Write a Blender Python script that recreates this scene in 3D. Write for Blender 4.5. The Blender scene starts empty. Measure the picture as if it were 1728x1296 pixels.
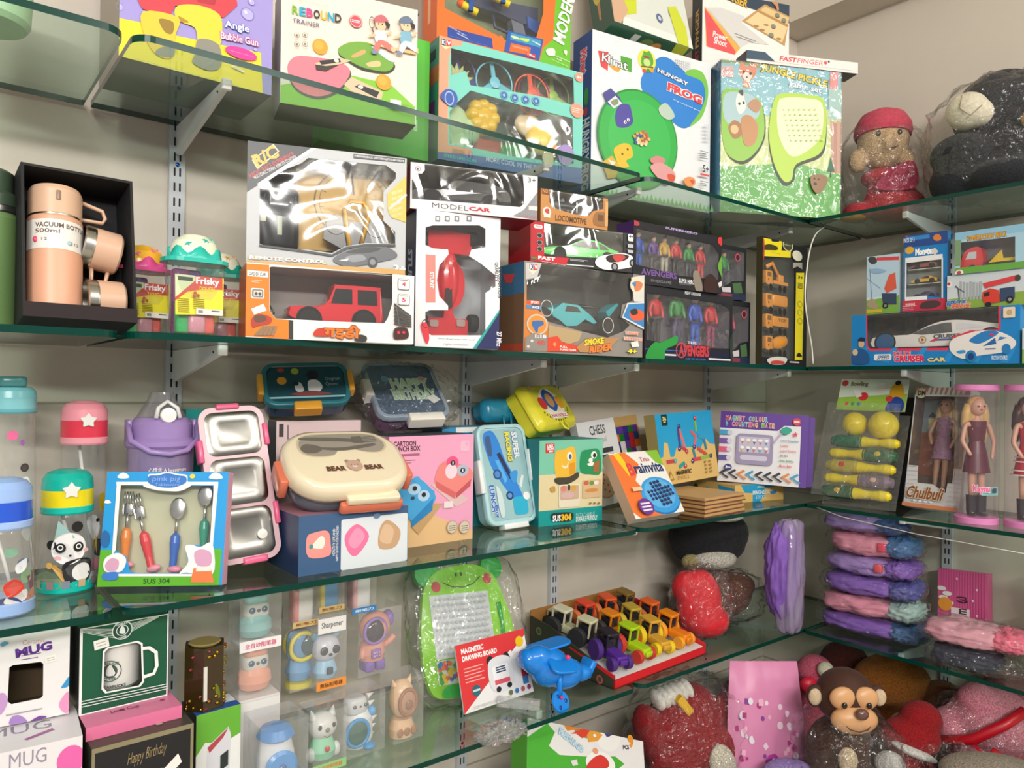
import bpy,bmesh,math,random
from mathutils import Vector,Matrix,noise
from mathutils.geometry import tessellate_polygon
random.seed(7)
SC=bpy.context.scene
COL=SC.collection
PI=math.pi
# ------ camera, light, exposure
CAMF=1261.62
def _camera():
    yaw,pitch,roll=0.6723,0.00668,0.01332
    fw=Vector((math.sin(yaw)*math.cos(pitch),math.cos(yaw)*math.cos(pitch),math.sin(pitch)))
    r0=Vector((math.cos(yaw),-math.sin(yaw),0));u0=r0.cross(fw)
    r=math.cos(roll)*r0+math.sin(roll)*u0
    u=-math.sin(roll)*r0+math.cos(roll)*u0
    return fw,r,u,Vector((-2.5193,-1.62024,1.41746))
FW,RT,UP,EYE=_camera()
cd=bpy.data.cameras.new('camera');cam=bpy.data.objects.new('camera',cd);COL.objects.link(cam)
cd.sensor_width=36.0;cd.lens=36.0*CAMF/1728;cd.clip_start=.02
cam.matrix_world=Matrix(((RT.x,UP.x,-FW.x,EYE.x),(RT.y,UP.y,-FW.y,EYE.y),(RT.z,UP.z,-FW.z,EYE.z),(0,0,0,1)))
SC.camera=cam
w=bpy.data.worlds.new('shop_ambience');SC.world=w;w.use_nodes=True
w.node_tree.nodes['Background'].inputs[0].default_value=(1,.965,.92,1)
w.node_tree.nodes['Background'].inputs[1].default_value=.33
SC.view_settings.view_transform='Standard';SC.view_settings.look='None'
SC.view_settings.gamma=1.0;SC.view_settings.use_curve_mapping=False
SC.view_settings.exposure=0.12
SC.cycles.transparent_max_bounces=28
SC.cycles.max_bounces=8;SC.cycles.diffuse_bounces=3;SC.cycles.glossy_bounces=3
SC.cycles.caustics_reflective=False;SC.cycles.caustics_refractive=False
def lamp(name,loc,target,sx,sy,power,col=(1,.97,.92)):
    l=bpy.data.lights.new(name,'AREA');l.shape='RECTANGLE';l.size=sx;l.size_y=sy;l.energy=power;l.color=col
    o=bpy.data.objects.new(name,l);COL.objects.link(o);o.location=loc
    d=Vector(target)-Vector(loc);o.rotation_euler=d.to_track_quat('-Z','Y').to_euler();return o
lamp('ceiling_tube_lamp',(-3.6,-4.4,2.86),(-1.6,-.2,1.3),2.4,.14,112)
lamp('ceiling_tube_lamp',(-.24,-2.9,2.9),(-.5,-.2,2.0),.10,1.3,17)
lamp('ceiling_tube_lamp',(-1.3,-3.1,2.92),(-1.2,-.1,1.6),1.2,.12,16)
lamp('ceiling_tube_lamp',(-3.0,-1.5,2.95),(-2.0,-.3,1.6),.12,1.2,12)
# ------ shelf levels (top of the glass) and front edge
ZA,ZB,ZC,ZD,ZE,ZR=1.951,1.4975,1.0773,0.6913,0.30,0.24
DM=.381
TG=.011
# ------ colours and materials
def lin(h):
    h=h.lstrip('#');h=h if len(h)==6 else ''.join(c*2 for c in h);out=[]
    for i in(0,2,4):
        c=int(h[i:i+2],16)/255
        out.append(c/12.92 if c<=.04045 else((c+.055)/1.055)**2.4)
    return out
_m={}
def mat(col,kind='paper'):
    key=(col,kind)
    if key in _m:return _m[key]
    m=bpy.data.materials.new(kind+'_'+col.strip('#'));m.use_nodes=True;nt=m.node_tree
    b=nt.nodes['Principled BSDF'];c=lin(col);b.inputs['Base Color'].default_value=(*c,1)
    R={'paper':.42,'gloss':.16,'plastic':.24,'matte':.7,'cloth':.9,'plush':.95,'metal':.25,'satin':.35,'fabric':.75}.get(kind,.5)
    b.inputs['Roughness'].default_value=R
    if kind=='metal':b.inputs['Metallic'].default_value=1
    if kind in('paper','matte'):b.inputs['Specular IOR Level'].default_value=.4
    if kind=='gloss':b.inputs['Coat Weight'].default_value=.6;b.inputs['Coat Roughness'].default_value=.06
    if kind in('plush','cloth','fabric'):
        tc=nt.nodes.new('ShaderNodeTexCoord');n=nt.nodes.new('ShaderNodeTexNoise');n.inputs['Scale'].default_value={'plush':260,'cloth':120,'fabric':30}[kind]
        n.inputs['Detail'].default_value=3
        bp=nt.nodes.new('ShaderNodeBump');bp.inputs['Strength'].default_value={'plush':.9,'cloth':.5,'fabric':.4}[kind];bp.inputs['Distance'].default_value=.004
        mx=nt.nodes.new('ShaderNodeMixRGB');mx.blend_type='MULTIPLY';mx.inputs[0].default_value=.55 if kind=='plush' else .2
        mx.inputs[1].default_value=(*c,1)
        rp=nt.nodes.new('ShaderNodeValToRGB');rp.color_ramp.elements[0].position=.3;rp.color_ramp.elements[1].position=.62
        nt.links.new(tc.outputs['Object'],n.inputs['Vector']);nt.links.new(n.outputs['Fac'],bp.inputs['Height']);nt.links.new(bp.outputs['Normal'],b.inputs['Normal'])
        nt.links.new(n.outputs['Fac'],rp.inputs[0]);nt.links.new(rp.outputs[0],mx.inputs[2]);nt.links.new(mx.outputs[0],b.inputs['Base Color'])
        b.inputs['Sheen Weight'].default_value=.06
    _m[key]=m;return m
def two_sided_fresnel(nt,ior):
    g=nt.nodes.new('ShaderNodeNewGeometry');mx=nt.nodes.new('ShaderNodeMix');mx.inputs[2].default_value=ior;mx.inputs[3].default_value=1/ior
    fr=nt.nodes.new('ShaderNodeFresnel');nt.links.new(g.outputs['Backfacing'],mx.inputs[0]);nt.links.new(mx.outputs[0],fr.inputs[0]);return fr
def film(col='#ffffff',body=.06,gloss=.10,bump=0,scale=14,rough=.06,fres=.85):
    """clear packaging: see-through sheet with a faint milky body and a mirror-like skin"""
    k=('film',col,body,gloss,bump,scale,rough,fres)
    if k in _m:return _m[k]
    m=bpy.data.materials.new('clear_film');m.use_nodes=True;nt=m.node_tree;nt.nodes.clear()
    out=nt.nodes.new('ShaderNodeOutputMaterial');tr=nt.nodes.new('ShaderNodeBsdfTransparent');df=nt.nodes.new('ShaderNodeBsdfDiffuse');gl=nt.nodes.new('ShaderNodeBsdfGlossy')
    c=lin(col);tr.inputs[0].default_value=(*[.9+.1*x for x in c],1);df.inputs[0].default_value=(*c,1)
    gl.inputs['Roughness'].default_value=rough
    m1=nt.nodes.new('ShaderNodeMixShader');m1.inputs[0].default_value=body
    m2=nt.nodes.new('ShaderNodeMixShader');fr=two_sided_fresnel(nt,1.45)
    ad=nt.nodes.new('ShaderNodeMath');ad.operation='MULTIPLY_ADD';ad.inputs[1].default_value=fres;ad.inputs[2].default_value=gloss-.047*fres;ad.use_clamp=True
    nt.links.new(fr.outputs[0],ad.inputs[0]);nt.links.new(ad.outputs[0],m2.inputs[0])
    nt.links.new(tr.outputs[0],m1.inputs[1]);nt.links.new(df.outputs[0],m1.inputs[2]);nt.links.new(m1.outputs[0],m2.inputs[1]);nt.links.new(gl.outputs[0],m2.inputs[2])
    if bump:
        tc=nt.nodes.new('ShaderNodeTexCoord');n=nt.nodes.new('ShaderNodeTexNoise');n.inputs['Scale'].default_value=scale;n.inputs['Detail'].default_value=2
        n.inputs['Distortion'].default_value=.6
        bp=nt.nodes.new('ShaderNodeBump');bp.inputs['Strength'].default_value=min(1,bump);bp.inputs['Distance'].default_value=.02
        nt.links.new(tc.outputs['Object'],n.inputs['Vector']);nt.links.new(n.outputs['Fac'],bp.inputs['Height']);nt.links.new(bp.outputs['Normal'],gl.inputs['Normal'])
    nt.links.new(m2.outputs[0],out.inputs[0]);_m[k]=m;return m
def shelf_glass(edge=False):
    k=('shelf',edge)
    if k in _m:return _m[k]
    m=bpy.data.materials.new('shelf_glass_edge' if edge else 'shelf_glass');m.use_nodes=True;nt=m.node_tree
    if edge:
        b=nt.nodes['Principled BSDF'];b.inputs['Base Color'].default_value=(.0012,.045,.032,1);b.inputs['Roughness'].default_value=.2
        b.inputs['Specular IOR Level'].default_value=.3
    else:
        nt.nodes.clear();out=nt.nodes.new('ShaderNodeOutputMaterial');tr=nt.nodes.new('ShaderNodeBsdfTransparent');gl=nt.nodes.new('ShaderNodeBsdfGlossy')
        tr.inputs[0].default_value=(.83,.93,.88,1);gl.inputs['Roughness'].default_value=.012
        fr=two_sided_fresnel(nt,1.5);mx=nt.nodes.new('ShaderNodeMixShader')
        nt.links.new(fr.outputs[0],mx.inputs[0]);nt.links.new(tr.outputs[0],mx.inputs[1]);nt.links.new(gl.outputs[0],mx.inputs[2]);nt.links.new(mx.outputs[0],out.inputs[0])
    _m[k]=m;return m
def wall_mat(name,col,bump=.15,scale=90,seams=None):
    m=bpy.data.materials.new(name);m.use_nodes=True;nt=m.node_tree;b=nt.nodes['Principled BSDF'];b.inputs['Roughness'].default_value=.6
    tc=nt.nodes.new('ShaderNodeTexCoord');n=nt.nodes.new('ShaderNodeTexNoise');n.inputs['Scale'].default_value=2.2;n.inputs['Detail'].default_value=5
    rp=nt.nodes.new('ShaderNodeValToRGB');c=lin(col)
    rp.color_ramp.elements[0].color=(*[x*.9 for x in c],1);rp.color_ramp.elements[1].color=(*[min(1,x*1.06)for x in c],1)
    nt.links.new(tc.outputs['Object'],n.inputs['Vector']);nt.links.new(n.outputs['Fac'],rp.inputs[0]);nt.links.new(rp.outputs[0],b.inputs['Base Color'])
    n2=nt.nodes.new('ShaderNodeTexNoise');n2.inputs['Scale'].default_value=scale;bp=nt.nodes.new('ShaderNodeBump');bp.inputs['Strength'].default_value=bump;bp.inputs['Distance'].default_value=.002
    nt.links.new(tc.outputs['Object'],n2.inputs['Vector']);nt.links.new(n2.outputs['Fac'],bp.inputs['Height']);nt.links.new(bp.outputs['Normal'],b.inputs['Normal'])
    return m
# ------ mesh accumulator
def T(x=0,y=0,z=0):return Matrix.Translation((x,y,z))
def R(a,ax):return Matrix.Rotation(math.radians(a),4,ax)
def S(x,y=None,z=None):
    if y is None:y=z=x
    return Matrix.Diagonal((x,y,z,1))
class MB:
    def __init__(s):s.v=[];s.f=[];s.mi=[];s.sm=[];s.mats=[]
    def m(s,mt):
        if isinstance(mt,str):mt=mat(mt)
        elif isinstance(mt,tuple):mt=mat(*mt)
        if mt not in s.mats:s.mats.append(mt)
        return s.mats.index(mt)
    def add(s,vs,fs,mt,M=None,smooth=False):
        o=len(s.v);k=s.m(mt)
        for p in vs:
            p=Vector(p)
            s.v.append(M@p if M else p)
        for f in fs:s.f.append([i+o for i in f]);s.mi.append(k);s.sm.append(smooth)
        return s
    def box(s,x0,y0,z0,x1,y1,z1,mt,M=None):
        vs=[(x,y,z)for x in(x0,x1)for y in(y0,y1)for z in(z0,z1)]
        return s.add(vs,[(0,1,3,2),(4,6,7,5),(0,4,5,1),(2,3,7,6),(0,2,6,4),(1,5,7,3)],mt,M)
    def rbox(s,x0,y0,z0,x1,y1,z1,r,mt,M=None,seg=3,vert_only=False):
        """rounded box: plan corners rounded by r, edges softened"""
        pts=rrect(x0,y0,x1,y1,r,seg)
        e=0 if vert_only else min(r*.5,(z1-z0)*.3)
        cx,cy=(x0+x1)/2,(y0+y1)/2
        rings=[]
        if e:
            for zz,k in((z0,1),(z0+e*.3,.35),(z0+e,0),(z1-e,0),(z1-e*.3,.35),(z1,1)):
                rings.append((zz,e*k))
        else:rings=[(z0,0),(z1,0)]
        vs=[];n=len(pts)
        for zz,ins in rings:
            for(x,y)in pts:
                dx,dy=x-cx,y-cy;vs.append((cx+dx*(1-ins/max(1e-6,(x1-x0)/2)),cy+dy*(1-ins/max(1e-6,(y1-y0)/2)),zz))
        fs=[list(range(n))[::-1],[(len(rings)-1)*n+i for i in range(n)]]
        s.add(vs,fs,mt,M);o=len(s.v)-len(vs);k=s.m(mt)
        for j in range(len(rings)-1):
            for i in range(n):
                a=j*n+i;b=j*n+(i+1)%n;s.f.append([o+a,o+b,o+b+n,o+a+n]);s.mi.append(k);s.sm.append(True)
        return s
    def prism(s,pts,z0,z1,mt,M=None,side=None,smooth=False):
        n=len(pts);vs=[(x,y,z0)for x,y in pts]+[(x,y,z1)for x,y in pts]
        s.add(vs,[list(range(n))[::-1],[n+i for i in range(n)]],mt,M)
        s.add(vs,[(i,(i+1)%n,(i+1)%n+n,i+n)for i in range(n)],side or mt,M,smooth);return s
    def lathe(s,prof,mt,seg=24,M=None,smooth=True,sx=1,sy=1):
        """prof: (r,z) pairs; mt one material or a list per band"""
        n=len(prof)
        vs=[(r*math.cos(2*PI*i/seg)*sx,r*math.sin(2*PI*i/seg)*sy,z)for r,z in prof for i in range(seg)]
        for j in range(n-1):
            q=mt[j]if isinstance(mt,list)else mt
            s.add([vs[j*seg+i]for i in range(seg)]+[vs[(j+1)*seg+i]for i in range(seg)],
                  [(i,(i+1)%seg,seg+(i+1)%seg,seg+i)for i in range(seg)],q,M,smooth)
        for j,rev in((0,True),(n-1,False)):
            if prof[j][0]>1e-5:
                q=(mt[0]if j==0 else mt[-1])if isinstance(mt,list)else mt
                idx=list(range(seg));s.add([vs[j*seg+i]for i in range(seg)],[idx[::-1]if rev else idx],q,M)
        return s
    def tube(s,pts,r,mt,seg=8,M=None,closed=False,flat=1):
        P=[Vector(p)for p in pts];n=len(P);rs=r if isinstance(r,(list,tuple))else[r]*n
        vs=[];up=Vector((0,0,1));prev=None
        for i in range(n):
            if closed:t=P[(i+1)%n]-P[i-1]
            else:t=P[min(i+1,n-1)]-P[max(i-1,0)]
            t=t.normalized()if t.length>1e-9 else Vector((0,0,1))
            a=prev if prev is not None else(up if abs(t.z)<.9 else Vector((1,0,0)))
            b=(a-t*a.dot(t))
            b=b.normalized()if b.length>1e-6 else t.orthogonal().normalized()
            prev=b;c=t.cross(b)
            for k in range(seg):
                an=2*PI*k/seg;vs.append(P[i]+(b*math.cos(an)*flat+c*math.sin(an))*rs[i])
        fs=[]
        for i in range(n if closed else n-1):
            for k in range(seg):
                a=i*seg+k;b=i*seg+(k+1)%seg;j=((i+1)%n)*seg
                fs.append((a,b,j+(k+1)%seg,j+k))
        if not closed:fs+=[list(range(seg))[::-1],[(n-1)*seg+k for k in range(seg)]]
        return s.add(vs,fs,mt,M,True)
    def ell(s,c,rad,mt,M=None,seg=20,rings=12):
        rx,ry,rz=rad if isinstance(rad,(tuple,list))else(rad,)*3
        vs=[(0,0,-1)];
        for j in range(1,rings):
            a=-PI/2+PI*j/rings
            for i in range(seg):vs.append((math.cos(a)*math.cos(2*PI*i/seg),math.cos(a)*math.sin(2*PI*i/seg),math.sin(a)))
        vs.append((0,0,1));n=len(vs);fs=[]
        for i in range(seg):fs.append((0,1+(i+1)%seg,1+i));fs.append((n-1,n-1-seg+i,n-1-seg+(i+1)%seg))
        for j in range(rings-2):
            for i in range(seg):
                a=1+j*seg+i;b=1+j*seg+(i+1)%seg;fs.append((a,b,b+seg,a+seg))
        return s.add([(c[0]+x*rx,c[1]+y*ry,c[2]+z*rz)for x,y,z in vs],fs,mt,M,True)
    def build(s,name,parent=None,matrix=None):
        me=bpy.data.meshes.new(name);me.from_pydata([tuple(p)for p in s.v],[],s.f)
        for mt in s.mats:me.materials.append(mt)
        me.polygons.foreach_set('material_index',s.mi);me.polygons.foreach_set('use_smooth',s.sm);me.update()
        o=bpy.data.objects.new(name,me);COL.objects.link(o)
        if parent:o.parent=parent
        if matrix is not None:o.matrix_local=matrix
        return o
def rrect(x0,y0,x1,y1,r,seg=4):
    out=[]
    for cx,cy,a0 in((x1-r,y1-r,0),(x0+r,y1-r,90),(x0+r,y0+r,180),(x1-r,y0+r,270)):
        for i in range(seg+1):
            a=math.radians(a0+90*i/seg);out.append((cx+r*math.cos(a),cy+r*math.sin(a)))
    return out
def circ(cx,cy,rx,ry=None,n=24,a0=0,a1=360):
    ry=rx if ry is None else ry;full=abs(a1-a0)>=360
    return[(cx+rx*math.cos(math.radians(a0+(a1-a0)*i/(n if full else n-1))),cy+ry*math.sin(math.radians(a0+(a1-a0)*i/(n if full else n-1))))for i in range(n)]
def star(cx,cy,r,k=.45,n=5,a0=90):
    return[(cx+(r if i%2==0 else r*k)*math.cos(math.radians(a0+i*180/n)),cy+(r if i%2==0 else r*k)*math.sin(math.radians(a0+i*180/n)))for i in range(2*n)]
def smooth_loop(pts,n=4,closed=True):
    """Catmull-Rom through the points"""
    out=[];N=len(pts)
    rng=range(N)if closed else range(N-1)
    for i in rng:
        g=lambda k:Vector(pts[k%N]if closed else pts[min(max(k,0),N-1)])
        p0,p1,p2,p3=g(i-1),g(i),g(i+1),g(i+2)
        for j in range(n):
            t=j/n;out.append(tuple(.5*((2*p1)+(p2-p0)*t+(2*p0-5*p1+4*p2-p3)*t*t+(3*p1-p0-3*p2+p3)*t**3)))
    if not closed:out.append(tuple(pts[-1]))
    return out
# ------ scene objects
def tag(o,label,cat,group=None,kind=None):
    if label:o['label']=label
    if cat:o['category']=cat
    if group:o['group']=group
    if kind:o['kind']=kind
    return o
def empty(name,M,label,cat,group=None):
    o=bpy.data.objects.new(name,None);COL.objects.link(o);o.matrix_world=M;o.empty_display_size=.05
    return tag(o,label,cat,group)
def copy_tree(o,parent=None):
    c=o.copy();COL.objects.link(c);c.parent=parent
    for ch in[x for x in bpy.data.objects if x.parent==o]:copy_tree(ch,c)
    return c
def frame(P,yaw=0,lean=0,roll=0):
    """x to the right along the front, y into depth, z up the front; lean tips the top back"""
    y,l,r=(math.radians(a)for a in(yaw,lean,roll))
    X=Vector((math.cos(y),math.sin(y),0));Y=Vector((-math.sin(y),math.cos(y),0));Z=Vector((0,0,1))
    U=math.cos(l)*Z+math.sin(l)*Y;D=math.cos(l)*Y-math.sin(l)*Z
    X2=math.cos(r)*X+math.sin(r)*U;U2=-math.sin(r)*X+math.cos(r)*U
    return Matrix(((X2.x,D.x,U2.x,P[0]),(X2.y,D.y,U2.y,P[1]),(X2.z,D.z,U2.z,P[2]),(0,0,0,1)))
# ------ sight lines: where a measured point lies on a known surface
def ray(px,py):return FW+RT*((px-864)/CAMF)-UP*((py-648)/CAMF)
def on_z(px,py,z):d=ray(px,py);return EYE+d*((z-EYE.z)/d.z)
def on_y(px,py,y):d=ray(px,py);return EYE+d*((y-EYE.y)/d.y)
def on_x(px,py,x):d=ray(px,py);return EYE+d*((x-EYE.x)/d.x)
def on_plane(px,py,M):
    """point where the sight line meets the XZ plane of M, in M's own coordinates"""
    I=M.inverted();e=I@EYE;d=I.to_3x3()@ray(px,py);t=-e.y/d.y;return e+d*t
# ------ lettering
_t={}
def text_geo(s,bold=0.0):
    k=(s,bold)
    if k in _t:return _t[k]
    cu=bpy.data.curves.new('lettering','FONT');cu.body=s;cu.resolution_u=2;cu.offset=bold;cu.fill_mode='FRONT'
    o=bpy.data.objects.new('lettering',cu);me=o.to_mesh()
    vs=[(q.co.x,q.co.y)for q in me.vertices];fs=[list(p.vertices)for p in me.polygons]
    o.to_mesh_clear();bpy.data.objects.remove(o);bpy.data.curves.remove(cu)
    _t[k]=(vs,fs);return _t[k]
class Zm:
    ox=oy=0.;s=1.
def Z(ox=0,oy=0,s=1.):Zm.ox,Zm.oy,Zm.s=ox,oy,s
def zp(x,y):return Zm.ox+x/Zm.s,Zm.oy+y/Zm.s
class Face:
    """a flat printed face: FM carries x right, z up, -y outwards; prints are thin layers of the same mesh"""
    def __init__(s,mb,W,H,world,FM=None,clip=True,mk='paper'):
        s.mb,s.W,s.H,s.FM=mb,W,H,FM or Matrix();s.WM=world@s.FM;s.k=1;s.clip=clip;s.mk=mk;s.MM=s.FM
    def at(s,x,y):
        q=on_plane(*zp(x,y),s.WM)
        if s.clip:return min(max(q.x,0),s.W),min(max(q.z,0),s.H)
        return q.x,q.z
    def uv(s,u,v):return u*s.W,(1-v)*s.H
    def mt(s,c):return(c,s.mk)if isinstance(c,str)else c
    def lay(s):s.k+=1;return-.00012*s.k
    def raw(s,pts,col):
        y=s.lay();return s.mb.add([(a,y,b)for a,b in pts],[list(range(len(pts)))],s.mt(col),s.FM)
    def poly(s,pts,col):s.raw([s.at(*p)for p in pts],col);return s
    def blob(s,pts,col,n=4):s.raw([(min(max(a,0),s.W),min(max(b,0),s.H))if s.clip else(a,b)for a,b in smooth_loop([s.at(*p)for p in pts],n)],col);return s
    def rect(s,x0,y0,x1,y1,col,r=0):
        a,b=s.at(x0,y0),s.at(x1,y1)
        X0,X1=sorted((a[0],b[0]));Y0,Y1=sorted((a[1],b[1]))
        s.raw(rrect(X0,Y0,X1,Y1,min(r,(X1-X0)/2.01,(Y1-Y0)/2.01),4)if r else[(X0,Y0),(X1,Y0),(X1,Y1),(X0,Y1)],col);return s
    def rectuv(s,u0,v0,u1,v1,col,r=0):
        a,b=s.uv(u0,v0),s.uv(u1,v1);X0,X1=sorted((a[0],b[0]));Y0,Y1=sorted((a[1],b[1]))
        s.raw(rrect(X0,Y0,X1,Y1,min(r,(X1-X0)/2.01,(Y1-Y0)/2.01),4)if r else[(X0,Y0),(X1,Y0),(X1,Y1),(X0,Y1)],col);return s
    def polyuv(s,pts,col):s.raw([s.uv(*p)for p in pts],col);return s
    def ell(s,x,y,rx,ry,col,n=24):
        c=s.at(x,y);clip=s.clip;s.clip=False;a=s.at(x+rx,y);b=s.at(x,y+ry);s.clip=clip
        r1=math.hypot(a[0]-c[0],a[1]-c[1]);r2=math.hypot(b[0]-c[0],b[1]-c[1])
        p=circ(c[0],c[1],r1,r2,n)
        if s.clip:p=[(min(max(q[0],0),s.W),min(max(q[1],0),s.H))for q in p]
        s.raw(p,col);return s
    def ring(s,x,y,rx,ry,w,col,n=28):
        c=s.at(x,y);clip=s.clip;s.clip=False;a=s.at(x+rx,y);b=s.at(x,y+ry);s.clip=clip
        r1=math.hypot(a[0]-c[0],a[1]-c[1]);r2=math.hypot(b[0]-c[0],b[1]-c[1]);f=1-w
        o=circ(c[0],c[1],r1,r2,n);i=circ(c[0],c[1],r1*f,r2*f,n);y=s.lay()
        s.mb.add([(p[0],y,p[1])for p in o+i],[(k,(k+1)%n,n+(k+1)%n,n+k)for k in range(n)],s.mt(col),s.FM);return s
    def line(s,pts,w,col):
        """stroke of width w metres"""
        q=[Vector(s.at(*p))for p in pts];L=[];Rr=[]
        for i,p in enumerate(q):
            t=(q[min(i+1,len(q)-1)]-q[max(i-1,0)]);t=t.normalized()if t.length else Vector((1,0));n=Vector((-t.y,t.x))*w/2
            L.append(p+n);Rr.append(p-n)
        y=s.lay();vs=[(p.x,y,p.y)for p in L+Rr];n=len(q)
        s.mb.add(vs,[(i,i+1,n+i+1,n+i)for i in range(n-1)],s.mt(col),s.FM);return s
    def _txt(s,st,cx,cy,w,h,col,bold,ang,shear=0):
        vs,fs=text_geo(st,bold)
        if not vs:return
        x0=min(p[0]for p in vs);x1=max(p[0]for p in vs);y0=min(p[1]for p in vs);y1=max(p[1]for p in vs)
        sx=w/max(1e-6,x1-x0);sy=h/max(1e-6,y1-y0);ca,sa=math.cos(math.radians(ang)),math.sin(math.radians(ang))
        y=s.lay();out=[]
        for a,b in vs:
            a=(a-(x0+x1)/2)*sx;b=(b-(y0+y1)/2)*sy;a+=shear*b
            out.append((cx+a*ca-b*sa,y,cy+a*sa+b*ca))
        s.mb.add(out,fs,s.mt(col),s.FM)
    def text(s,st,x0,y0,x1,y1,col,bold=.0,ang=0,out=None,ob=.05,shear=0):
        """lettering stretched into the measured box (top-left, bottom-right corner); ang in degrees about its centre"""
        a,b=s.at(x0,y0),s.at(x1,y1);cx,cy=(a[0]+b[0])/2,(a[1]+b[1])/2;w,h=abs(b[0]-a[0]),abs(b[1]-a[1])
        if abs(ang)in(90,270):w,h=h,w
        if out:s._txt(st,cx,cy,w*1.03,h*1.12,out,bold+ob,ang,shear)
        s._txt(st,cx,cy,w,h,col,bold,ang,shear);return s
    def ctext(s,st,x,y,w,h,col,bold=0,ang=0,out=None,ob=.05,shear=0):
        """lettering centred at a measured point, w and h in metres, turned by ang"""
        c=s.at(x,y)
        if out:s._txt(st,c[0],c[1],w*1.03,h*1.12,out,bold+ob,ang,shear)
        s._txt(st,c[0],c[1],w,h,col,bold,ang,shear);return s
    def tuv(s,st,u0,v0,u1,v1,col,bold=0,ang=0,out=None,ob=.05,shear=0):
        a,b=s.uv(u0,v0),s.uv(u1,v1);w,h=abs(b[0]-a[0]),abs(b[1]-a[1]);c=((a[0]+b[0])/2,(a[1]+b[1])/2)
        if ang in(90,-90):w,h=h,w
        if out:s._txt(st,*c,w*1.03,h*1.12,out,bold+ob,ang,shear)
        s._txt(st,*c,w,h,col,bold,ang,shear);return s
    def euv(s,u,v,ru,rv,col,n=20):s.raw([(min(max(p[0],0),s.W),min(max(p[1],0),s.H))for p in circ(u*s.W,(1-v)*s.H,ru*s.W,rv*s.W,n)],col);return s
    def buv(s,pts,col,n=4):s.raw([(min(max(p[0],0),s.W),min(max(p[1],0),s.H))for p in smooth_loop([s.uv(*q)for q in pts],n)],col);return s
    def bars(s,x0,y0,x1,y1,n,col,frac=.35,jag=.35,seed=1):
        """small print too fine to read: rows of fine rules"""
        a,b=s.at(x0,y0),s.at(x1,y1);X0,X1=sorted((a[0],b[0]));Y0,Y1=sorted((a[1],b[1]));rr=random.Random(seed)
        st=(Y1-Y0)/n
        for i in range(n):
            yy=Y1-(i+.5)*st;e=X1-(X1-X0)*jag*rr.random()
            s.raw([(X0,yy-st*frac/2),(e,yy-st*frac/2),(e,yy+st*frac/2),(X0,yy+st*frac/2)],col)
        return s
def loc_mat(W,D,H,side):
    if side=='front':return Matrix()
    if side=='left':return Matrix(((0,1,0,0),(-1,0,0,D),(0,0,1,0),(0,0,0,1)))
    if side=='right':return Matrix(((0,-1,0,W),(1,0,0,0),(0,0,1,0),(0,0,0,1)))
    if side=='top':return Matrix(((1,0,0,0),(0,0,1,0),(0,-1,0,H),(0,0,0,1)))
    if side=='bottom':return Matrix(((1,0,0,0),(0,0,-1,D),(0,1,0,0),(0,0,0,1)))
FACESZ={'front':lambda W,D,H:(W,H),'left':lambda W,D,H:(D,H),'right':lambda W,D,H:(D,H),'top':lambda W,D,H:(W,D),'bottom':lambda W,D,H:(W,D)}
class Carton:
    """a printed carton; with windows it becomes an Empty with carton, window panes and what is packed inside"""
    def __init__(s,name,label,cat,M,W,H,D,col,cols=None,wins=None,inner='#3a3835',group=None,mk='paper',root=None):
        s.M,s.W,s.H,s.D,s.name=M,W,H,D,name;s.mb=mb=MB();s.mk=mk;s.wins=[]
        cols=cols or{};g=lambda k:(cols.get(k,col),mk)
        s.label,s.cat,s.group=label,cat,group
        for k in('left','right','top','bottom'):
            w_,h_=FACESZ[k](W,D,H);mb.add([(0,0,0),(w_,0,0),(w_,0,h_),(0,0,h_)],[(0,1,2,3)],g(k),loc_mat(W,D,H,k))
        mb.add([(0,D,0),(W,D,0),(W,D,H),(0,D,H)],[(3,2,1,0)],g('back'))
        s.F=Face(mb,W,H,M,mk=mk)
        if wins:
            for wn in wins:
                pts=[s.F.at(*p)for p in wn]if not callable(wn)else wn(s.F)
                s.wins.append(pts)
            loops=[[Vector((0,0,0)),Vector((W,0,0)),Vector((W,H,0)),Vector((0,H,0))]]+[[Vector((a,b,0))for a,b in p]for p in s.wins]
            allp=[q for l in loops for q in l]
            mb.add([(q.x,0,q.y)for q in allp],[t for t in tessellate_polygon(loops)],g('front'))
            e=.0015
            ins=(inner,'matte')
            mb.box(e,D-.003,e,W-e,D-.002,H-e,ins)
            for bx in((e,.002,e,e*2,D-.003,H-e),(W-2*e,.002,e,W-e,D-.003,H-e),(e,.002,e,W-e,D-.003,2*e),(e,.002,H-2*e,W-e,D-.003,H-e)):mb.box(*bx,ins)
        else:
            mb.add([(0,0,0),(W,0,0),(W,0,H),(0,0,H)],[(0,1,2,3)],g('front'))
        s.root=empty(name,M,label,cat,group)if wins or root else None
    def face(s,side):return Face(s.mb,*FACESZ[side](s.W,s.D,s.H),s.M,loc_mat(s.W,s.D,s.H,side),mk=s.mk)
    def tocol(s,m):return m
    def done(s,pane=None):
        if s.root is None:
            o=s.mb.build(s.name,None,None);o.matrix_world=s.M;return tag(o,s.label,s.cat,s.group)
        s.mb.build('carton',s.root)
        if pane is not False and s.wins:
            p=MB()
            for w in s.wins:
                if len(w)>2:p.add([(a,.0012,b)for a,b in w],[list(range(len(w)))],pane or film(body=.03,gloss=.07,bump=.25,scale=9))
            p.build('window_pane',s.root)
        return s.root
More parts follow.
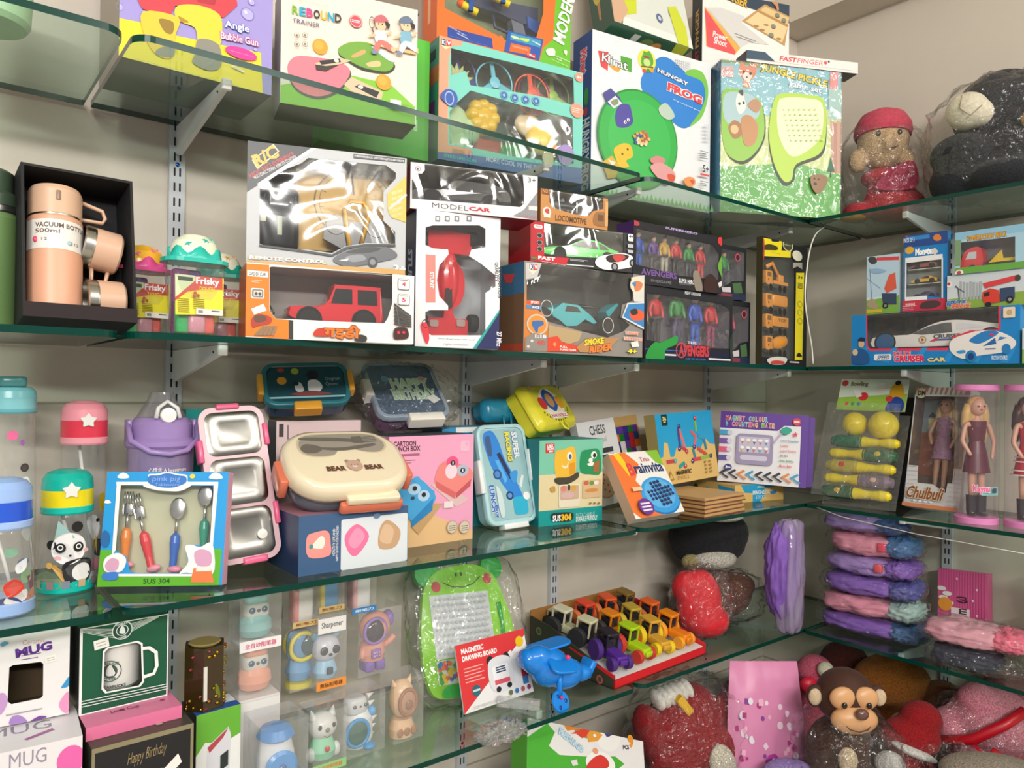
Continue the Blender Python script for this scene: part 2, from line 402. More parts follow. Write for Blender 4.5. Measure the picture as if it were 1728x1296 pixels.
# ------ toy builders
XZ=Matrix(((1,0,0,0),(0,0,1,0),(0,1,0,0),(0,0,0,1)))
def wheel_mb(r,w,tyre='#1d1c1c',hub='#b9b9bb',spokes=5,M=None):
    b=MB();Q=(M or Matrix())@R(90,'X')
    b.lathe([(r*.62,-w/2),(r*.92,-w/2),(r,-w*.3),(r,w*.3),(r*.92,w/2),(r*.62,w/2)],(tyre,'matte'),20,Q)
    b.lathe([(r*.62,w*.36),(0.0001,w*.42)],(hub,'plastic'),20,Q);b.lathe([(r*.62,-w*.36),(0.0001,-w*.42)],(hub,'plastic'),20,Q)
    for i in range(spokes):
        a=360*i/spokes
        for sg in(1,-1):b.box(r*.12,-r*.06,0,r*.58,r*.06,w*.02,('#4a4a4c','plastic'),Q@R(a,'Z')@T(0,0,sg*w*.45))
    return b
def car(parent,M,L,Hc,Wd,prof,col,wins,wheels,wr,hub='#b9b9bb',name='toy_car',tyre='#1d1c1c',extra=None,tint='#17181a',taper=.12,kind='gloss'):
    """side profile (0..1 along, 0..1 up) swept across the width, shoulders drawn in towards the roof"""
    pts=smooth_loop(prof,3)if len(prof)>6 else prof
    b=MB();n=len(pts);zm=.45
    def ring(y,k,grow=1):return[((a-.5)*L*grow,y*(1-taper*max(0,(c-zm)/(1-zm))),c*Hc)for a,c in pts]
    ys=[(-Wd/2,.985),(-Wd/2*.96,1),(Wd/2*.96,1),(Wd/2,.985)]
    vs=[q for y,g in ys for q in ring(y,0,g)]
    fs=[list(range(n))[::-1],[3*n+i for i in range(n)]]+[(j*n+i,j*n+(i+1)%n,(j+1)*n+(i+1)%n,(j+1)*n+i)for j in range(3)for i in range(n)]
    b.add(vs,fs[:2],(col,kind));b.add(vs,fs[2:],(col,kind),None,True)
    for w in wins:
        for sg in(-1,1):
            q=[((a-.5)*L,sg*(Wd/2*(1-taper*max(0,(c-zm)/(1-zm)))+.0007),c*Hc)for a,c in w[0]]
            b.add(q,[list(range(len(q)))],(w[1]if len(w)>1 else tint,'gloss'))
    for a,rr in[(x,wr)for x in wheels]:
        for sg in(-1,1):
            b.lathe([(rr*1.18,0),(rr*.1,0.0002)],('#141414','matte'),20,T((a-.5)*L,sg*(Wd/2+.0004),rr)@R(-90*sg,'X'))
    if extra:extra(b)
    o=b.build(name,parent,M)
    for a in wheels:
        for sg in(-1,1):wheel_mb(wr,Wd*.16,tyre,hub,5,T((a-.5)*L,sg*(Wd/2-Wd*.05),wr)).build('wheel',o)
    return o
JEEP=[(.0,.28),(.0,.42),(.03,.5),(.36,.56),(.47,.97),(.5,1),(.95,1),(.98,.95),(1,.5),(1,.26),(.86,.2),(.2,.2)]
JEEPW=[([(.43,.6),(.48,.92),(.66,.92),(.66,.6)],),([(.72,.6),(.72,.92),(.93,.92),(.94,.6)],)]
SPORT=[(.0,.3),(.02,.42),(.2,.55),(.35,.66),(.5,.92),(.62,1),(.75,.95),(.9,.7),(1,.62),(.99,.35),(.96,.2),(.08,.18)]
SPORTW=[([(.36,.64),(.5,.88),(.61,.94),(.7,.92),(.72,.62)],),([(.74,.62),(.73,.91),(.82,.78),(.86,.65)],)]
TRUCK=[(0,.15),(0,.6),(.04,.95),(.3,1),(.32,.55),(.36,.42),(1,.42),(1,.18)]
def plush(name,parts,col,parent=None,M=None,vox=.006,kind='plush',smooth=3):
    """soft body: overlapping balls fused into one continuous skin"""
    b=MB()
    for c,r,*rot in parts:b.ell((0,0,0),r,(col,kind),T(*c)@(rot[0]if rot else Matrix()),20,12)
    o=b.build(name,parent,M);m=o.modifiers.new('fuse','REMESH');m.mode='VOXEL';m.voxel_size=vox;m.use_smooth_shade=True
    if smooth:sm=o.modifiers.new('soften','SMOOTH');sm.iterations=smooth;sm.factor=.5
    return o
def skin(name,joints,edges,mt,parent=None,M=None,sub=1,root=0):
    """continuous limb surface over a jointed skeleton; joints: (x,y,z,radius)"""
    me=bpy.data.meshes.new(name);me.from_pydata([j[:3]for j in joints],edges,[]);me.materials.append(mat(*mt)if isinstance(mt,tuple)else mt)
    o=bpy.data.objects.new(name,me);COL.objects.link(o);o.parent=parent
    if M is not None:o.matrix_local=M
    sk=o.modifiers.new('skin','SKIN');sk.use_smooth_shade=True
    if not me.skin_vertices:
        me.attributes.new
        bm=bmesh.new();bm.from_mesh(me);bm.verts.layers.skin.verify();bm.to_mesh(me);bm.free()
    for v,j in zip(me.skin_vertices[0].data,joints):
        rr=j[3];v.radius=(rr,rr)if not isinstance(rr,tuple)else rr;v.use_root=False
    me.skin_vertices[0].data[root].use_root=True
    sb=o.modifiers.new('round','SUBSURF');sb.levels=sub;sb.render_levels=sub
    return o
def bag(name,label,cat,ctr,rad,fm,amp=.018,freq=14,seed=0,parent=None,power=2.6,neck=None,M=None,group=None,seg=60,flat_base=None):
    """loose clear bag: a pillow shape pushed in and out by folds"""
    b=MB();vs=[];rings=seg//2
    def pt(th,ph):
        n=Vector((math.cos(ph)*math.cos(th),math.cos(ph)*math.sin(th),math.sin(ph)))
        k=(abs(n.x)**power+abs(n.y)**power+abs(n.z)**power)**(-1/power);q=n*k
        w=noise.noise(n*freq*.25+Vector((seed,0,0)))+.6*noise.noise(n*freq*.6+Vector((0,seed,0)))-.9*abs(noise.noise(n*freq*.45+Vector((seed,seed,0))))-.5*abs(noise.noise(n*freq*1.1+Vector((seed,seed,0))))+.35
        q=Vector((q.x*rad[0],q.y*rad[1],q.z*rad[2]))+n*amp*w
        if flat_base is not None:q.z=max(q.z,flat_base)
        return q
    vs.append(pt(0,-PI/2))
    for j in range(1,rings):
        for i in range(seg):vs.append(pt(2*PI*i/seg,-PI/2+PI*j/rings))
    vs.append(pt(0,PI/2));n=len(vs);fs=[]
    for i in range(seg):fs.append((0,1+(i+1)%seg,1+i));fs.append((n-1,n-1-seg+i,n-1-seg+(i+1)%seg))
    for j in range(rings-2):
        for i in range(seg):
            a=1+j*seg+i;c=1+j*seg+(i+1)%seg;fs.append((a,c,c+seg,a+seg))
    b.add(vs,fs,fm,None,True)
    o=b.build(name,parent);o.matrix_local=(T(*ctr)@(M or Matrix()))
    if parent is None:tag(o,label,cat,group)
    return o
BAGF=lambda:film(body=.012,gloss=.07,bump=1,scale=44,rough=.11,fres=.5)
def figure(parent,M,h,top,legs,head='#c9a58a',pose=0,name='action_figure',boots=None):
    """slim jointed toy figure of height h in plain clothes"""
    r=h/6.3
    J=[(0,0,.52*h,r*.62),(0,0,.64*h,r*.55),(0,0,.78*h,r*.72),(0,0,.855*h,r*.3),(0,-.01*h,.9*h,r*.34),
         (-.11*h,0,.79*h,r*.34),(-.17*h,-.01*h,.64*h,r*.26),(-.15*h-.03*h*pose,-.05*h,.5*h,r*.2),(.11*h,0,.79*h,r*.34),(.17*h,-.01*h,.64*h,r*.26),(.15*h+.03*h*pose,-.05*h,.5*h,r*.2)]
    E_=[(0,1),(1,2),(2,3),(3,4),(2,5),(5,6),(6,7),(2,8),(8,9),(9,10)]
    o=skin(name,J,E_,(top,'satin'),parent,M,1)
    L=[(0,0,.52*h,r*.58),(-.055*h,0,.46*h,r*.42),(-.07*h,-.01*h,.26*h,r*.32),(-.08*h,.0,.06*h,r*.24),(-.085*h,-.04*h,.025*h,r*.2),(.055*h,0,.46*h,r*.42),(.07*h,-.01*h,.26*h,r*.32),(.08*h,0,.06*h,r*.24),(.085*h,-.04*h,.025*h,r*.2)]
    skin('trousers',L,[(0,1),(1,2),(2,3),(3,4),(0,5),(5,6),(6,7),(7,8)],(legs,'satin'),o,Matrix(),1)
    b=MB();b.ell((0,-.01*h,.94*h),(r*.4,r*.45,r*.52),(head,'satin'),None,14,10);b.ell((0,0,.965*h),(r*.44,r*.47,r*.42),('#2e2620','satin'),None,14,8)
    for sx in(-1,1):b.ell((sx*r*.16,-.01*h-r*.42,.945*h),r*.06,('#1d1a18','satin'),None,8,6)
    b.build('head',o);return o
# ====== the room
def struct(o):o['kind']='structure';return o
WALLM=wall_mat('wall_paint','#d6ccbe');CEILM=wall_mat('ceiling_paint','#e9e3d6')
b=MB();b.box(-4.6,0,0,.12,.12,3.1,WALLM)
for z in(.42,1.055,1.38):
    b.box(-4.6,-.0006,z-.0025,0,.0,z+.0025,('#a89c8a','matte'))
struct(b.build('wall_back'))
b=MB();b.box(0,-5.2,0,.12,0,3.1,WALLM)
for z in(.42,1.055):b.box(-.0006,-5.2,z-.0025,0,0,z+.0025,('#a89c8a','matte'))
struct(b.build('wall_right'))
b=MB();b.box(-4.6,-5.2,3.1,.12,.12,3.2,CEILM);struct(b.build('ceiling'))
b=MB();b.box(-.15,-5.2,2.712,0,-.116,3.1,WALLM);struct(b.build('trim_1'))
b=MB();b.box(-.56,-.115,2.25,0,0,3.1,WALLM);struct(b.build('trim_2'))
b=MB();b.box(-4.6,-5.2,-.06,.12,.12,0,wall_mat('floor_tile','#b9b1a4',.05));struct(b.build('floor'))
# ====== slotted standards, brackets, glass
def standard(P,yaw,z0,z1,label):
    b=MB();wd=.03
    b.box(-wd/2,-.013,z0,wd/2,-.001,z1,('#c9ccd2','satin'))
    z=z0+.02;k=0
    while z<z1-.03:
        for x in(-.0052,.0052):b.add([(x-.0018,-.0133,z),(x+.0018,-.0133,z),(x+.0018,-.0133,z+.017),(x-.0018,-.0133,z+.017)],[(0,1,2,3)],('#23211f','matte'))
        if k%9==4:
            b.lathe([(.0042,0),(.0042,.001),(.0015,.0016)],('#2c4fa0','metal'),10,T(0,-.0131,z+.0235)@R(90,'X'))
        z+=.0305;k+=1
    o=b.build('shelf_standard');o.matrix_world=T(*P)@R(yaw,'Z');tag(o,label,'shelf rail','slotted wall standards');return o
def bracket(P,yaw,label,L=.298):
    """tapered white arm hooked in a standard, its rounded tip under the glass"""
    b=MB();h0,h1,t=.062,.017,.0075
    prof=[(0,0),(-L+.004,0),(-L,-.004),(-L,-h1+.004),(-L+.006,-h1),(-.02,-h0),(0,-h0+.006)]
    M=Matrix(((0,0,1,0),(1,0,0,0),(0,1,0,0),(0,0,0,1)))
    b.prism(prof,-t/2,t/2,('#dfe0e2','satin'),M)
    o=b.build('shelf_bracket');o.matrix_world=T(*P)@R(yaw,'Z');tag(o,label,'shelf bracket','white shelf brackets')
    c=MB();c.rbox(-.0085,-.011,-h1-.001,.0085,0,.0005,.004,('#f0f0f0','plastic'),T(0,-L,0));c.build('end_cap',o)
    d=MB();d.lathe([(.0022,0),(.0022,.0012),(0,.0016)],('#3a3a3a','metal'),8,T(-t/2-.0002,-L+.03,-.011)@R(-90,'Y'));d.build('screw',o)
    return o
XS={'far left':-2.113,'second':-1.390,'third':-1.074,'fourth':-.3645}
for k,x in XS.items():
    standard((x,0,0),0,.05,2.19,{'far left':'grey slotted wall rail behind the tub of dough pots, leftmost full rail','second':'slotted wall rail beside the bagged clear lunch box on the back wall',
             'third':'slotted wall rail behind the yellow lunch box on the back wall','fourth':'slotted wall rail behind the purple maze boxes, nearest the corner'}[k])
standard((-2.84,0,0),0,.05,2.62,'slotted wall rail beyond the green flask at the left edge')
standard((0,-.648,0),-90,.05,2.2,'slotted wall rail on the right wall behind the dolls')
lv={'A':ZA,'B':ZB,'C':ZC,'D':ZD};nm={'A':'top','B':'second','C':'third','D':'lowest'}
for k,z in lv.items():
    for n,x in XS.items():bracket((x,-.013,z-TG-.0008),0,f'white tapered bracket under the {nm[k]} glass shelf on the {n} rail')
    bracket((-2.84,-.013,z-TG-.0008),0,f'white tapered bracket under the left end of the {nm[k]} glass shelf')
    bracket((-.013,-.648,z-TG-.0008),-90,f'white bracket under the {nm[k]} glass shelf of the right wall')
def pane(x0,y0,x1,y1,z,label,rc=.03):
    b=MB();pts=[]
    rr={'fl':rc,'fr':rc,'br':.004,'bl':.004}
    for(cx,cy,a0,r)in((x1-.004,y1-.004,0,.004),(x0+.004,y1-.004,90,.004),(x0+rc,y0+rc,180,rc),(x1-rc,y0+rc,270,rc)):
        for i in range(7):
            a=math.radians(a0+15*i);pts.append((cx+r*math.cos(a),cy+r*math.sin(a)))
    b.prism(pts,z-TG,z,shelf_glass(),None,shelf_glass(True),False)
    o=b.build('glass_shelf');tag(o,label,'glass shelf','green-edged glass shelves');return o
XG1,XG2=-2.276,-1.117
for k,z in lv.items():
    n=nm[k]
    pane(-3.05,-DM,XG1-.006,-.014,z,f'left end pane of the {n} glass shelf, cut off by the frame')
    pane(XG1+.006,-DM,XG2-.004,-.014,z,f'long middle pane of the {n} glass shelf on the back wall')
    pane(XG2+.004,-DM,-.014,-.014,z,f'pane of the {n} glass shelf running into the corner')
    b=MB()
    if k!='X':
        pts=[(-.014,-DM-.006),(-DM+.004,-DM-.006),(-DM,-DM-.01),(-DM,-1.75),(-.014,-1.75)]
        b.prism(pts,z-TG,z,shelf_glass(),None,shelf_glass(True),False)
        o=b.build('glass_shelf');tag(o,f'{n} glass shelf on the right wall','glass shelf','green-edged glass shelves')
b=MB();b.box(-3.05,-.5,ZE-.03,-.535,-.015,ZE,('#6d6257','satin'));o=b.build('display_deck');tag(o,'low deck along the back wall under the heap of soft toys','deck')
b=MB();b.box(-.53,-1.9,ZR-.03,-.015,-.015,ZR,('#6d6257','satin'));o=b.build('display_deck');tag(o,'low deck along the right wall under the monkey and pink soft toys','deck')
pts=[on_y(*q,-.395)for q in((1391,383),(1376,396),(1366,425),(1360,470),(1359,510),(1364,550),(1370,585),(1372,614))]
b=MB();b.tube(smooth_loop([tuple(q)for q in pts],4,False),.0022,('#e8e6e0','plastic'),8);tag(b.build('cable'),'white cable hanging between the top and second shelf at the corner','cable')
# ====== top shelf
def sticker(F,x0,y0,x1,y1,ang=0):
    """white price tag"""
    a,b_=F.at(x0,y0),F.at(x1,y1);cx,cy,w_,h_=(a[0]+b_[0])/2,(a[1]+b_[1])/2,abs(b_[0]-a[0])/2,abs(b_[1]-a[1])/2
    ca,sa=math.cos(math.radians(ang)),math.sin(math.radians(ang))
    F.raw([(cx+p*ca-q*sa,cy+p*sa+q*ca)for p,q in((-w_,-h_),(w_,-h_),(w_,h_),(-w_,h_))],'#f2f0ea')
    for k in(-.35,.3):F.raw([(cx+p*ca-q*sa,cy+p*sa+q*ca)for p,q in((-w_*.7,h_*(k-.1)),(w_*.6,h_*(k-.1)),(w_*.6,h_*(k+.1)),(-w_*.7,h_*(k+.1)))],'#b8b4ac')
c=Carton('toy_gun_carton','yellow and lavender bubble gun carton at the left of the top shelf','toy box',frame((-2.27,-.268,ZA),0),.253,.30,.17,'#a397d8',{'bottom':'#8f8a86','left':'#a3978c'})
F=c.F;Z(0,0,3.927)
F.poly([(722,100),(940,150),(1160,235),(1728,350),(1740,660),(700,460)],'#f6dc2c')
for x,y,r in((790,45,26),(1640,95,42),(1540,20,30),(1665,15,22),(1690,330,12)):F.ell(x,y,r,r,'#b9b0ee');F.ring(x,y,r,r,.12,'#8176bd');F.ell(x-r*.3,y-r*.3,r*.25,r*.3,'#ded9fa')
F.poly([(890,-40),(1560,-60),(1570,40),(1480,120),(1330,90),(1160,40),(1120,120),(940,60)],'#e5404c')
F.poly([(1290,-10),(1440,-20),(1420,40),(1310,20)],'#b72e3c')
F.blob([(945,80),(1180,120),(1160,240),(1140,380),(1040,370),(960,250)],'#f2c93a');F.blob([(1050,130),(1145,150),(1140,225),(1090,215)],'#9a7a28')
F.blob([(1180,40),(1320,40),(1450,100),(1470,220),(1440,320),(1320,290),(1290,190),(1200,150),(1155,100)],'#f4d33c')
F.blob([(1180,110),(1250,150),(1200,150)],'#b48a24')
F.blob([(1040,330),(1148,300),(1140,380),(1040,370)],'#8d8b80');F.blob([(1315,260),(1445,300),(1460,440),(1380,470),(1275,420),(1290,360)],'#8d8b80')
F.ctext('Angle',1568,185,.043,.016,'#f4f0ff',.02,4,'#5064c8',.05);F.ctext('Bubble Gun',1584,262,.066,.013,'#ffd9ee',.02,5,'#c75a9a',.05)
F.ell(1595,358,100,38,'#e0399a');F.bars(1515,335,1680,385,2,'#ffe6f4',.4,.2)
F.text('Catchy Toys, Unlimited Fun',890,392,1560,575,'#4a8fd0',.015)
F.MM=None
sticker(F,1530,445,1615,480,-12)
c.done()
b=MB();b.lathe([(.0,0),(.05,0),(.056,.008),(.062,.14),(.057,.15),(0,.15)],('#bfe3b6','plastic'),28)
o=b.build('plastic_tub');o.matrix_world=T(*on_z(-22,42,ZA));tag(o,'pale green plastic tub at the left end of the top shelf','tub')
c=Carton('carton','dark grey carton behind the pale green tub on the top shelf','box',frame((-2.80,-.16,ZA),0),.2,.22,.11,'#55525c');c.done()
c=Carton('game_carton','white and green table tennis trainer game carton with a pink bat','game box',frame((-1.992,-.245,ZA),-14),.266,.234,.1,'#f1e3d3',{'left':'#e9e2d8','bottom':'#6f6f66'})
F=c.F;Z(430,0,3.927)
F.poly([(150,560),(640,500),(900,560),(1085,720),(1090,840),(140,720)],'#86c736')
F.rect(140,-60,168,700,'#f8f6f2');F.poly([(1068,20),(1095,20),(1085,840),(1060,840)],'#f4efe8')
F.blob([(220,470),(270,380),(400,385),(560,420),(640,490),(560,610),(420,660),(270,600)],'#4a4a4a');F.blob([(215,450),(270,375),(400,380),(560,410),(632,480),(550,595),(410,640),(270,580)],'#ee7f8e')
F.poly([(590,560),(640,510),(850,610),(830,690),(640,610)],'#d9c2a0');F.poly([(660,575),(690,560),(825,610),(805,650)],'#2b2b2b');F.ell(700,577,18,12,'#e8e4d8')
F.blob([(560,330),(640,290),(770,300),(880,390),(930,440),(880,490),(720,470),(610,410),(560,370)],'#2f3b24');F.blob([(556,318),(640,280),(770,292),(870,380),(920,430),(870,475),(720,450),(610,395),(560,360)],'#76a93c')
F.blob([(640,370),(720,330),(730,355),(660,385)],'#cfa66a');F.blob([(740,420),(820,405),(830,440),(760,445)],'#e8c48a')
F.blob([(770,310),(850,340),(930,410),(880,400)],'#cfdceb')
F.poly([(400,420),(570,385),(640,405),(560,430),(480,470),(410,460)],'#d9c2a0');F.poly([(425,405),(560,390),(570,415),(440,432)],'#2b2b2b');F.ell(540,405,16,12,'#e8e4d8');F.poly([(400,430),(470,440),(560,430),(470,475),(405,465)],'#3a322c')
for x,y in((432,312),(852,548)):F.ell(x,y,50,52,'#f2a02c');F.ell(x-8,y-10,30,30,'#f6b144')
for i,(ch,cl)in enumerate(zip('REBOUND',('#7db52f','#2aa7c9','#e0448c','#2e2e2e','#f0b429','#2aa7c9','#2e2e2e'))):
    x=247+i*47;F.text(ch,x,38+i*9,x+42,106+i*9,cl,.03)
F.text('TRAINER',248,122,428,190,'#4c3f7c',.0);F.text('TABLE TENNIS',250,-6,485,50,'#a39c8e',0)
F.ell(668,147,42,42,'#d8505c');F.ring(668,147,38,38,.08,'#f4dede');F.bars(640,130,695,165,2,'#ffeaea',.5,.1)
for x in(276,330):
    for y in(240,300):F.ring(x,y,18,18,.12,'#6a645c');F.rect(x-7,y-8,x+7,y+6,'#6a645c');F.bars(x-16,y+24,x+16,y+34,1,'#8a847a')
F.poly([(740,290),(1065,350),(1065,370),(960,350),(800,310)],'#e6bd86')
def kid(F,x,y,shirt,short,cap,flip=1):
    """little running child printed on the card"""
    F.blob([(x-40*flip,y+70),(x+10*flip,y+50),(x+40*flip,y+90),(x+20*flip,y+160),(x-30*flip,y+140)],shirt)
    F.blob([(x-20*flip,y+130),(x+30*flip,y+130),(x+90*flip,y+180),(x+60*flip,y+195)],short);F.blob([(x-30*flip,y+135),(x+5*flip,y+150),(x-30*flip,y+210),(x-50*flip,y+200)],short)
    F.blob([(x+70*flip,y+170),(x+100*flip,y+180),(x+90*flip,y+205),(x+70*flip,y+195)],'#f0c49a');F.blob([(x-55*flip,y+185),(x-30*flip,y+195),(x-25*flip,y+215),(x-60*flip,y+210)],'#7f8aa8')
    F.ell(x,y+20,36,40,'#f3c8a0');F.blob([(x-45,y+5),(x-35,y-30),(x+10,y-42),(x+45,y-10),(x+40,y+10)],cap);F.blob([(x+30,y),(x+60,y+20),(x+50,y+50),(x+32,y+30)],'#3a2e2c')
    F.ell(x-14,y+18,4,6,'#2b2b2b');F.ell(x+10,y+22,4,6,'#2b2b2b')
    F.line([(x-35*flip,y+90),(x-80*flip,y+100)],.004,'#f0c49a');F.line([(x+35*flip,y+90),(x+70*flip,y+70)],.004,'#f0c49a')
kid(F,830,150,'#f2efe6','#d87a70','#c96a72');F.ring(770,160,18,40,.15,'#4a4a4a');F.line([(772,200),(780,225)],.0025,'#7a4a3a')
kid(F,995,160,'#7fb2c8','#f3efe6','#6a7a90')
F.bars(375,695,885,780,1,'#5d8f22',.12,0);F.rect(890,665,960,735,'#eceae2')
F.ring(995,735,45,28,.1,'#6a9a2a')
c.done()
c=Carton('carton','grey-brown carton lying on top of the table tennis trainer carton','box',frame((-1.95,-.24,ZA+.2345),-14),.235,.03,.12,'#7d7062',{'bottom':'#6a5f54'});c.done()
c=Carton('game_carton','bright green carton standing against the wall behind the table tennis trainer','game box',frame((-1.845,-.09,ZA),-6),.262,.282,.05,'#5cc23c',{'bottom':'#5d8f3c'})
Z(430,0,3.927);c.F.bars(1055,700,1075,960,1,'#d8f2c8',.3,0);c.done()
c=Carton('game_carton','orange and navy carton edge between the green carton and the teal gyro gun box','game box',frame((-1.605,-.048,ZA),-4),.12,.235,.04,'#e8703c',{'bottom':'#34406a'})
Z(700,0,5.76);c.F.rect(78,478,108,540,'#22252e');c.F.text('K',82,484,104,530,'#f4f4f4',.04);c.done()
def Zr(*a):Z(*a)
Z(430,0,3.927)
W_,H_=.405,.288
M=frame((-1.579,-.15,ZA),-9.3)
def wrr(x0,y0,x1,y1,r=.012):return lambda F:(lambda a,b:rrect(min(a[0],b[0]),min(a[1],b[1]),max(a[0],b[0]),max(a[1],b[1]),r,4))(F.at(x0,y0),F.at(x1,y1))
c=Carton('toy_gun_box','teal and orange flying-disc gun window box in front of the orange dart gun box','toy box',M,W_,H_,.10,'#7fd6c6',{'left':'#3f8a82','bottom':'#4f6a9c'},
           [lambda F:[F.at(*p)for p in((1300,320),(1728,420),(2110,515),(2116,700),(1900,640),(1728,610),(1430,565),(1395,470),(1300,500))],
            lambda F:[F.at(*p)for p in((1430,600),(1620,655),(1790,705),(2105,785),(2112,1085),(1728,1040),(1470,985),(1290,950),(1290,740),(1330,690))]],'#5d6f66')
F=c.F
F.poly([(1205,225),(1375,265),(1375,300),(1300,310),(1285,420),(1280,740),(1280,960),(1430,985),(1450,1040),(1205,1010)],'#f3a888')
F.poly([(1205,1005),(1450,1030),(1728,1065),(2200,1120),(2200,1250),(1205,1110)],'#5673b2')
F.poly([(1235,258),(1302,268),(1300,310),(1265,328),(1235,300)],'#f4e7b0');F.poly([(1237,255),(1265,262),(1265,305),(1237,298)],'#33406e');F.poly([(1268,262),(1302,270),(1300,308),(1268,308)],'#d9485a')
F.text('K',1240,262,1262,298,'#ffffff',.03);F.text('V',1272,270,1298,305,'#ffffff',.03)
F.text('DINO',1310,985,1385,1025,'#f09a4a',.04,0,'#2d6f86',.06);F.text('GYRO UFO GUN',1250,1020,1465,1080,'#6fd2d6',.03,0,'#245a78',.06)
F.text('MORE COOL IN THE SKY',1530,1070,1900,1105,'#dfe8ff',.01)
for x,y in((1650,632),(1720,650),(1792,662),(1860,672)):
    F.ell(x,y,26,28,'#3f6fae');F.ring(x,y,24,26,.12,'#9cc4e8');F.ell(x,y,9,10,'#9cc4e8')
F.ell(2145,515,26,30,'#f49a84');F.text('4+',2130,500,2160,530,'#fff0ea',.02);F.ell(2130,735,42,48,'#f3a088');F.bars(2100,710,2160,760,3,'#ffe9df')
F.blob([(1225,640),(1265,595),(1320,610),(1340,660),(1320,710),(1265,690)],'#3f62b4');F.ring(1285,655,30,48,.2,'#a9c3ee')
F.blob([(2000,990),(2050,960),(2100,990),(2110,1060),(2050,1100),(2010,1060)],'#a993cc');F.blob([(1900,1030),(1950,1010),(1975,1050),(1960,1110),(1915,1090)],'#d8c9a2')
FL=c.face('left');Z(430,0,3.927)
FL.rectuv(0,.22,1,.36,'#b8694a');FL.rectuv(.2,.5,.8,.62,'#6a3f7c');FL.rectuv(.1,.08,.8,.16,'#2b3d4c')
root=c.done()
def disc(parent,cx,cz,r,col,blades=3,y=.03):
    """flying propeller ring"""
    b=MB();b.tube([(r*math.cos(a*PI/14),0,r*math.sin(a*PI/14))for a in range(28)],.0022,(col,'plastic'),6,None,True)
    b.lathe([(0.0001,-.006),(r*.26,-.004),(r*.28,.004),(0.0001,.006)],(col,'plastic'),16,R(90,'X'))
    for i in range(blades):b.box(r*.2,-.0015,-r*.13,r*.98,.0015,r*.13,(col,'plastic'),R(360*i/blades+20,'Y')@R(18,'X'))
    o=b.build('flying_disc',parent,T(cx,y,cz));return o
Z(430,0,3.927)
for x,y,r,cl,yy in((1410,440,.046,'#4a4f9c',.05),(1625,520,.05,'#6ec6dc',.03),(1875,600,.05,'#f0603c',.03),(1935,560,.048,'#c43c48',.06),(2060,590,.05,'#9ccc4c',.06)):
    p=F.at(x,y);disc(root,p[0],p[1],r,cl,3,yy)
def bloom(parent,nm,x,y,cl,r,k):
    p=F.at(x,y);b=MB()
    for i in range(k):b.ell((r*.62*math.cos(2*PI*i/k),-.004,r*.62*math.sin(2*PI*i/k)),(r*.42,r*.5,r*.42),(cl,'plastic'),None,12,8)
    b.ell((0,0,0),(r*.72,r*.6,r*.72),(cl,'plastic'),None,14,8);b.build(nm,parent,T(p[0],.04,p[1]))
bloom(root,'clear_yellow_flower',1552,748,'#e2bd3e',.045,8)
p=F.at(1370,790)
b=MB()
for q in((0,0,0,.042,.05),(-.03,.0,.03,.028,.03),(.04,0,-.01,.03,.034),(.01,0,-.05,.028,.05),(-.03,0,-.04,.03,.028)):b.ell(q[:3],(q[3],.025,q[4]),('#b9d8a8','plastic'),None,14,8)
b.build('toy_dinosaur',root,T(p[0],.045,p[1]))
p=F.at(1360,540);b=MB()
for i in range(7):b.lathe([(.011,0),(.0001,.028)],('#c6cf92','plastic'),6,R(-60+20*i,'Y')@T(0,0,.024))
b.ell((0,0,0),(.03,.02,.03),('#c6cf92','plastic'));b.build('toy_dinosaur',root,T(p[0],.02,p[1]))
p=F.at(1600,985);b=MB();b.rbox(-.04,-.01,-.03,.04,.012,.035,.012,('#c4504c','plastic'));b.build('red_launcher',root,T(p[0],.05,p[1]))
Z(860,0,3.927)
p=F.at(250,905);b=MB();b.ell((0,0,0),(.042,.02,.038),('#e6c52c','plastic'));b.ell((0,-.014,-.006),(.016,.012,.016),('#f2d84a','plastic'));b.ell((-.03,.01,.035),(.04,.016,.03),('#d8c49a','plastic'));b.ell((.04,0,-.02),(.014,.01,.02),('#e88a3a','plastic'));b.build('yellow_launcher',root,T(p[0],.035,p[1]))
p=F.at(80,1010);b=MB();b.ell((0,0,0),(.046,.02,.034),('#3f9a5c','plastic'));b.build('green_launcher',root,T(p[0],.05,p[1]))
zt=ZA+.2885
M=frame((-1.577,-.135,zt),-9.3)
Z(700,0,5.76)
c=Carton('toy_gun_box','orange and lime dart gun window box standing on the teal disc gun box','toy box',M,.375,.26,.085,'#f0742c',{'left':'#e86a34'},
           [lambda F:[(.018,.105),(.02,.25),(.29,.25),(.292,.135),(.27,.06),(.22,.03),(.02,.075)]],'#8f9a72')
F=c.F;F.clip=True
F.poly([(1380,-200),(1530,-200),(1530,700),(1200,640),(1250,470),(1345,380)],'#6fbf2e')
F.poly([(318,262),(750,372),(760,470),(318,362)],'#2c4aa0');F.text('TO AVOID EYE INJURY',330,275,505,335,'#dfe6ff',.02,-14);F.text('WARNING:',405,330,525,372,'#ffffff',.03,-13);F.bars(335,345,730,455,4,'#9db2e0',.2,.1)
F.poly([(905,300),(1250,385),(1205,590),(865,500)],'#2c5aae');F.poly([(930,320),(1225,395),(1215,465),(925,385)],'#3f9ac0');F.blob([(930,350),(980,355),(1020,385),(960,375)],'#e8e4a0');F.blob([(1020,370),(1110,385),(1090,410),(1030,390)],'#c9e060');F.blob([(1130,395),(1210,430),(1210,445)],'#d8d8e4')
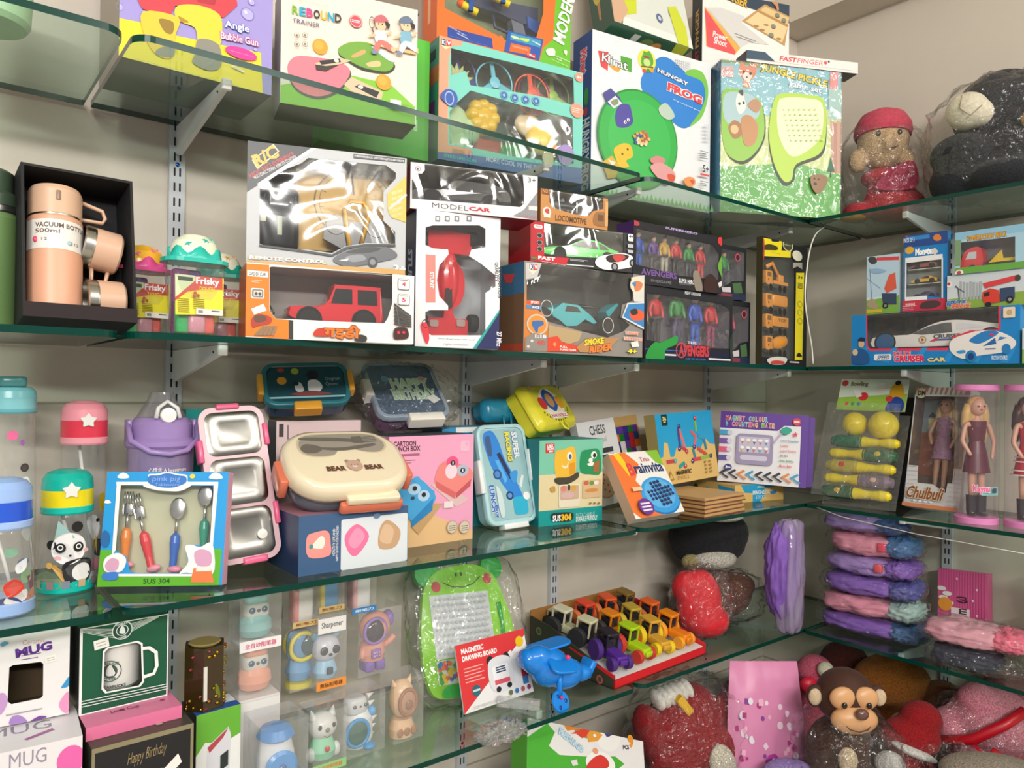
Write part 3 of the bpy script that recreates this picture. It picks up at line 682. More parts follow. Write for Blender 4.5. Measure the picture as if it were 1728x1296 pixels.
F.poly([(930,420),(1125,465),(1110,540),(915,500)],'#ee6a2e');F.bars(945,440,1095,500,3,'#f6c2a0',.4,0);F.poly([(1085,510),(1170,535),(1165,572),(1080,550)],'#d83a3a');F.text('10m',1092,520,1160,560,'#fff',.02,-10)
F.ctext('MODERN',1455,150,.155,.036,'#f6f6f0',.03,76)
F.blob([(1270,490),(1330,470),(1360,500),(1350,545),(1290,540)],'#e9f4e0');F.blob([(1440,495),(1475,500),(1465,545)],'#e9f4e0')
F.text('YOUR CHILDHOOD',1300,540,1505,585,'#f2fbe8',.02,-8);F.text('FOR',1375,572,1425,600,'#f2fbe8',.02,-8);F.text('START NOW!',1320,590,1485,640,'#f2fbe8',.02,-8)
FL=c.face('left');FL.rectuv(.35,.1,.55,.8,'#f6b48a')
root=c.done()
p=F.at(960,90)
b=MB();b.prism([(-.11,.012),(.09,.03),(.09,-.012),(.04,-.022),(.02,-.02),(-.02,-.012),(-.11,-.012)],.02,.045,('#3c4462','plastic'),XZ);b.prism([(.01,-.015),(.045,-.02),(.065,-.075),(.03,-.085)],.02,.042,('#6a6f7c','plastic'),XZ)
b.tube([(-.035,.03,-.016),(-.03,.03,-.045),(.005,.03,-.05),(.022,.03,-.025)],.004,('#3c4462','plastic'),8)
b.prism([(.055,.0),(.11,-.012),(.1,-.045),(.06,-.03)],.016,.04,('#2c5aa8','plastic'),XZ);b.build('toy_gun',root,T(p[0],.012,p[1]+.01))
def dart(parent,x,z,a,l,r=.0068,y=.012):
    b=MB();b.lathe([(0,0),(r,.002),(r,l*.82)],('#f2d22c','satin'),12);b.lathe([(r*1.02,l*.8),(r*1.05,l*.9),(r*.6,l),(0,l)],('#f06a32','satin'),12)
    o=b.build('foam_dart',parent,T(x,y,z)@R(a,'Y'));return o
for i in range(9):
    q=F.at(430+59*i,320+17*i);dart(root,q[0],q[1]-.008,-25,.04)
for x,y in((620,118),(930,40)):
    q=F.at(x,y);dart(root,q[0],q[1],-76,.055,.0095,.006)
    b=MB();b.box(-.006,-.011,-.012,.006,.011,.014,('#2c56a4','plastic'));b.build('dart_clip',root,T(q[0]-.022,.006,q[1]+.008))
M=frame((-1.098,-.165,ZA),-9.5)
Wf,Hf=.432,.447
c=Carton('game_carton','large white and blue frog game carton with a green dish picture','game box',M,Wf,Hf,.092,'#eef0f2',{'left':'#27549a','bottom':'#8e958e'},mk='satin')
F=c.F;Z(860,0,3.927)
F.poly([(585,335),(655,345),(650,470),(605,440)],'#e04a50');F.poly([(735,370),(810,390),(808,480),(740,460)],'#58a83c');F.poly([(650,430),(740,450),(720,480),(690,465)],'#f0a63c')
F.text('Kirat',612,355,782,462,'#ffffff',.01,-4,'#2f3b34',.04)
F.blob([(975,390),(1050,385),(1110,430),(1180,490),(1260,520),(1300,600),(1270,740),(1190,840),(1110,835),(1000,720),(900,640),(870,520)],'#2f86d8')
F.blob([(1160,490),(1210,460),(1275,480),(1310,560),(1310,660),(1270,780),(1190,840),(1260,740),(1295,640),(1270,540)],'#7ec850')
F.ell(908,402,58,72,'#f2e45c');F.blob([(870,390),(890,350),(930,350),(950,400),(940,440),(880,440)],'#5cab3c');F.ell(908,415,22,26,'#c8e48a');F.ell(892,350,10,10,'#5cab3c');F.ell(922,350,10,10,'#5cab3c');F.ell(905,380,20,8,'#b04438');F.line([(870,440),(950,450)],.004,'#7a5a2c')
for i,cl in enumerate(('#e0503c','#3c9a50','#f0a02c')):F.ell(890+i*25,470,12,14,cl)
F.text('HUNGRY',975,470,1182,555,'#f4f6fa',.04,-9,'#2c4a7c',.06);F.text('FROG',1042,562,1272,680,'#e8484e',.05,-7,'#ffffff',.08);F.text('frog eating ball game',1080,672,1260,730,'#dfeeff',.01,-8)
for i in range(8):
    for j in range(4):F.ell(1095+i*13,400+j*15+i*3,3.4,4,'#9aa0a8')
F.ell(845,930,255,330,'#1f8f3a',40);F.ell(848,930,245,318,'#32b24c',40);F.ell(855,935,200,265,'#3cbc56',40)
F.poly([(610,620),(660,590),(720,650),(735,690),(690,720),(640,700)],'#4a4a96');F.poly([(640,680),(690,640),(735,690),(680,725)],'#dfe4ee');F.blob([(660,680),(700,660),(710,690),(680,705)],'#8a9a6a')
F.blob([(690,760),(720,700),(780,700),(800,760),(805,820),(760,850),(700,840)],'#4d46a0');F.ell(755,815,9,11,'#fff');F.ell(775,800,9,11,'#fff');F.ell(757,816,4,5,'#111');F.ell(776,801,4,5,'#111')
F.blob([(680,990),(740,955),(790,970),(805,1040),(760,1070),(780,1110),(720,1110),(690,1050)],'#e6bf2e');F.ell(735,1025,7,8,'#6a4a10');F.ell(770,995,7,8,'#6a4a10')
F.poly([(600,1080),(665,1035),(720,1110),(690,1180),(640,1190)],'#d8b23a');F.poly([(640,1060),(690,1080),(670,1110)],'#e9e4d0')
F.blob([(975,720),(1020,690),(1060,730),(1080,780),(1040,800),(990,770)],'#bcd0c0')
for i in range(26):
    a=i*2.4;r=6+8*math.sqrt(i);F.ell(860+r*1.1*math.cos(a),925+r*math.sin(a),10,11,('#d8a24c','#e0c07a','#4a5aa8','#c85a50','#e8d8b0')[i%5])
F.blob([(915,1060),(960,1040),(1010,1060),(1000,1090),(930,1090)],'#d88a8a');F.blob([(915,1110),(980,1085),(1060,1130),(1080,1190),(1020,1230),(950,1170)],'#e0a0a0');F.blob([(1030,1160),(1075,1170),(1070,1210),(1035,1200)],'#d8583c')
for j in range(5):
    for i in range(3):F.ell(1275+i*12,840+j*24,4,9,'#cfd4da')
F.bars(1240,1000,1295,1070,4,'#7a7f86');F.text('5+',1258,1100,1296,1155,'#3a3d42',.02);F.rect(1240,1155,1300,1180,'#e05a5a');F.bars(1240,1200,1295,1250,3,'#7a7f86')
F.blob([(1130,1200),(1160,1180),(1200,1190),(1205,1230),(1160,1245)],'#e89a5a');F.blob([(1170,1200),(1200,1205),(1190,1230)],'#d85a4a')
F.bars(695,262,735,285,2,'#c4c8cc')
for i in range(28):
    u=.02+i*.035;F.polyuv([(u,1),(u+.016,1-.035-.02*((i*7)%5)/5),(u+.034,1)],'#86cf76')
FL=c.face('left');Z(860,0,3.927)
FL.text('Kirat',470,340,510,480,'#e8596a',.04,-90,'#e9edf4',.06);FL.text('HUNGRY FROG',478,800,525,1250,'#eef2f8',.04,-90,'#1d3f78',.05);FL.ell(510,640,14,60,'#2f9a48');FL.ell(505,740,14,30,'#b8485a')
c.done()
M=frame((-1.05,-.20,ZA+.447+.024),-6,14,0)
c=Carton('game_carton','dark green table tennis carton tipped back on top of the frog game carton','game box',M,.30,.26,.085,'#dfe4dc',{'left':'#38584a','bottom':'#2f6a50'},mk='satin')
F=c.F;Z(960,0,6.646)
F.rectuv(0,.9,1,1,'#eef0ea');F.polyuv([(0,0),(.34,0),(.22,.5),(.1,1),(0,1)],'#2f6a50')
F.polyuv([(.02,.4),(.3,.2),(.36,.45),(.3,.8),(.1,.9)],'#d2dc3c');F.polyuv([(.01,.6),(.12,.55),(.2,.8),(.08,1),(0,1)],'#d9b090')
for u,v in((.5,.45),(.68,.3),(.78,.62),(.6,.75)):
    F.polyuv([(u+.04*math.cos(a),v+.06*math.sin(a))for a in[k*PI/8 for k in range(16)]],'#5f6f94');F.polyuv([(u+.02*math.cos(a),v+.03*math.sin(a))for a in[k*PI/8 for k in range(16)]],'#cfd6de')
F.polyuv([(.74,.55),(.86,.5),(.95,.75),(.94,1),(.8,1)],'#d2dc3c')
FB=c.face('bottom')
FB.polyuv([(.5+.07*math.cos(a),.42+.2*math.sin(a))for a in[k*PI/10 for k in range(20)]],'#7d9a5a');FB.polyuv([(.62+.06*math.cos(a),.5+.24*math.sin(a))for a in[k*PI/10 for k in range(20)]],'#f0a04c')
FB.polyuv([(.78,0),(.95,0),(.98,.5),(.93,.95),(.85,.7)],'#d2dc3c');FB.rectuv(.3,.2,.38,.5,'#f2f2ee')
q=FB.uv(.66,.86);FB._txt('BALL SERIES',q[0],q[1],.075,.011,'#e8efe6',.01,0)
FLf=c.face('left');FLf.polyuv([(.4+.2*math.cos(a),.5+.16*math.sin(a))for a in[k*PI/10 for k in range(20)]],'#c9bb4c');FLf.polyuv([(.36,.64),(.5,.64),(.46,.85),(.36,.85)],'#b98a5a');FLf.polyuv([(.14+.07*math.cos(a),.35+.06*math.sin(a))for a in[k*PI/10 for k in range(20)]],'#e8964c')
c.done()
MJ=M=frame((-.668,-.270,ZA),-26.7)
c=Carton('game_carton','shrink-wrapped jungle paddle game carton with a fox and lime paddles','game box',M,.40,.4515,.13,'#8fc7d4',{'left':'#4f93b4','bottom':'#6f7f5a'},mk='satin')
F=c.F;Z(1160,0,5.4)
F.poly([(205,560),(205,470),(850,590),(830,610),(640,620),(480,580)],'#8a9a6a')
F.poly([(205,590),(420,600),(425,690),(205,690)],'#dcb6b0');F.text('Kirat',222,605,415,705,'#fbf6f2',.01,-2,'#c2545a',.04)
F.blob([(470,640),(490,560),(530,600),(570,600),(625,570),(630,640),(600,710),(540,740),(490,700)],'#e08a68');F.blob([(500,690),(540,660),(590,690),(560,735),(530,735)],'#f4e6da');F.ell(513,655,12,14,'#2f2a2a');F.ell(573,672,12,14,'#2f2a2a');F.ell(540,705,9,7,'#2f2a2a');F.blob([(510,740),(570,745),(560,800),(510,790)],'#dc9a74')
F.text('JUNGLE PICKLE',668,625,1275,770,'#f4d84c',.035,-8,'#5a6a2c',.05);F.text('game set',920,760,1220,850,'#ffffff',.02,-6,'#3a86a8',.04)
F.poly([(1300,640),(1375,655),(1360,860),(1290,850)],'#ee9a9a')
Z(1288,0,3.927)
F.poly([(-500,780),(520,720),(540,1500),(-500,1500)],'#cfdc94');F.poly([(-500,1090),(200,1080),(540,1160),(540,1500),(-500,1500)],'#5fb24e')
F.poly([(430,590),(530,600),(530,800),(430,790)],'#a9d0c8')
for k in range(4):F.poly([(440+22*k,800+20*(k%2)),(470+18*k,810),(470+16*k,1150),(450+18*k,1150)],('#c9a08c','#b98a7a')[k%2])
F.poly([(418,1140),(442,1040),(470,1140)],'#2f6a48');F.poly([(438,1130),(448,1130),(448,1180),(438,1180)],'#3a4a34')
F.blob([(60,690),(120,630),(300,640),(400,680),(415,900),(380,1040),(220,1110),(200,1200),(130,1230),(60,1100),(30,900)],'#2f3a24');F.blob([(62,680),(122,622),(300,632),(400,672),(412,880),(370,1020),(215,1090),(185,1190),(130,1200),(66,1080),(34,890)],'#b4d64c');F.blob([(90,700),(140,650),(290,655),(385,690),(390,850),(340,960),(190,1040),(100,900)],'#e6f0c4')
F.blob([(-280,640),(-180,600),(-90,640),(-10,700),(10,900),(-60,1040),(-160,1090),(-260,980)],'#2f3a24');F.blob([(-285,630),(-180,592),(-90,632),(-14,692),(2,890),(-64,1020),(-165,1070),(-266,970)],'#8fc24a');F.blob([(-265,640),(-170,610),(-60,650),(-40,780),(-240,820)],'#a9c8cc')
F.blob([(-180,640),(-150,600),(-130,650),(-120,720),(-160,760),(-185,700)],'#e6e4de');F.ell(-163,690,8,10,'#3a3a3a');F.ell(-135,685,8,10,'#3a3a3a');F.blob([(-170,610),(-140,600),(-140,640)],'#4a4a4a')
F.blob([(-235,850),(-200,800),(-150,830),(-150,900),(-200,920)],'#a87448');F.ell(-195,860,26,30,'#e0bb88');F.blob([(-150,790),(-90,770),(-40,840),(-60,950),(-130,960)],'#c08a5a');F.blob([(-110,700),(-60,660),(-20,700),(-50,750)],'#b98a6a')
for i in range(7):
    for j in range(7):F.ell(130+34*i+8*j,730+34*j,6,6,'#cfdc9a')
F.blob([(300,1180),(340,1160),(410,1180),(400,1240),(350,1290),(310,1250)],'#8f6a44');F.ell(330,1225,12,10,'#2f241a');F.ell(352,1195,6,6,'#2f241a');F.ell(325,1190,6,6,'#2f241a')
FLf=c.face('left');FLf.rectuv(0,.0,1,.12,'#2f6f9a')
o=c.done()
e=.0025;b=MB();b.box(-e,-e,.0005,.40+e,.13+e,.4515+e,film(body=.02,gloss=.09,bump=.5,scale=26));b.build('shrink_wrap',o)
zj=ZA+.452
M=MJ@T(-.03,.066,.4525)@R(5,'Z')
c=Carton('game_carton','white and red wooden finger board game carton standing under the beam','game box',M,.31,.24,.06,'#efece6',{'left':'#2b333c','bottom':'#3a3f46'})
F=c.F;Z(1160,0,5.4)
F.poly([(250,-200),(400,-200),(1000,-200),(1000,230),(960,220),(640,100),(400,20)],'#354556');F.text('FINGER',330,-70,552,52,'#f0b83a',.03,-12,'#22303c',.04)
F.poly([(158,62),(160,62),(480,440),(430,500),(170,420)],'#e8b04c');F.poly([(155,70),(440,470),(430,500),(180,425)],'#f0555a');F.text('Power',232,288,362,368,'#fff4ee',.02,-8);F.text('Shoot',240,345,358,425,'#fff4ee',.02,-8)
F.poly([(180,70),(300,70),(520,150),(495,210),(740,410),(560,390),(480,440)],'#d8d6d2')
F.poly([(495,190),(705,40),(940,155),(885,420),(870,410)],'#c49a62');F.poly([(530,195),(645,105),(915,240),(860,390)],'#e9cf9c');F.poly([(660,95),(705,62),(925,165),(910,225)],'#e2c48c');F.poly([(640,95),(920,235),(908,250),(632,108)],'#b98d54')
for x,y in((780,240),(875,185),(815,140),(760,320)):F.ell(x,y+5,22,22,'#5a5a50');F.ell(x,y,22,18,'#8a8a7a')
for x,y in((715,230),(625,240),(680,275),(830,355)):F.ell(x,y,22,8,'#b48a50')
F.poly([(755,-40),(820,-40),(830,90),(815,110),(800,60),(790,50)],'#c98f6a');F.line([(425,305),(620,380)],.0012,'#7a7a78');F.line([(440,335),(600,390)],.0012,'#7a7a78')
FLf=c.face('left');q=FLf.uv(.5,.45);FLf._txt('FINGER',q[0],q[1],.12,.02,'#e6b85a',.03,90);q=FLf.uv(.5,.85);FLf._txt('FAST',q[0],q[1],.06,.02,'#c8404c',.03,90)
c.done()
M=MJ@T(.08,-.004,.4525)
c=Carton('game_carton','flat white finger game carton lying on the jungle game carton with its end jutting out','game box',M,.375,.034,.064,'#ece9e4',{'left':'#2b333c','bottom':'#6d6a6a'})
F=c.F;Z(1160,0,5.4)
F.polyuv([(0,0),(.16,0),(.25,.75),(0,.75)],'#3c5468');F.tuv('FAST',.29,.2,.44,.62,'#e8545c',.03,0,None,0,.2);F.tuv('FINGER',.45,.2,.68,.62,'#e8545c',-.005,0,None,0,.2);F.euv(.7,.35,.014,.014,'#e8545c');F.euv(.73,.22,.009,.009,'#2c2c2c');F.rectuv(0,.76,1,.8,'#d2cfca')
c.done()
P=on_z(1480,352,ZA);P=Vector((-.33,-.50,ZA))
def sphere_at(px,py,y):q=on_y(px,py,y);return q
ax=Vector((.78,-.62,0))
q0=on_x(1490,240,-.16)
M0=T(q0.x,q0.y,ZA)@S(1.08)
r=empty('plush_doll',M0@R(-52,'Z'),'pale soft doll in a red cap, wrapped in clear film on the top shelf','soft toy')
hz=(q0.z-ZA)/1.08
plush('head',[((0,0,hz),(.07,.065,.082)),((.06,-.02,hz-.06),(.02,.02,.026)),((-.07,-.01,hz-.055),(.026,.024,.034)),((0,-.06,hz-.015),(.016,.02,.03))],'#dcb98e',r)
plush('body',[((0,0,hz-.105),(.06,.05,.03)),((.03,.0,.052),(.085,.065,.052)),((-.07,-.01,.032),(.04,.05,.03)),((.02,-.01,.075),(.07,.05,.05))],'#c23440',r)
b=MB();b.lathe([(.075,-.012),(.079,.0),(.076,.022),(.06,.05),(.03,.066),(0,.07)],('#c4485c','cloth'),26,T(0,.002,hz+.026)@R(-6,'X'),True,1,.95);b.build('cap',r)
b=MB()
for x in(-.025,.03):b.ell((x,-.061,hz+.008),(.006,.004,.008),('#2a211c','gloss'))
b.tube([(.0,-.066,hz-.032),(.012,-.067,hz-.038),(.026,-.062,hz-.03)],.0016,('#5a3428','matte'),6);b.build('face_features',r)
b=MB();b.prism(smooth_loop([(-.03,.0),(-.005,.045),(.05,.075),(.072,.06),(.07,.0)],4),-.066,-.058,('#a02848','cloth'),XZ@T(0,.085,0));b.build('scarf',r)
b=MB()
for s_,x in((.035,-.085),):b.ell((x,-.03,s_*.36),(s_,.03,s_*.35),('#e0932e','plush'))
b.build('foot',r)
bag('clear_wrap',0,0,(0,0,hz*.62),(.115,.085,hz*.62),BAGF(),.014,16,3,r,2.6,flat_base=-hz*.62+.001)
q1=on_x(1705,235,-.19)
bpy.context.view_layer.update();r=empty('teddy_bear',T(-.17,q1.y,ZA)@R(-84,'Z'),'large dark grey teddy bear with a cream muzzle in a clear drawstring bag','soft toy')
n0=on_x(1626,182,-.25);I=r.matrix_world.inverted();n_=I@n0
plush('body',[((n_.x+.06,.06,n_.z+.01),(.125,.09,.115)),((n_.x+.14,.05,.126),(.15,.09,.12)),((n_.x-.02,.0,.076),(.085,.08,.07)),((n_.x+.1,-.02,.062),(.12,.09,.055)),((n_.x-.02,-.02,.15),(.08,.06,.06)),((n_.x+.13,.06,n_.z+.06),(.05,.03,.05))],'#26272e',r,None,.009)
plush('muzzle',[((n_.x,-.035,n_.z),(.055,.05,.052)),((n_.x+.02,-.03,n_.z-.01),(.045,.045,.04))],'#e2d9c0',r,None,.005,'cloth')
b=MB();b.tube([(n_.x+.0,-.086,n_.z+.03),(n_.x-.005,-.088,n_.z-.005),(n_.x+.02,-.084,n_.z-.03),(n_.x+.045,-.072,n_.z-.005)],.0016,('#9a8f78','matte'),6);b.build('seam',r)
b=MB();b.ell((n_.x+.16,-.045,n_.z-.06),(.03,.02,.028),('#d8a86a','plush'));b.ell((n_.x+.17,-.05,n_.z-.085),(.025,.02,.014),('#5c6a5a','plush'));b.build('paw',r)
bg=bag('drawstring_bag',0,0,(n_.x+.09,.02,.18),(.21,.125,.18),BAGF(),.02,18,9,r,2.5,flat_base=-.179)
b=MB();cord=[on_x(*q,-.262)for q in((1552,258),(1558,248),(1580,225),(1610,190),(1630,136),(1648,120),(1700,112),(1740,98))]
I2=(r.matrix_world@bg.matrix_local).inverted()
b.tube(smooth_loop([tuple(I2@v)for v in cord],4,False),.0035,('#a23a66','cloth'),8)
for q in((1672,112),(1690,108),(1660,118),(1630,128)):b.ell(tuple(I2@on_x(*q,-.265)),(.018,.012,.014),('#f0568c','cloth'))
b.build('drawstring',bg)
# ====== second shelf
q=on_y(0,440,-.25)
r=empty('vacuum_flask',T(q.x-.012,q.y,ZB),'green vacuum flask cut off by the left edge of the photo','flask')
b=MB();b.lathe([(.0,.002),(.033,.002),(.036,.006),(.036,.165),(.034,.175)],('#6b8a55','satin'),28);b.build('body',r)
b=MB();b.lathe([(.0355,.173),(.0365,.175),(.0365,.182),(.0355,.184)],('#c9cbc9','metal'),28);b.build('steel_ring',r)
b=MB();b.lathe([(.0345,.184),(.034,.2),(.028,.206),(.028,.235),(.02,.24),(0,.24)],('#3f5140','satin'),28);b.build('lid',r)
def gift(P,yaw,lean,W,H,D,label):
    M=frame(P,yaw,lean);r=empty('gift_box',M,label,'gift box');t=.004;b=MB();k=('#1d1d20','matte')
    b.box(0,D-t,0,W,D,H,k);b.box(0,0,0,t,D-t,H,k);b.box(W-t,0,0,W,D-t,H,k);b.box(t,0,H-t,W-t,D-t,H,k);b.box(t,0,0,W-t,D-t,t,k)
    b.build('tray',r);b=MB();b.box(0,-.002,0,W,0,.022,('#25191c','matte'));b.build('front_lip',r);return r,M
PX=on_y(38,553,-.345)
r,MG=gift((PX[0],PX[1],ZB+.0155),3,10,.152,.234,.088,'open black gift box leaning back with a peach flask and cups in it')
def flask(M,label,cat):
    r=empty('vacuum_flask',M,label,cat);p=('#e3a98a','satin');p2=('#d9b396','satin')
    b=MB();b.lathe([(.0,0),(.034,0),(.038,.004),(.038,.155),(.0365,.158)],p,30);b.build('body',r)
    b=MB();b.lathe([(.0369,.158),(.0369,.1605)],('#b9b4ac','metal'),30);b.build('steel_ring',r)
    b=MB();b.lathe([(.0368,.161),(.037,.2),(.034,.207),(.0,.208)],p2,30)
    b.tube([(.034,0,.197),(.066,0,.188),(.07,0,.176),(.066,0,.168),(.036,0,.168)],.0045,p2,8,None,False,.7);c=b.build('cup_lid',r)
    b=MB();b.rbox(-.0028,-.0012,-.008,.0028,.0012,.008,.0025,('#9a8272','satin'),T(-.002,-.0372,.188));b.build('slot',c)
    b=MB();rr=.0384;n=14
    vs=[(rr*math.sin(a),-rr*math.cos(a),z)for z in(.103,.149)for a in[math.radians(-80+160*i/n)for i in range(n+1)]]
    b.add(vs,[(i,i+1,n+2+i,n+1+i)for i in range(n)],'#efe9e2',None,True)
    def arc(s,y0,h,a0,a1,cl,bold=.01):
        vs,fs=text_geo(s,bold);xs=[v[0]for v in vs];ys=[v[1]for v in vs]
        b.add([((rr+.0003)*math.sin(t),-(rr+.0003)*math.cos(t),y0+(v[1]-min(ys))/(max(ys)-min(ys))*h)for v in vs for t in[math.radians(a0+(a1-a0)*(v[0]-min(xs))/(max(xs)-min(xs)))]],fs,cl)
    arc('VACUUM BOTTLE',.136,.0075,-50,62,'#5a4a44',.02);arc('500ml',.127,.0065,-50,0,'#6a5a52');arc('12',.115,.0045,-36,-24,'#8a7a74');arc('12',.112,.0045,32,44,'#8a7a74')
    b.ell((rr*math.sin(-.85),-rr*math.cos(-.85),.117),(.004,.002,.005),'#d8456a',None,8,6);b.ell((rr*math.sin(.35),-rr*math.cos(.35),.114),(.004,.002,.004),'#a9c0cc',None,8,6)
    b.build('paper_band',r);return r
flask(MG@T(.046,.0425,.0055)@R(1.5,'Y'),'peach vacuum flask with a white paper band in the black gift box','flask')
def cup(M,label):
    r=empty('steel_cup',M,label,'cup','peach cups in the black gift box');b=MB();c=('#d9b196','satin')
    b.lathe([(.0,.0),(.028,0),(.031,.003),(.031,.036),(.0295,.037)],c,26);b.tube([(.0,-.03,.01),(.006,-.052,.012),(.006,-.053,.03),(0,-.03,.032)],.0032,c,8);b.build('body',r)
    b=MB();b.lathe([(.0308,.036),(.0315,.0385),(.0315,.049),(.029,.051),(.028,.04),(.0,.03)],('#c4c2ba','metal'),26);b.build('rim',r)
    b=MB();b.box(-.01,-.0003,-.0004,.01,.0003,.0004,('#8a6a58','matte'),T(.012,-.0302,.022)@R(90,'Y')@T(0,0,0));b.build('seam',r);return r
cup(MG@T(.139,.0445,.122)@R(10,'Y')@R(-90,'Y')@R(-90,'Z')@S(1.08),'upper peach cup lying on its side in the black gift box')
cup(MG@T(.143,.0445,.0425)@R(-90,'Y')@R(150,'Z')@S(1.08),'lower peach cup lying on its side in the black gift box')
def dough(P,yaw,dome,rim,star_,label,s=1,parts=True):
    M=T(*P)@R(yaw,'Z')@S(s);r=empty('dough_tub',M,label,'play dough','play dough tubs');b=MB()
    for cx,cy,cl,h in((-.02,-.005,'#3fbf6a',.05),(.018,-.008,'#ee6a62',.055),(.0,.015,'#6a4a8a',.1),(-.022,.012,'#8a3f7a',.1),(.02,.015,'#d8b23a',.09),(.0,-.012,'#d898a8',.03)):
        b2=MB();b2.rbox(-.013,-.01,0,.013,.01,h,.006,(cl,'plastic'),T(cx*.8,cy,.004));b2.build('dough_stick',r)
    def rr(w,d):return rrect(-w/2,-d/2,w/2,d/2,d*.4,4)
    b=MB();lv=((0,.062,.042),(.01,.068,.046),(.1,.086,.054),(.112,.088,.056));n=len(rr(1,1));vs=[(x,y,z)for z,w_,d_ in lv for x,y in rr(w_,d_)]
    b.add(vs,[(j*n+i,j*n+(i+1)%n,(j+1)*n+(i+1)%n,(j+1)*n+i)for j in range(3)for i in range(n)]+[list(range(n))[::-1]],film(body=.04,gloss=.1,bump=.4,scale=30),None,True);b.build('clear_cup',r)
    b=MB();b.prism(rr(.098,.062),.112,.118,(rim,'plastic'));
    pr=[];m=40
    for i in range(m):
        a=2*PI*i/m;pr.append((math.cos(a),math.sin(a),.131+.006*math.sin(7*a)))
    vs=[(x*.041,y*.031,.118)for x,y,z in pr]+[(x*.0395,y*.03,z)for x,y,z in pr]+[(x*.034,y*.026,z)for x,y,z in pr]
    b.add(vs,[(j*m+i,j*m+(i+1)%m,(j+1)*m+(i+1)%m,(j+1)*m+i)for j in range(2)for i in range(m)],(rim,'plastic'),None,True);b.build('rim',r)
    b=MB();b.lathe([(.038,0),(.037,.012),(.031,.026),(.018,.036),(0,.04)],(dome,'plastic'),26,T(0,0,.12),True,1,.78)
    for a,e in((-70,42),(-20,50),(-120,30)):
        n_=Vector((math.cos(math.radians(a))*math.cos(math.radians(e)),.78*math.sin(math.radians(a))*math.cos(math.radians(e)),math.sin(math.radians(e))));c0=Vector((n_.x*.0375,n_.y*.0375,.12+n_.z*.0405));qn=n_.to_track_quat('Z','Y').to_matrix().to_4x4()
        b.prism(star(0,0,.006),-.001,.0012,(star_,'plastic'),T(*c0)@qn)
    b.build('dome_lid',r)
    b=MB();FM=Matrix.Translation((-.034,-.0273,.03))@R(-5,'X');F=Face(b,.07,.062,M,FM)
    b.add([(0,0,0),(.07,0,.004),(.072,0,.062),(.0,0,.06)],[(0,1,2,3)],'#e9dd3a',FM)
    F.polyuv([(0,.0),(1,.0),(1,.3),(.6,.32),(.25,.42),(0,.66)],'#cf4a36');F.polyuv([(0,0),(.42,0),(.42,.12),(.2,.36),(0,.58)],'#cfe0b0');F.polyuv([(.06,.05),(.36,.05),(.36,.15),(.06,.15)],'#2e3f2a')
    q=F.uv(.68,.14);F._txt('Frisky',*q,.036,.017,'#d8453a',.07,0);F._txt('Frisky',*q,.035,.014,'#ffffff',.03,0);q=F.uv(.66,.31);F._txt('DOUGH',*q,.022,.007,'#f4c92c',.04,0)
    for i in range(8):F.rectuv(.04,.6+i*.045,.28,.615+i*.045,'#8a7f20');F.rectuv(.36,.58+i*.045,.6,.595+i*.045,'#8a7f20')if i<6 else 0
    F.rectuv(.42,.82,.98,.97,'#e6e4da');F.rectuv(.46,.86,.56,.93,'#8a8a88');F.rectuv(.74,.85,.92,.88,'#5a5a58')
    for u,v in((.4,.44),(.46,.5),(.38,.52)):F.polyuv([(u+.035*math.cos(k),v+.04*math.sin(k))for k in[i*PI/5 for i in range(10)]],'#b0503a')
    b.build('paper_label',r);return r
q=on_y(328,563,-.33);dough((q.x,-.325,ZB),0,'#e6ecd2','#2fbfae','#35c0b4','tub of play dough with a pale dome lid and turquoise rim',1.06)
dough((q.x-.06,-.235,ZB),8,'#f2b632','#e8589a','#f07ab0','tub of play dough with a yellow dome lid and pink rim',.98)
dough((q.x+.075,-.215,ZB),-12,'#e4e0c8','#1f8f7c','#e0a060','tub of play dough half hidden behind the pale-domed tub and the orange jeep box',1.02)
M=frame((-2.091,-.365,ZB),-12.4);Z(400,230,3.502)
JP=lambda F:[F.at(*p)for p in((192,775),(205,770),(918,815),(918,985),(890,1075),(870,1105),(600,1095),(300,1080),(230,1078),(192,1030))]
c=Carton('toy_car_box','orange and white window box with a red jeep, under the silver racing car box','toy box',M,.294,.126,.105,'#f0eeea',{'left':'#c65a24','top':'#c9c2b8'},[JP],'#a39d98')
F=c.F
F.poly([(40,750),(190,760),(190,1030),(230,1080),(305,1085),(305,1200),(40,1180)],'#f58220');F.poly([(305,1085),(332,1088),(332,1200),(305,1198)],'#3a3634')
F.poly([(60,790),(182,800),(182,835),(60,825)],'#f4f2ee');F.text('GADDI CAR',70,800,172,828,'#5a5a5c',.02);F.bars(85,845,150,870,2,'#f7c79a')
F.rect(82,895,160,962,'#efe9e2',.003);F.rect(88,902,155,955,'#8a8680',.003);F.rect(98,912,146,945,'#d8d4ce');F.ell(112,930,9,10,'#55524e');F.ell(134,932,9,10,'#55524e')
F.poly([(82,1020),(155,990),(175,1030),(100,1055)],'#f2f0ec');F.blob([(85,1080),(130,1050),(200,1070),(195,1105),(130,1120),(90,1130)],'#b8402e');F.blob([(100,1060),(160,1060),(170,1090),(110,1100)],'#6a4a3c')
for i in range(5):F.poly([(100+24*i,1175),(150+18*i,1120),(165+18*i,1122),(120+24*i,1180)],'#9a7a5c')
for i,(x,y)in enumerate(((985,875),(985,965))):F.ring(x,y,36,36,.06,'#6a6a6a',4)if False else F.rect(x-36,y-34,x+32,y+36,'#6a6866',.003);F.rect(949+3,[843,933][i],949+65,[908,998][i],'#f3f1ec',.003);F.text('45'[i],972,[862,955][i],994,[888,980][i],'#d8424a',.03);F.bars(962,[848,940][i],1006,[858,950][i],1,'#4a4a4a',.5,0)
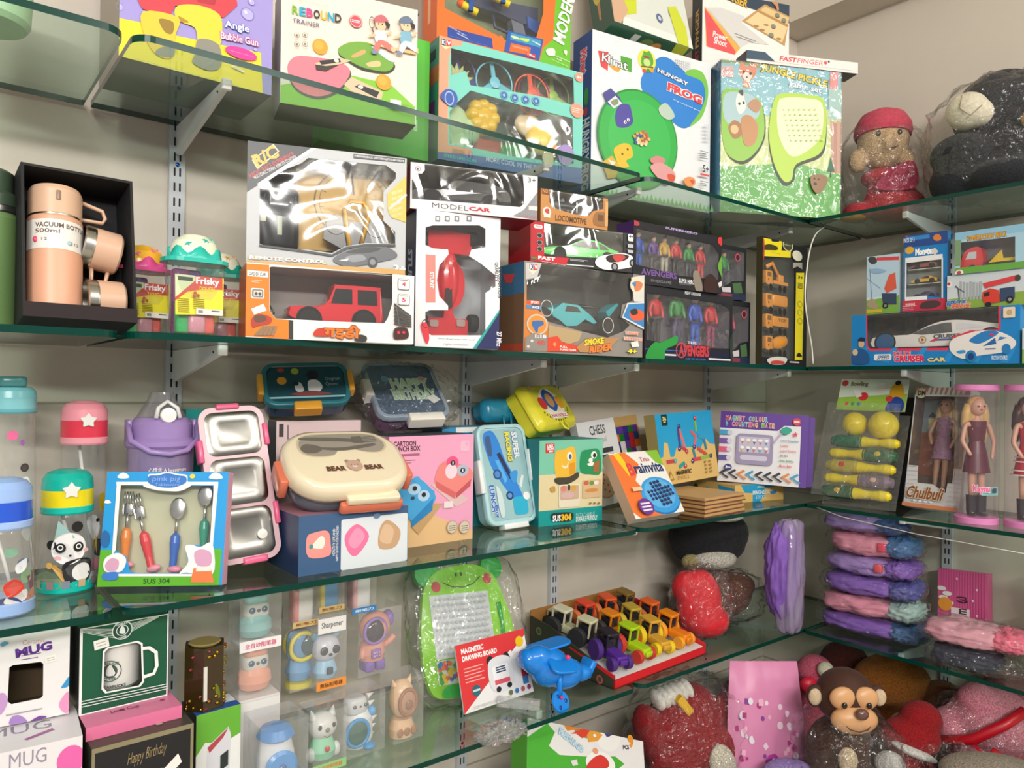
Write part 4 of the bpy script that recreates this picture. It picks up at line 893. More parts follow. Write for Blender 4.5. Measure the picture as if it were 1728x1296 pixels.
for i in range(6):F.poly([(925,985+22*i),(1025,1060+12*i),(1028,1072+12*i),(925,1002+22*i)],'#4c4a48')
F.blob([(450,1160),(480,1135),(560,1140),(560,1180),(460,1182)],'#c8402e');F.blob([(690,1195),(720,1172),(762,1185),(755,1215),(700,1212)],'#3c3a3a');F.text('गइडी',512,1112,722,1205,'#ef7a28',.03,0,'#7a3a1c',.02)
F.blob([(925,1140),(960,1128),(1002,1138),(1008,1190),(965,1200),(922,1195)],'#4a2a2c');F.line([(955,1130),(935,985)],.0012,'#7a7a7a');F.ell(950,1160,9,8,'#d8404a');F.ell(980,1160,9,8,'#d8404a')
r=c.done();a,d=F.at(325,1095),F.at(880,905);MX=T((a[0]+d[0])/2,.05,a[1]-.012)
car(r,MX,.166,.084,.06,JEEP,'#d82a34',JEEPW,(.2,.79),.0195,'#b9b9bb','toy_jeep',extra=lambda b:(b.lathe([(.017,0),(.017,.006),(0,.007)],('#1d1c1c','matte'),16,T(.08,0,.035)@R(90,'Y')),b.box(-.088,-.028,.012,-.078,.028,.02,('#2b2a2a','plastic'))))
b=MB();b.tube([(-.118,.0,-.005),(-.105,.0,.03),(-.12,0,.055)],.0018,('#2a2a2a','plastic'),6);b.ell((-.12,0,-.004),(.009,.006,.006),('#c8303c','plastic'));b.build('antenna',r,MX)
M=frame((-2.07,-.30,ZB+.1268),-19.9);W_,H_=.282,.224
RC=lambda F:[F.at(*p)for p in((135,285),(300,190),(380,160),(420,128),(880,172),(938,215),(938,250),(865,330),(865,500),(935,565),(935,635),(760,630),(640,650),(560,690),(420,670),(250,668),(132,635))]
c=Carton('toy_car_box','silver and black racing car box with a yellow remote handset behind its window','toy box',M,W_,H_,.095,'#b7babd',{'left':'#2c2c30','top':'#3a3a3c'},[RC],'#3a3126',mk='satin')
F=c.F
F.poly([(55,10),(440,60),(300,180),(130,285),(55,330)],'#26272b');F.poly([(440,60),(470,62),(130,300),(120,280)],'#e9ebee')
F.poly([(88,140),(215,45),(250,90),(120,195)],'#f2d9a0');F.poly([(96,142),(212,55),(240,90),(122,183)],'#2a2b30');F.ctext('R/C',168,118,.044,.023,'#f0b42c',.03,33)
F.ctext('RADIO RACE EXPERIENCE',205,170,.088,.0085,'#c02838',.02,33);F.ctext('MULTIDIRECTIONAL REMOTE CONTROL',228,182,.085,.006,'#d8d8d8',.01,33)
F.text('SIMULATED PROPORTIONAL REMOTE CONTROL VEHICLE',640,78,992,124,'#4a4b50',.01,-1);F.poly([(688,105),(992,135),(990,158),(688,130)],'#2b2c30');F.text('FORWARD/BACK OFF/TURN LEFT/TURN RIGHT',694,110,986,154,'#e9e9e9',.015,0)
F.poly([(1000,235),(888,340),(888,430),(910,480),(1000,510)],'#efb83a');
for k in range(5):F.ctext('SPEED MAX',945,330+34*k,.022,.0055,'#f8e4b0',.01,24)
F.line([(900,430),(1000,345)],.004,'#f3f0ea');F.poly([(905,410),(960,375),(965,395),(905,430)],'#cfcac2')
F.text('REMOTE CONTROL',75,705,525,755,'#fbfbfb',.03,0,'#d8a84a',.02)
F.blob([(565,730),(640,680),(760,645),(870,650),(940,690),(935,720),(860,740),(700,770),(620,765)],'#55585e');F.blob([(640,690),(760,655),(850,665),(780,690)],'#1f2023');F.blob([(640,715),(730,700),(760,730),(680,745)],'#85898f');F.ell(800,745,30,32,'#222327');F.ell(800,745,17,18,'#7d8188');F.poly([(600,735),(660,722),(650,740)],'#e3e5e8')
F.text('3+',925,760,995,812,'#fdfdfd',.04);F.poly([(55,735),(990,790),(1000,830),(55,752)],'#c99a4a')
F.poly([(130,640),(420,678),(560,700),(640,655),(760,638),(935,640),(935,655),(760,650),(650,668),(560,712),(420,690),(130,652)],'#1d1d20')
r=c.done(film(body=.015,gloss=.10,bump=.5,scale=8,rough=.07))
a=F.at(640,420);b=MB();FM=T(0,.06,0);FC=Face(b,W_,H_,M,FM,mk='paper');b.add([(.085,.06,.05),(.265,.06,.05),(.265,.06,.2),(.085,.06,.2)],[(0,1,2,3)],'#c69a36')
Z(400,230,3.502);FC.ring(690,400,230,210,.04,'#5f4a1e');FC.ring(690,400,200,182,.02,'#7a6028')
for k in range(15):
    t=math.radians(200-k*15);FC.line([(690+205*math.cos(t),400-188*math.sin(t)),(690+180*math.cos(t),400-165*math.sin(t))],.0012,'#4c3a18')
FC.line([(672,180),(690,350)],.003,'#4a4238');b.build('dial_card',r)
p=F.at(715,490);b=MB();Y_='#e3ac2c'
b.prism([(-.055,.0),(.055,.0),(.06,-.035),(.03,-.05),(-.03,-.05),(-.06,-.035)],-.004,.012,('#3c3a38','plastic'),XZ);b.tube([(-.024,-.008,.02),(-.012,-.008,-.05),(.006,-.008,-.055),(.024,-.008,.018),(.012,-.008,.036),(-.012,-.008,.038)],.0045,(Y_,'plastic'),8,None,True)
for x in(-.037,.037):b.lathe([(.0,-.012),(.014,-.011),(.016,0),(.016,.004)],(Y_,'plastic'),18,T(x,0,-.008)@R(-90,'X')@S(1,1,-1));b.lathe([(.02,.001),(.018,.006)],('#57534c','plastic'),18,T(x,0,-.008)@R(90,'X'))
b.build('remote_handset',r,T(p[0],.03,p[1]))
p=F.at(255,470);b=MB();b.rbox(-.035,-.012,-.055,.034,.02,.06,.02,('#232427','plastic'));b.rbox(-.028,-.02,.005,.028,-.008,.045,.012,('#34363b','gloss'));b.box(-.004,-.0205,-.03,.004,-.012,.004,('#6a7a3c','plastic'));b.box(-.034,-.014,-.006,-.024,-.008,.006,('#8a8a3a','plastic'));b.build('toy_car',r,T(p[0],.04,p[1]))
M=frame((-1.765,-.368,ZB),-14);W_,H_=.178,.268
Z(690,270,3.702)
SW=lambda F:[F.at(*p)for p in((105,420),(150,408),(440,408),(478,430),(478,545),(390,560),(375,600),(440,640),(540,720),(540,790),(478,830),(478,1080),(460,1095),(140,1095),(103,1070),(103,950),(130,938),(245,938),(245,910),(190,850),(175,750),(190,660),(248,590),(245,560),(150,552),(103,530))]
c=Carton('toy_car_box','white and navy window box with a red stunt racer standing on end','toy box',M,W_,H_,.1,'#e9eaed',{'left':'#2b2f58','top':'#d8d8da'},[SW],'#c4c9cc',mk='satin')
F=c.F
F.poly([(640,955),(640,1190),(405,1180)],'#2b3160');F.poly([(640,940),(640,958),(420,1180),(398,1180)],'#2fa79c');F.ctext('27 Mhz',598,1120,.03,.011,'#e9eaf4',.02,-90)
F.poly([(105,590),(165,595),(165,890),(105,890)],'#d88a80');F.ctext('STUNT',143,750,.032,.008,'#fdf6f2',.03,-90);F.ctext('INFORMATION',608,770,.062,.0072,'#3a3a40',.01,-90);F.ctext('QUALITY',545,700,.04,.008,'#3a3a40',.01,-90)
F.text('360 degrees left and',180,1110,410,1130,'#9aa0a6',.0);F.text('right rotation',215,1142,370,1165,'#9aa0a6',.0)
for x in(165,225,285,360):F.rect(x,350,x+28,385,'#6a6c72');F.rect(x+5,356,x+22,378,'#dcdde0')
F.poly([(580,985),(618,990),(612,1045),(575,1040)],'#e2e0da');F.blob([(70,1030),(110,1020),(125,1110),(110,1150),(90,1110)],'#d83a48');F.ring(102,1022,24,26,.15,'#3a3a3e')
FL=c.face('left');q=FL.uv(.62,.55);FL._txt('STUNT CAR',q[0],q[1],.15,.03,'#d8e0f0',.04,-90,.2);FL.rectuv(0,.55,.3,.75,'#3f86c0')
r=c.done(film(body=.02,gloss=.12,bump=.6,scale=9,rough=.08))
p=F.at(295,760);b=MB();rd=('#dd3038','gloss');s=1/3702*.98
def zz(x,z):q=F.at(x,z);return q[0]-p[0],q[1]-p[1]
body=[zz(*q)for q in((250,430),(340,430),(330,580),(385,680),(395,790),(370,880),(320,930),(345,1040),(245,1040),(265,930),(215,880),(190,780),(205,680),(262,580))]
b.prism(smooth_loop(body,4),.012,.03,rd,XZ);b.ell((0,.014,.01),(.022,.012,.06),rd);b.prism([zz(*q)for q in((262,790),(305,780),(308,910),(262,915))],.003,.014,('#3c2c28','plastic'),XZ)
b.prism(rrect(*zz(160,550),*zz(440,440),.006),.01,.03,rd,XZ);b.prism(rrect(*zz(150,1085),*zz(412,985),.006),.01,.03,rd,XZ)
for x in(200,370):b.prism(rrect(*zz(x-32,1030),*zz(x+22,990),.003),.006,.02,('#b09a92','plastic'),XZ)
o=b.build('stunt_racer',r,T(p[0],.03,p[1]))
for x,y in((130,480),(455,480),(130,1010),(455,1010)):
    q=zz(x,y);wheel_mb(.019,.018,'#2a2a2a','#5a2a2c',5,T(q[0],.022,q[1])@R(90,'Z')).build('wheel',o)
M=frame((-1.775,-.36,ZB+.2685),-19);W_,H_=.265,.09
Z(660,250,5.76)
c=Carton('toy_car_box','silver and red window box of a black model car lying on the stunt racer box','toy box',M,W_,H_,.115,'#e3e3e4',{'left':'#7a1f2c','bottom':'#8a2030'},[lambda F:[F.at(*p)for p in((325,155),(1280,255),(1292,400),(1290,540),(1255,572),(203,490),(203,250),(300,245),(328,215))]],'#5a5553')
F=c.F
F.poly([(200,145),(325,155),(325,215),(300,248),(200,240)],'#efe9e6');F.ring(262,200,26,24,.2,'#6a5552');F.ell(258,202,10,10,'#6a5552')
F.poly([(1455,430),(1455,700),(1180,660),(1290,600)],'#8f8f92');F.text('MODEL',398,530,750,612,'#3a3a3e',-.012);F.text('CAR',755,566,968,626,'#c8243c',.035);F.text('3+',1328,285,1405,340,'#3a3a3e',0);F.text('1:18 scale',1272,645,1440,690,'#c86a74',.0);F.rect(1336,560,1432,612,'#d9d8d4')
r=c.done(film(body=.02,gloss=.1,bump=.6,scale=9,rough=.08));a,d=F.at(215,525),F.at(1200,270)
car(r,T((a[0]+d[0])/2,.055,.008),d[0]-a[0],.062,.075,[(0,.3),(.0,.5),(.08,.62),(.3,.66),(.42,.98),(.6,1),(.85,.96),(.97,.8),(1,.55),(.99,.25),(.9,.18),(.1,.18)],'#26272a',[([(.34,.66),(.43,.92),(.58,.93),(.58,.66)],),([(.61,.66),(.61,.93),(.82,.9),(.9,.68)],)],(.2,.78),.018,'#d5d5d8')
M=frame((-1.495,-.371,ZB),-6);W_,H_=.343,.198
Z(690,270,3.702)
c=Carton('toy_car_box','large grey and orange window box with a turquoise stunt buggy','toy box',M,W_,H_,.125,'#8f8a84',{'left':'#3f6f96','top':'#8a8680'},[lambda F:[F.at(*p)for p in((830,645),(1400,712),(1395,880),(1330,905),(1322,985),(1380,1030),(1340,1070),(1240,1110),(1080,1070),(870,1010),(835,960),(735,880),(735,750),(800,735))]],'#4a4f4e')
F=c.F
F.poly([(722,870),(735,760),(735,880),(840,965),(870,1015),(900,1060),(880,1200),(720,1190)],'#d9823a')
F.poly([(728,640),(828,645),(800,735),(730,745)],'#c8c6c2');F.poly([(750,648),(805,650),(800,690),(775,712),(748,690)],'#f3e6c8');F.poly([(752,648),(776,650),(776,690),(752,682)],'#3f4c86');F.poly([(779,650),(804,652),(800,688),(779,690)],'#d84a50');F.text('K',756,652,774,684,'#fff',.03);F.text('V',782,654,802,684,'#fff',.03)
F.rect(735,875,818,905,'#d85a3c');F.rect(730,905,822,935,'#4a8ac0');F.text('SPORT',760,880,810,900,'#fff',.02);F.text('RACE',770,912,812,930,'#fff',.02)
F.poly([(870,1030),(1080,1075),(1060,1130),(1000,1150),(870,1110)],'#b9a078');F.ell(800,1028,66,66,'#c9c3b8');F.ell(800,1028,56,56,'#e8923a');F.blob([(765,1010),(830,1005),(838,1030),(808,1045),(800,1080),(780,1060)],'#3f6fb0')
F.poly([(725,1110),(775,1080),(870,1100),(870,1195),(722,1190)],'#8f8a84');F.text('1:18',785,1088,855,1115,'#f4f2ee',.04);F.text('4WD',800,1125,845,1160,'#d84a3c',.03)
for x,y in((742,1165),(765,1130)):F.ell(x,y,9,9,'#d8d6d2')
F.poly([(862,1110),(925,1100),(955,1140),(1060,1160),(1050,1200),(862,1195)],'#dd4a30');F.text('FULL',940,1160,985,1175,'#fff',.03);F.text('FUNCTION',940,1178,1038,1194,'#fff',.03)
for k in range(8):F.ctext('I',905,1152,.003,.009,'#f09a5a',.03,45*k)
F.poly([(1040,1170),(1110,1110),(1310,1110),(1270,1150),(1200,1205),(1060,1200)],'#b9895a');F.text('SMOKE',1090,1110,1212,1158,'#f0d83c',.05,8,'#3f3a2c',.05,.2);F.text('RIDER',1120,1150,1268,1200,'#e8823a',.05,8,'#5a3a24',.05,.2)
F.poly([(1380,735),(1470,710),(1470,890),(1398,885)],'#d9d6d0');F.ell(1420,785,45,52,'#e8dcc4');F.blob([(1400,760),(1450,770),(1440,810),(1405,820)],'#d8805a');F.blob([(1385,770),(1410,765),(1405,795)],'#4a86b8')
F.poly([(1355,895),(1478,890),(1475,1060),(1322,985)],'#dfe2e4');F.poly([(1362,902),(1475,897),(1470,1048),(1330,980)],'#3f86c2');F.blob([(1370,955),(1420,935),(1470,960),(1450,1000),(1390,1000)],'#e0603c');F.blob([(1375,940),(1410,930),(1420,960),(1385,970)],'#3a3230')
F.text('HOBBY',1345,1070,1430,1096,'#e8845c',.04,0,'#fff',.05);F.text('INDICATION',1335,1105,1445,1132,'#e8845c',.04,0,'#fff',.05);F.poly([(1375,1140),(1420,1130),(1428,1165),(1385,1172)],'#e9e7e2');F.text('4+',1355,1180,1415,1210,'#f0e02c',.05,0,'#2a2a28',.03,.2)
FL=c.face('left');FL.rectuv(0,.35,1,1,'#7a5a44');FL.rectuv(0,.9,1,1,'#b84a34');FL.polyuv([(.3,.1),(.7,.12),(.6,.22),(.4,.2)],'#d84a50')
r=c.done(film(body=.03,gloss=.08,bump=.3,scale=9));a,d=F.at(830,1080),F.at(1370,790);L_=d[0]-a[0]
tq='#3bb4bd';MXc=T((a[0]+d[0])/2,.06,a[1]+.004)
b=MB();b.prism([((x-.5)*L_,z*.075)for x,z in((.0,.6),(.05,.72),(.2,.78),(.24,.74),(.33,.95),(.52,.92),(.68,.6),(.74,.42),(.7,.38),(.6,.5),(.5,.28),(.38,.25),(.3,.42),(.2,.55))],-.024,.024,(tq,'gloss'),XZ)
b.prism([((x-.5)*L_,z*.075)for x,z in((.36,.7),(.38,.88),(.5,.86),(.55,.7))],-.0246,.0246,('#1d2426','gloss'),XZ);b.prism([((x-.5)*L_,z*.075)for x,z in((.86,.8),(1.0,1.1),(1.02,1.06),(.9,.62))],-.02,.02,(tq,'gloss'),XZ)
b.box(-.3*L_,-.02,.012,.3*L_,.02,.03,('#222324','plastic'));b.tube([(.18*L_,0,.03),(.35*L_,0,.07),(.1*L_,0,.07)],.005,('#2a2b2c','plastic'),8)
o=b.build('stunt_buggy',r,MXc)
for x,z in((.07,.31),(.86,.2)):
    for sg in(-1,1):wheel_mb(.027,.022,'#1c1c1c','#3a3a3a',6,T((x-.5)*L_,sg*.034,z*.075+.006)).build('wheel',o)
for x,y in((868,925),(1252,1033)):F2=F.at(x,y);b=MB();b.tube([(.0158*math.cos(k*PI/16),0,.0178*math.sin(k*PI/16))for k in range(32)],.0009,('#e9e9e6','plastic'),6,None,True);b.build('white_ring',r,T(F2[0],.004,F2[1]))
M=frame((-1.475,-.365,ZB+.1985),-10.1);W_,H_=.279,.092
c=Carton('toy_car_box','red and black window box of a bright green sports car on the buggy box','toy box',M,W_,H_,.1,'#25262a',{'left':'#b8202c','top':'#7a7672'},[lambda F:[F.at(*p)for p in((845,395),(1340,455),(1340,575),(1240,590),(1170,610),(845,600))]],'#77726c')
F=c.F
F.poly([(760,380),(845,390),(845,600),(1000,612),(980,655),(760,630)],'#c8202e');F.rect(780,400,835,432,'#f2eeee',.004);F.text('Toys',788,406,828,426,'#c8202e',.03)
for y in(472,516,556):F.ell(816,y,19,17,'#26272a');F.ring(816,y,17,15,.12,'#d8d8d8')
F.text('FAST',806,598,912,632,'#ffffff',.04);F.text('MODERN CAR',820,634,980,656,'#f2d8d8',.02,-3);F.bars(1005,615,1120,642,2,'#cfcfcf',.4,.3);F.poly([(760,606),(800,610),(800,622),(760,618)],'#3a8a4a');F.poly([(980,650),(1150,664),(1150,670),(980,656)],'#f2f2f0')
F.blob([(1160,640),(1185,605),(1260,590),(1330,582),(1395,605),(1412,650),(1380,672),(1250,688),(1185,672)],'#e9e9ee');F.blob([(1230,605),(1300,588),(1370,600),(1340,630),(1250,640)],'#2a1a1c');F.blob([(1270,600),(1320,592),(1350,610),(1300,640)],'#c8403c');F.ell(1282,668,22,26,'#1f1f22');F.ell(1282,668,13,16,'#9a9aa0');F.ell(1392,645,18,24,'#1f1f22');F.ell(1392,645,10,14,'#9a9aa0')
F.rect(1365,462,1402,512,'#e9e9e9',.003);F.text('4+',1370,468,1396,492,'#2a2a2c',.03);F.rect(1362,525,1402,552,'#bcbcc0');F.rect(1362,562,1402,585,'#bcbcc0')
r=c.done(film(body=.03,gloss=.08,bump=.3,scale=9));a,d=F.at(845,600),F.at(1325,490)
car(r,T((a[0]+d[0])/2,.04,a[1]-.002),(d[0]-a[0])*1.04,.054,.06,SPORT,'#2fd23c',SPORTW,(.24,.84),.014,'#77787c')
M=frame((-1.42,-.335,ZB+.291),-10.2);W_,H_=.185,.085
c=Carton('toy_train_box','small tan locomotive window box on top of the green sports car box','toy box',M,W_,H_,.085,'#c98a48',{'left':'#8f5a2c','top':'#b0855a'},[lambda F:[F.at(*p)for p in((880,165),(1215,235),(1215,305),(1150,320),(1120,352),(1040,340),(900,300),(878,262))]],'#6f6a62')
F=c.F
F.poly([(830,155),(876,162),(876,220),(830,212)],'#7a4524');F.text('NO',836,170,868,208,'#d89a5a',.02);F.ell(862,325,26,32,'#efe6dc');F.blob([(848,310),(872,305),(876,335),(855,330)],'#c8403a');F.rect(842,345,882,362,'#efe6dc');F.text('LOCOMOTIVE',915,340,1108,405,'#5f3a1c',.015)
F.blob([(1150,380),(1165,330),(1210,325),(1245,345),(1240,410),(1170,410)],'#9a6a38');F.rect(1180,340,1215,385,'#6a4524');F.rect(1225,260,1265,420,'#d9a868')
r=c.done(film(body=.04,gloss=.08,bump=.4,scale=10));a=F.at(1030,290);b=MB();k=('#34363a','plastic')
b.rbox(-.045,-.014,-.016,.05,.014,0,.004,k);b.lathe([(.011,-.045),(.011,.02),(.009,.024)],k,16,T(.0,0,.006)@R(90,'Y'));b.rbox(.02,-.014,0,.05,.014,.026,.003,k);b.lathe([(.004,0),(.005,.018),(.0,.018)],('#8a8f92','plastic'),10,T(-.035,0,.014));b.lathe([(.006,0),(.005,.008),(0,.011)],('#a9aeb0','plastic'),10,T(-.01,0,.016))
o=b.build('toy_locomotive',r,T(a[0],.035,a[1]))
for x in(-.035,-.012,.012,.036):
    for sg in(-1,1):wheel_mb(.008,.004,'#2c2d30','#9a9da0',5,T(x,sg*.016,-.014)).build('wheel',o)
for x,y in((905,265),(1058,295)):p=F.at(x,y);b=MB();b.tube([(0,0,-.012),(0,0,.012)],.0018,('#f2f2f0','plastic'),6);b.build('tie',r,T(p[0],.006,p[1]))
c=Carton('toy_car_box','dark box with a curved window wedged behind the stunt racer and buggy boxes','toy box',frame((-1.575,-.20,ZB),-8),.1,.262,.1,'#3a3f44',{'left':'#6a2430'});c.F.rectuv(.1,.3,.7,.8,'#1f2226',.02);c.done()
def figbox(P,yaw,W_,H_,label,titles,figs,win,trim,shift=0,sub=None):
    M=frame(P,yaw);c=Carton('action_figure_box',label,'toy box',M,W_,H_,.06,'#1f2026',{'left':trim,'top':'#4a4b52','right':'#2b2b33'},[lambda F:[F.uv(u,v)for u,v in win]],'#6b6670')
    titles(c.F);r=c.done(film(body=.05,gloss=.09,bump=.45,scale=12))
    for u,top,leg,h,pz in figs:figure(r,T(u*W_,.03,H_*.2+(.02 if h<.1 else 0)),h,top,leg,pose=pz)
    return r,c
BL,PU,GO,RE,GR='#2450b8','#5a3a86','#c0983c','#c4242c','#2f8a3c'
def t_low(F):
    Z(980,330,3.927)
    F.rectuv(0,0,1,.11,'#26272d');F.text('NEW DESIGNS',690,632,795,668,'#dedee2',.03)
    F.rectuv(0,.83,1,1,'#1c2038');F.text('AVENGERS',650,985,850,1072,'#c8404a',.05,0,'#5a1c24',.05);F.ring(665,1025,36,52,.18,'#b8525a');F.text('AGE OF ACTION',690,1075,825,1094,'#4a86d0',.02);F.text('THE',705,965,765,988,'#e0e0e4',.02)
    F.rect(550,1048,630,1064,'#e4e4e8');F.rect(845,1076,990,1096,'#e4e4e8');F.rectuv(0,.86,.45,.868,'#4a86d0');F.text('05',1055,692,1076,738,'#f2f2f2',.03)
    F.blob([(430,1085),(450,1010),(490,970),(520,975),(560,960),(635,930),(630,985),(560,1020),(545,1090)],'#2f9a44')
    F.blob([(990,1090),(985,960),(1020,900),(1060,890),(1078,960),(1075,1100)],'#2a3a30');F.poly([(1015,1030),(1050,1020),(1052,1055),(1020,1062)],'#dcdad4')
def t_up(F):
    Z(980,330,3.927)
    F.text('SUPERHERO',560,190,775,262,'#b9a4dc',.04);F.rectuv(0,.8,1,1,'#26262c');F.text('AVENGERS',400,480,635,555,'#7a5a9c',.03,0,'#3a2c4c',.04);F.text('ENDGAME',465,553,600,588,'#8f8f98',.0);F.text('SUPER HERO',650,548,752,590,'#e6e6ea',.03);F.bars(650,575,750,602,2,'#9a9aa0',.3,.3)
    F.ell(945,305,17,26,'#d83a3a');F.bars(935,295,957,315,2,'#fff');F.blob([(325,180),(340,155),(385,180),(380,200),(340,195)],'#b8404e')
    F.blob([(905,470),(930,400),(975,390),(980,560),(930,540)],'#6aa83c');F.blob([(740,520),(770,500),(800,580),(800,640),(760,630)],'#8f8578');F.blob([(815,560),(860,520),(900,570),(890,645),(820,640)],'#3a2420');F.poly([(905,580),(940,568),(948,600),(915,612)],'#dcdad4')
WN=[(.02,.1),(.86,.13),(.97,.2),(.97,.78),(.55,.8),(.02,.74)]
figbox((-1.089,-.356,ZB),-1,.36,.187,'lower window box of costumed figures with a red title, on the glass',t_low,[(.2,RE,'#2a2a30',.142,0),(.43,GR,'#4c4468',.152,1),(.64,BL,'#2c5ab8',.142,0),(.83,RE,'#8a3a5a',.14,0),(.05,'#8f6a3c','#5a4430',.12,0)],WN,'#3a2430')
b=MB()
figbox((-1.135,-.357,ZB+.1875),-3,.335,.155,'upper window box of costumed figures with a purple title',t_up,[(.13,BL,'#2a62c4',.105,0),(.3,PU,'#4a4048',.1,0),(.42,GO,'#a8a294',.105,0),(.55,RE,'#2c2428',.105,0),(.7,GR,'#3a3a48',.1,1),(.84,RE,'#c43238',.1,0)],[(.03,.12),(.9,.16),(.97,.3),(.97,.76),(.5,.78),(.03,.7)],'#4a2c6a')
def t_b(F):
    F.rectuv(0,.88,1,1,'#26304a');F.rectuv(.1,.9,.6,.96,'#8a3a44');q=F.uv(.75,.2);F.raw(circ(q[0],q[1],.012),'#b8505a');F.raw(circ(q[0],q[1],.008),'#3a2430');F.rectuv(.02,.1,.2,.8,'#5a4a4a');F.polyuv([(.6,.7),(.85,.66),(.9,.86),(.65,.88)],'#4a6a44');F.polyuv([(.3,.8),(.55,.77),(.56,.87),(.33,.88)],'#cfc8cc')
figbox((-.705,-.32,ZB),-4,.112,.185,'narrow figure box beside the lower red-titled figure box',t_b,[(.45,'#b8305a','#3a3440',.13,0)],[(.24,.08),(.95,.08),(.95,.62),(.6,.66),(.24,.84)],'#3a2430')
figbox((-.775,-.32,ZB+.1865),-4,.155,.155,'narrow figure box with a green-shirted figure beside the upper purple-titled box',t_b,[(.58,GR,'#303038',.11,0)],[(.26,.08),(.95,.08),(.95,.62),(.6,.66),(.26,.84)],'#3a2430')
M=frame((-.60,-.372,ZB),4);W_,H_=.275,.375;Z(980,330,3.927)
c=Carton('toy_truck_box','tall black and yellow box of four orange construction trucks by the hanging cable','toy box',M,W_,H_,.02,'#25262a',{'left':'#3a3420'},[lambda F:[F.at(*p)for p in((1205,420),(1385,405),(1418,440),(1415,1088),(1330,1085),(1200,1068))]],'#2c3428')
F=c.F
F.poly([(1150,262),(1335,272),(1330,365),(1300,365),(1150,320)],'#f0de2c');F.poly([(1205,360),(1392,366),(1390,412),(1205,400)],'#f0de2c');F.blob([(1265,290),(1290,282),(1312,295),(1310,306),(1268,304)],'#25262a');F.text('FULL FORCE',1262,375,1322,388,'#4a4420',.02)
F.ell(1372,330,34,40,'#d8d4a8');F.ell(1372,330,28,34,'#4a4c3a');F.bars(1345,318,1398,342,2,'#d8d4a8');F.blob([(1195,330),(1250,322),(1300,340),(1295,362),(1200,350)],'#4a4420')
F.ell(1168,345,30,30,'#b8404a');F.poly([(1425,512),(1478,512),(1465,1090),(1415,1090)],'#f0de2c');F.text('3+',1435,528,1470,558,'#25262a',.04);F.bars(1435,575,1468,622,5,'#4a4420',.5,0)
for y in(720,775,832):F.ring(1448,y,15,20,.1,'#6a6220')
F.ell(1430,400,32,34,'#e6e2cc');F.poly([(1400,445),(1462,445),(1462,490),(1430,470),(1400,485)],'#a9a79a');F.blob([(1230,1085),(1290,1068),(1360,1078),(1340,1118),(1255,1118)],'#d9d6cc');F.blob([(1255,1100),(1290,1092),(1340,1100),(1335,1118),(1260,1118)],'#c84a44');F.rect(1378,1098,1442,1112,'#cfccc4');F.blob([(1425,1065),(1440,1040),(1460,1066)],'#25262a')
r=c.done(film(body=.05,gloss=.08,bump=.4,scale=10))
OR=('#e8982c','plastic')
for i,y in enumerate((640,790,925,1068)):
    p=F.at(1310,y);b=MB();b.rbox(-.066,-.016,.012,.066,.016,.024,.003,('#3a3a30','plastic'));b.rbox(-.066,-.017,.018,-.03,.017,.06,.004,OR);b.box(-.062,-.0175,.042,-.04,-.017,.055,('#8a5a1c','gloss'));b.box(-.058,-.0178,.03,-.052,-.017,.036,('#5a4010','matte'))
    if i==0:b.rbox(-.02,-.016,.024,.066,.016,.034,.003,OR);b.rbox(.012,-.014,.034,.04,.014,.054,.004,OR);b.tube([(.02,0,.05),(-.02,0,.085),(-.055,0,.07)],.007,OR,8)
    elif i==1:b.rbox(-.026,-.017,.026,.066,.017,.06,.012,OR)
    elif i==2:b.rbox(-.026,-.017,.026,.066,.017,.056,.003,OR);F2=Face(b,.09,.03,M@T(p[0],.01,p[1])@S(1,.48,1),T(-.024,-.0172,.026));q=F2.uv(.55,.35);F2._txt('TOP',*q,.05,.01,'#7a5412',.03,0)
    else:b.lathe([(.012,-.044),(.019,-.02),(.021,.005),(.016,.036),(.008,.046)],OR,18,T(.022,0,.044)@R(80,'Y'))
    o=b.build('toy_truck',r,T(p[0],.01,p[1])@S(1,.48,1))
    for x in(-.042,.012,.04):
        for sg in(-1,1):wheel_mb(.0115,.008,'#2a2a26','#57544a',5,T(x,sg*.0145,.011)).build('wheel',o)
# ------ right wall, second shelf
Z(1388,370,4.8)
M=frame((-.347,-.509,ZB),-88.9);W_,H_=.432,.151
c=Carton('toy_car_box','long blue window box with a white police cruiser on the right wall','toy box',M,W_,H_,.125,'#1f86cc',{'left':'#1a6fb4','top':'#3a7fae'},[lambda F:[F.at(*p)for p in((362,765),(1425,700),(1425,900),(1200,935),(1080,960),(1030,1000),(1020,1045),(385,1048),(365,1020))]],'#57534e')
F=c.F
F.poly([(352,765),(362,765),(366,1025),(390,1048),(1020,1040),(1015,1062),(380,1066),(355,1035)],'#e0405c');F.poly([(1425,698),(1445,696),(1442,900),(1240,905),(1080,960),(1035,1030),(1020,1030),(1060,950),(1200,900),(1425,890)],'#e0405c')
for k in range(6):F.poly([(240+240*k,1160),(330+240*k,1040),(370+240*k,1040),(300+240*k,1165)],'#2f96da')
F.text('POLICE',575,1072,715,1106,'#e8506c',.04,0,'#f4d8e0',.04);F.text('CRUISER',580,1105,832,1152,'#f0305a',.05,0,'#ffe6ec',.05);F.text('CAR',850,1122,1002,1152,'#f2dc8a',.05,0,'#4a5a6a',.03);F.rect(420,1095,560,1142,'#f2f2f0',.004);F.text('SPEED',445,1105,545,1135,'#3a5a9a',.03,0,None,0,.3);F.text('FRICTION POWERED',1372,1106,1500,1140,'#dff0ff',.02)
F.blob([(250,1170),(240,1080),(290,1050),(350,1060),(380,1110),(370,1170)],'#2a5a94');F.ell(318,1010,24,30,'#d9b48c');F.blob([(290,985),(310,958),(345,965),(342,990)],'#20304c');F.ell(268,1078,22,26,'#d9c49a')
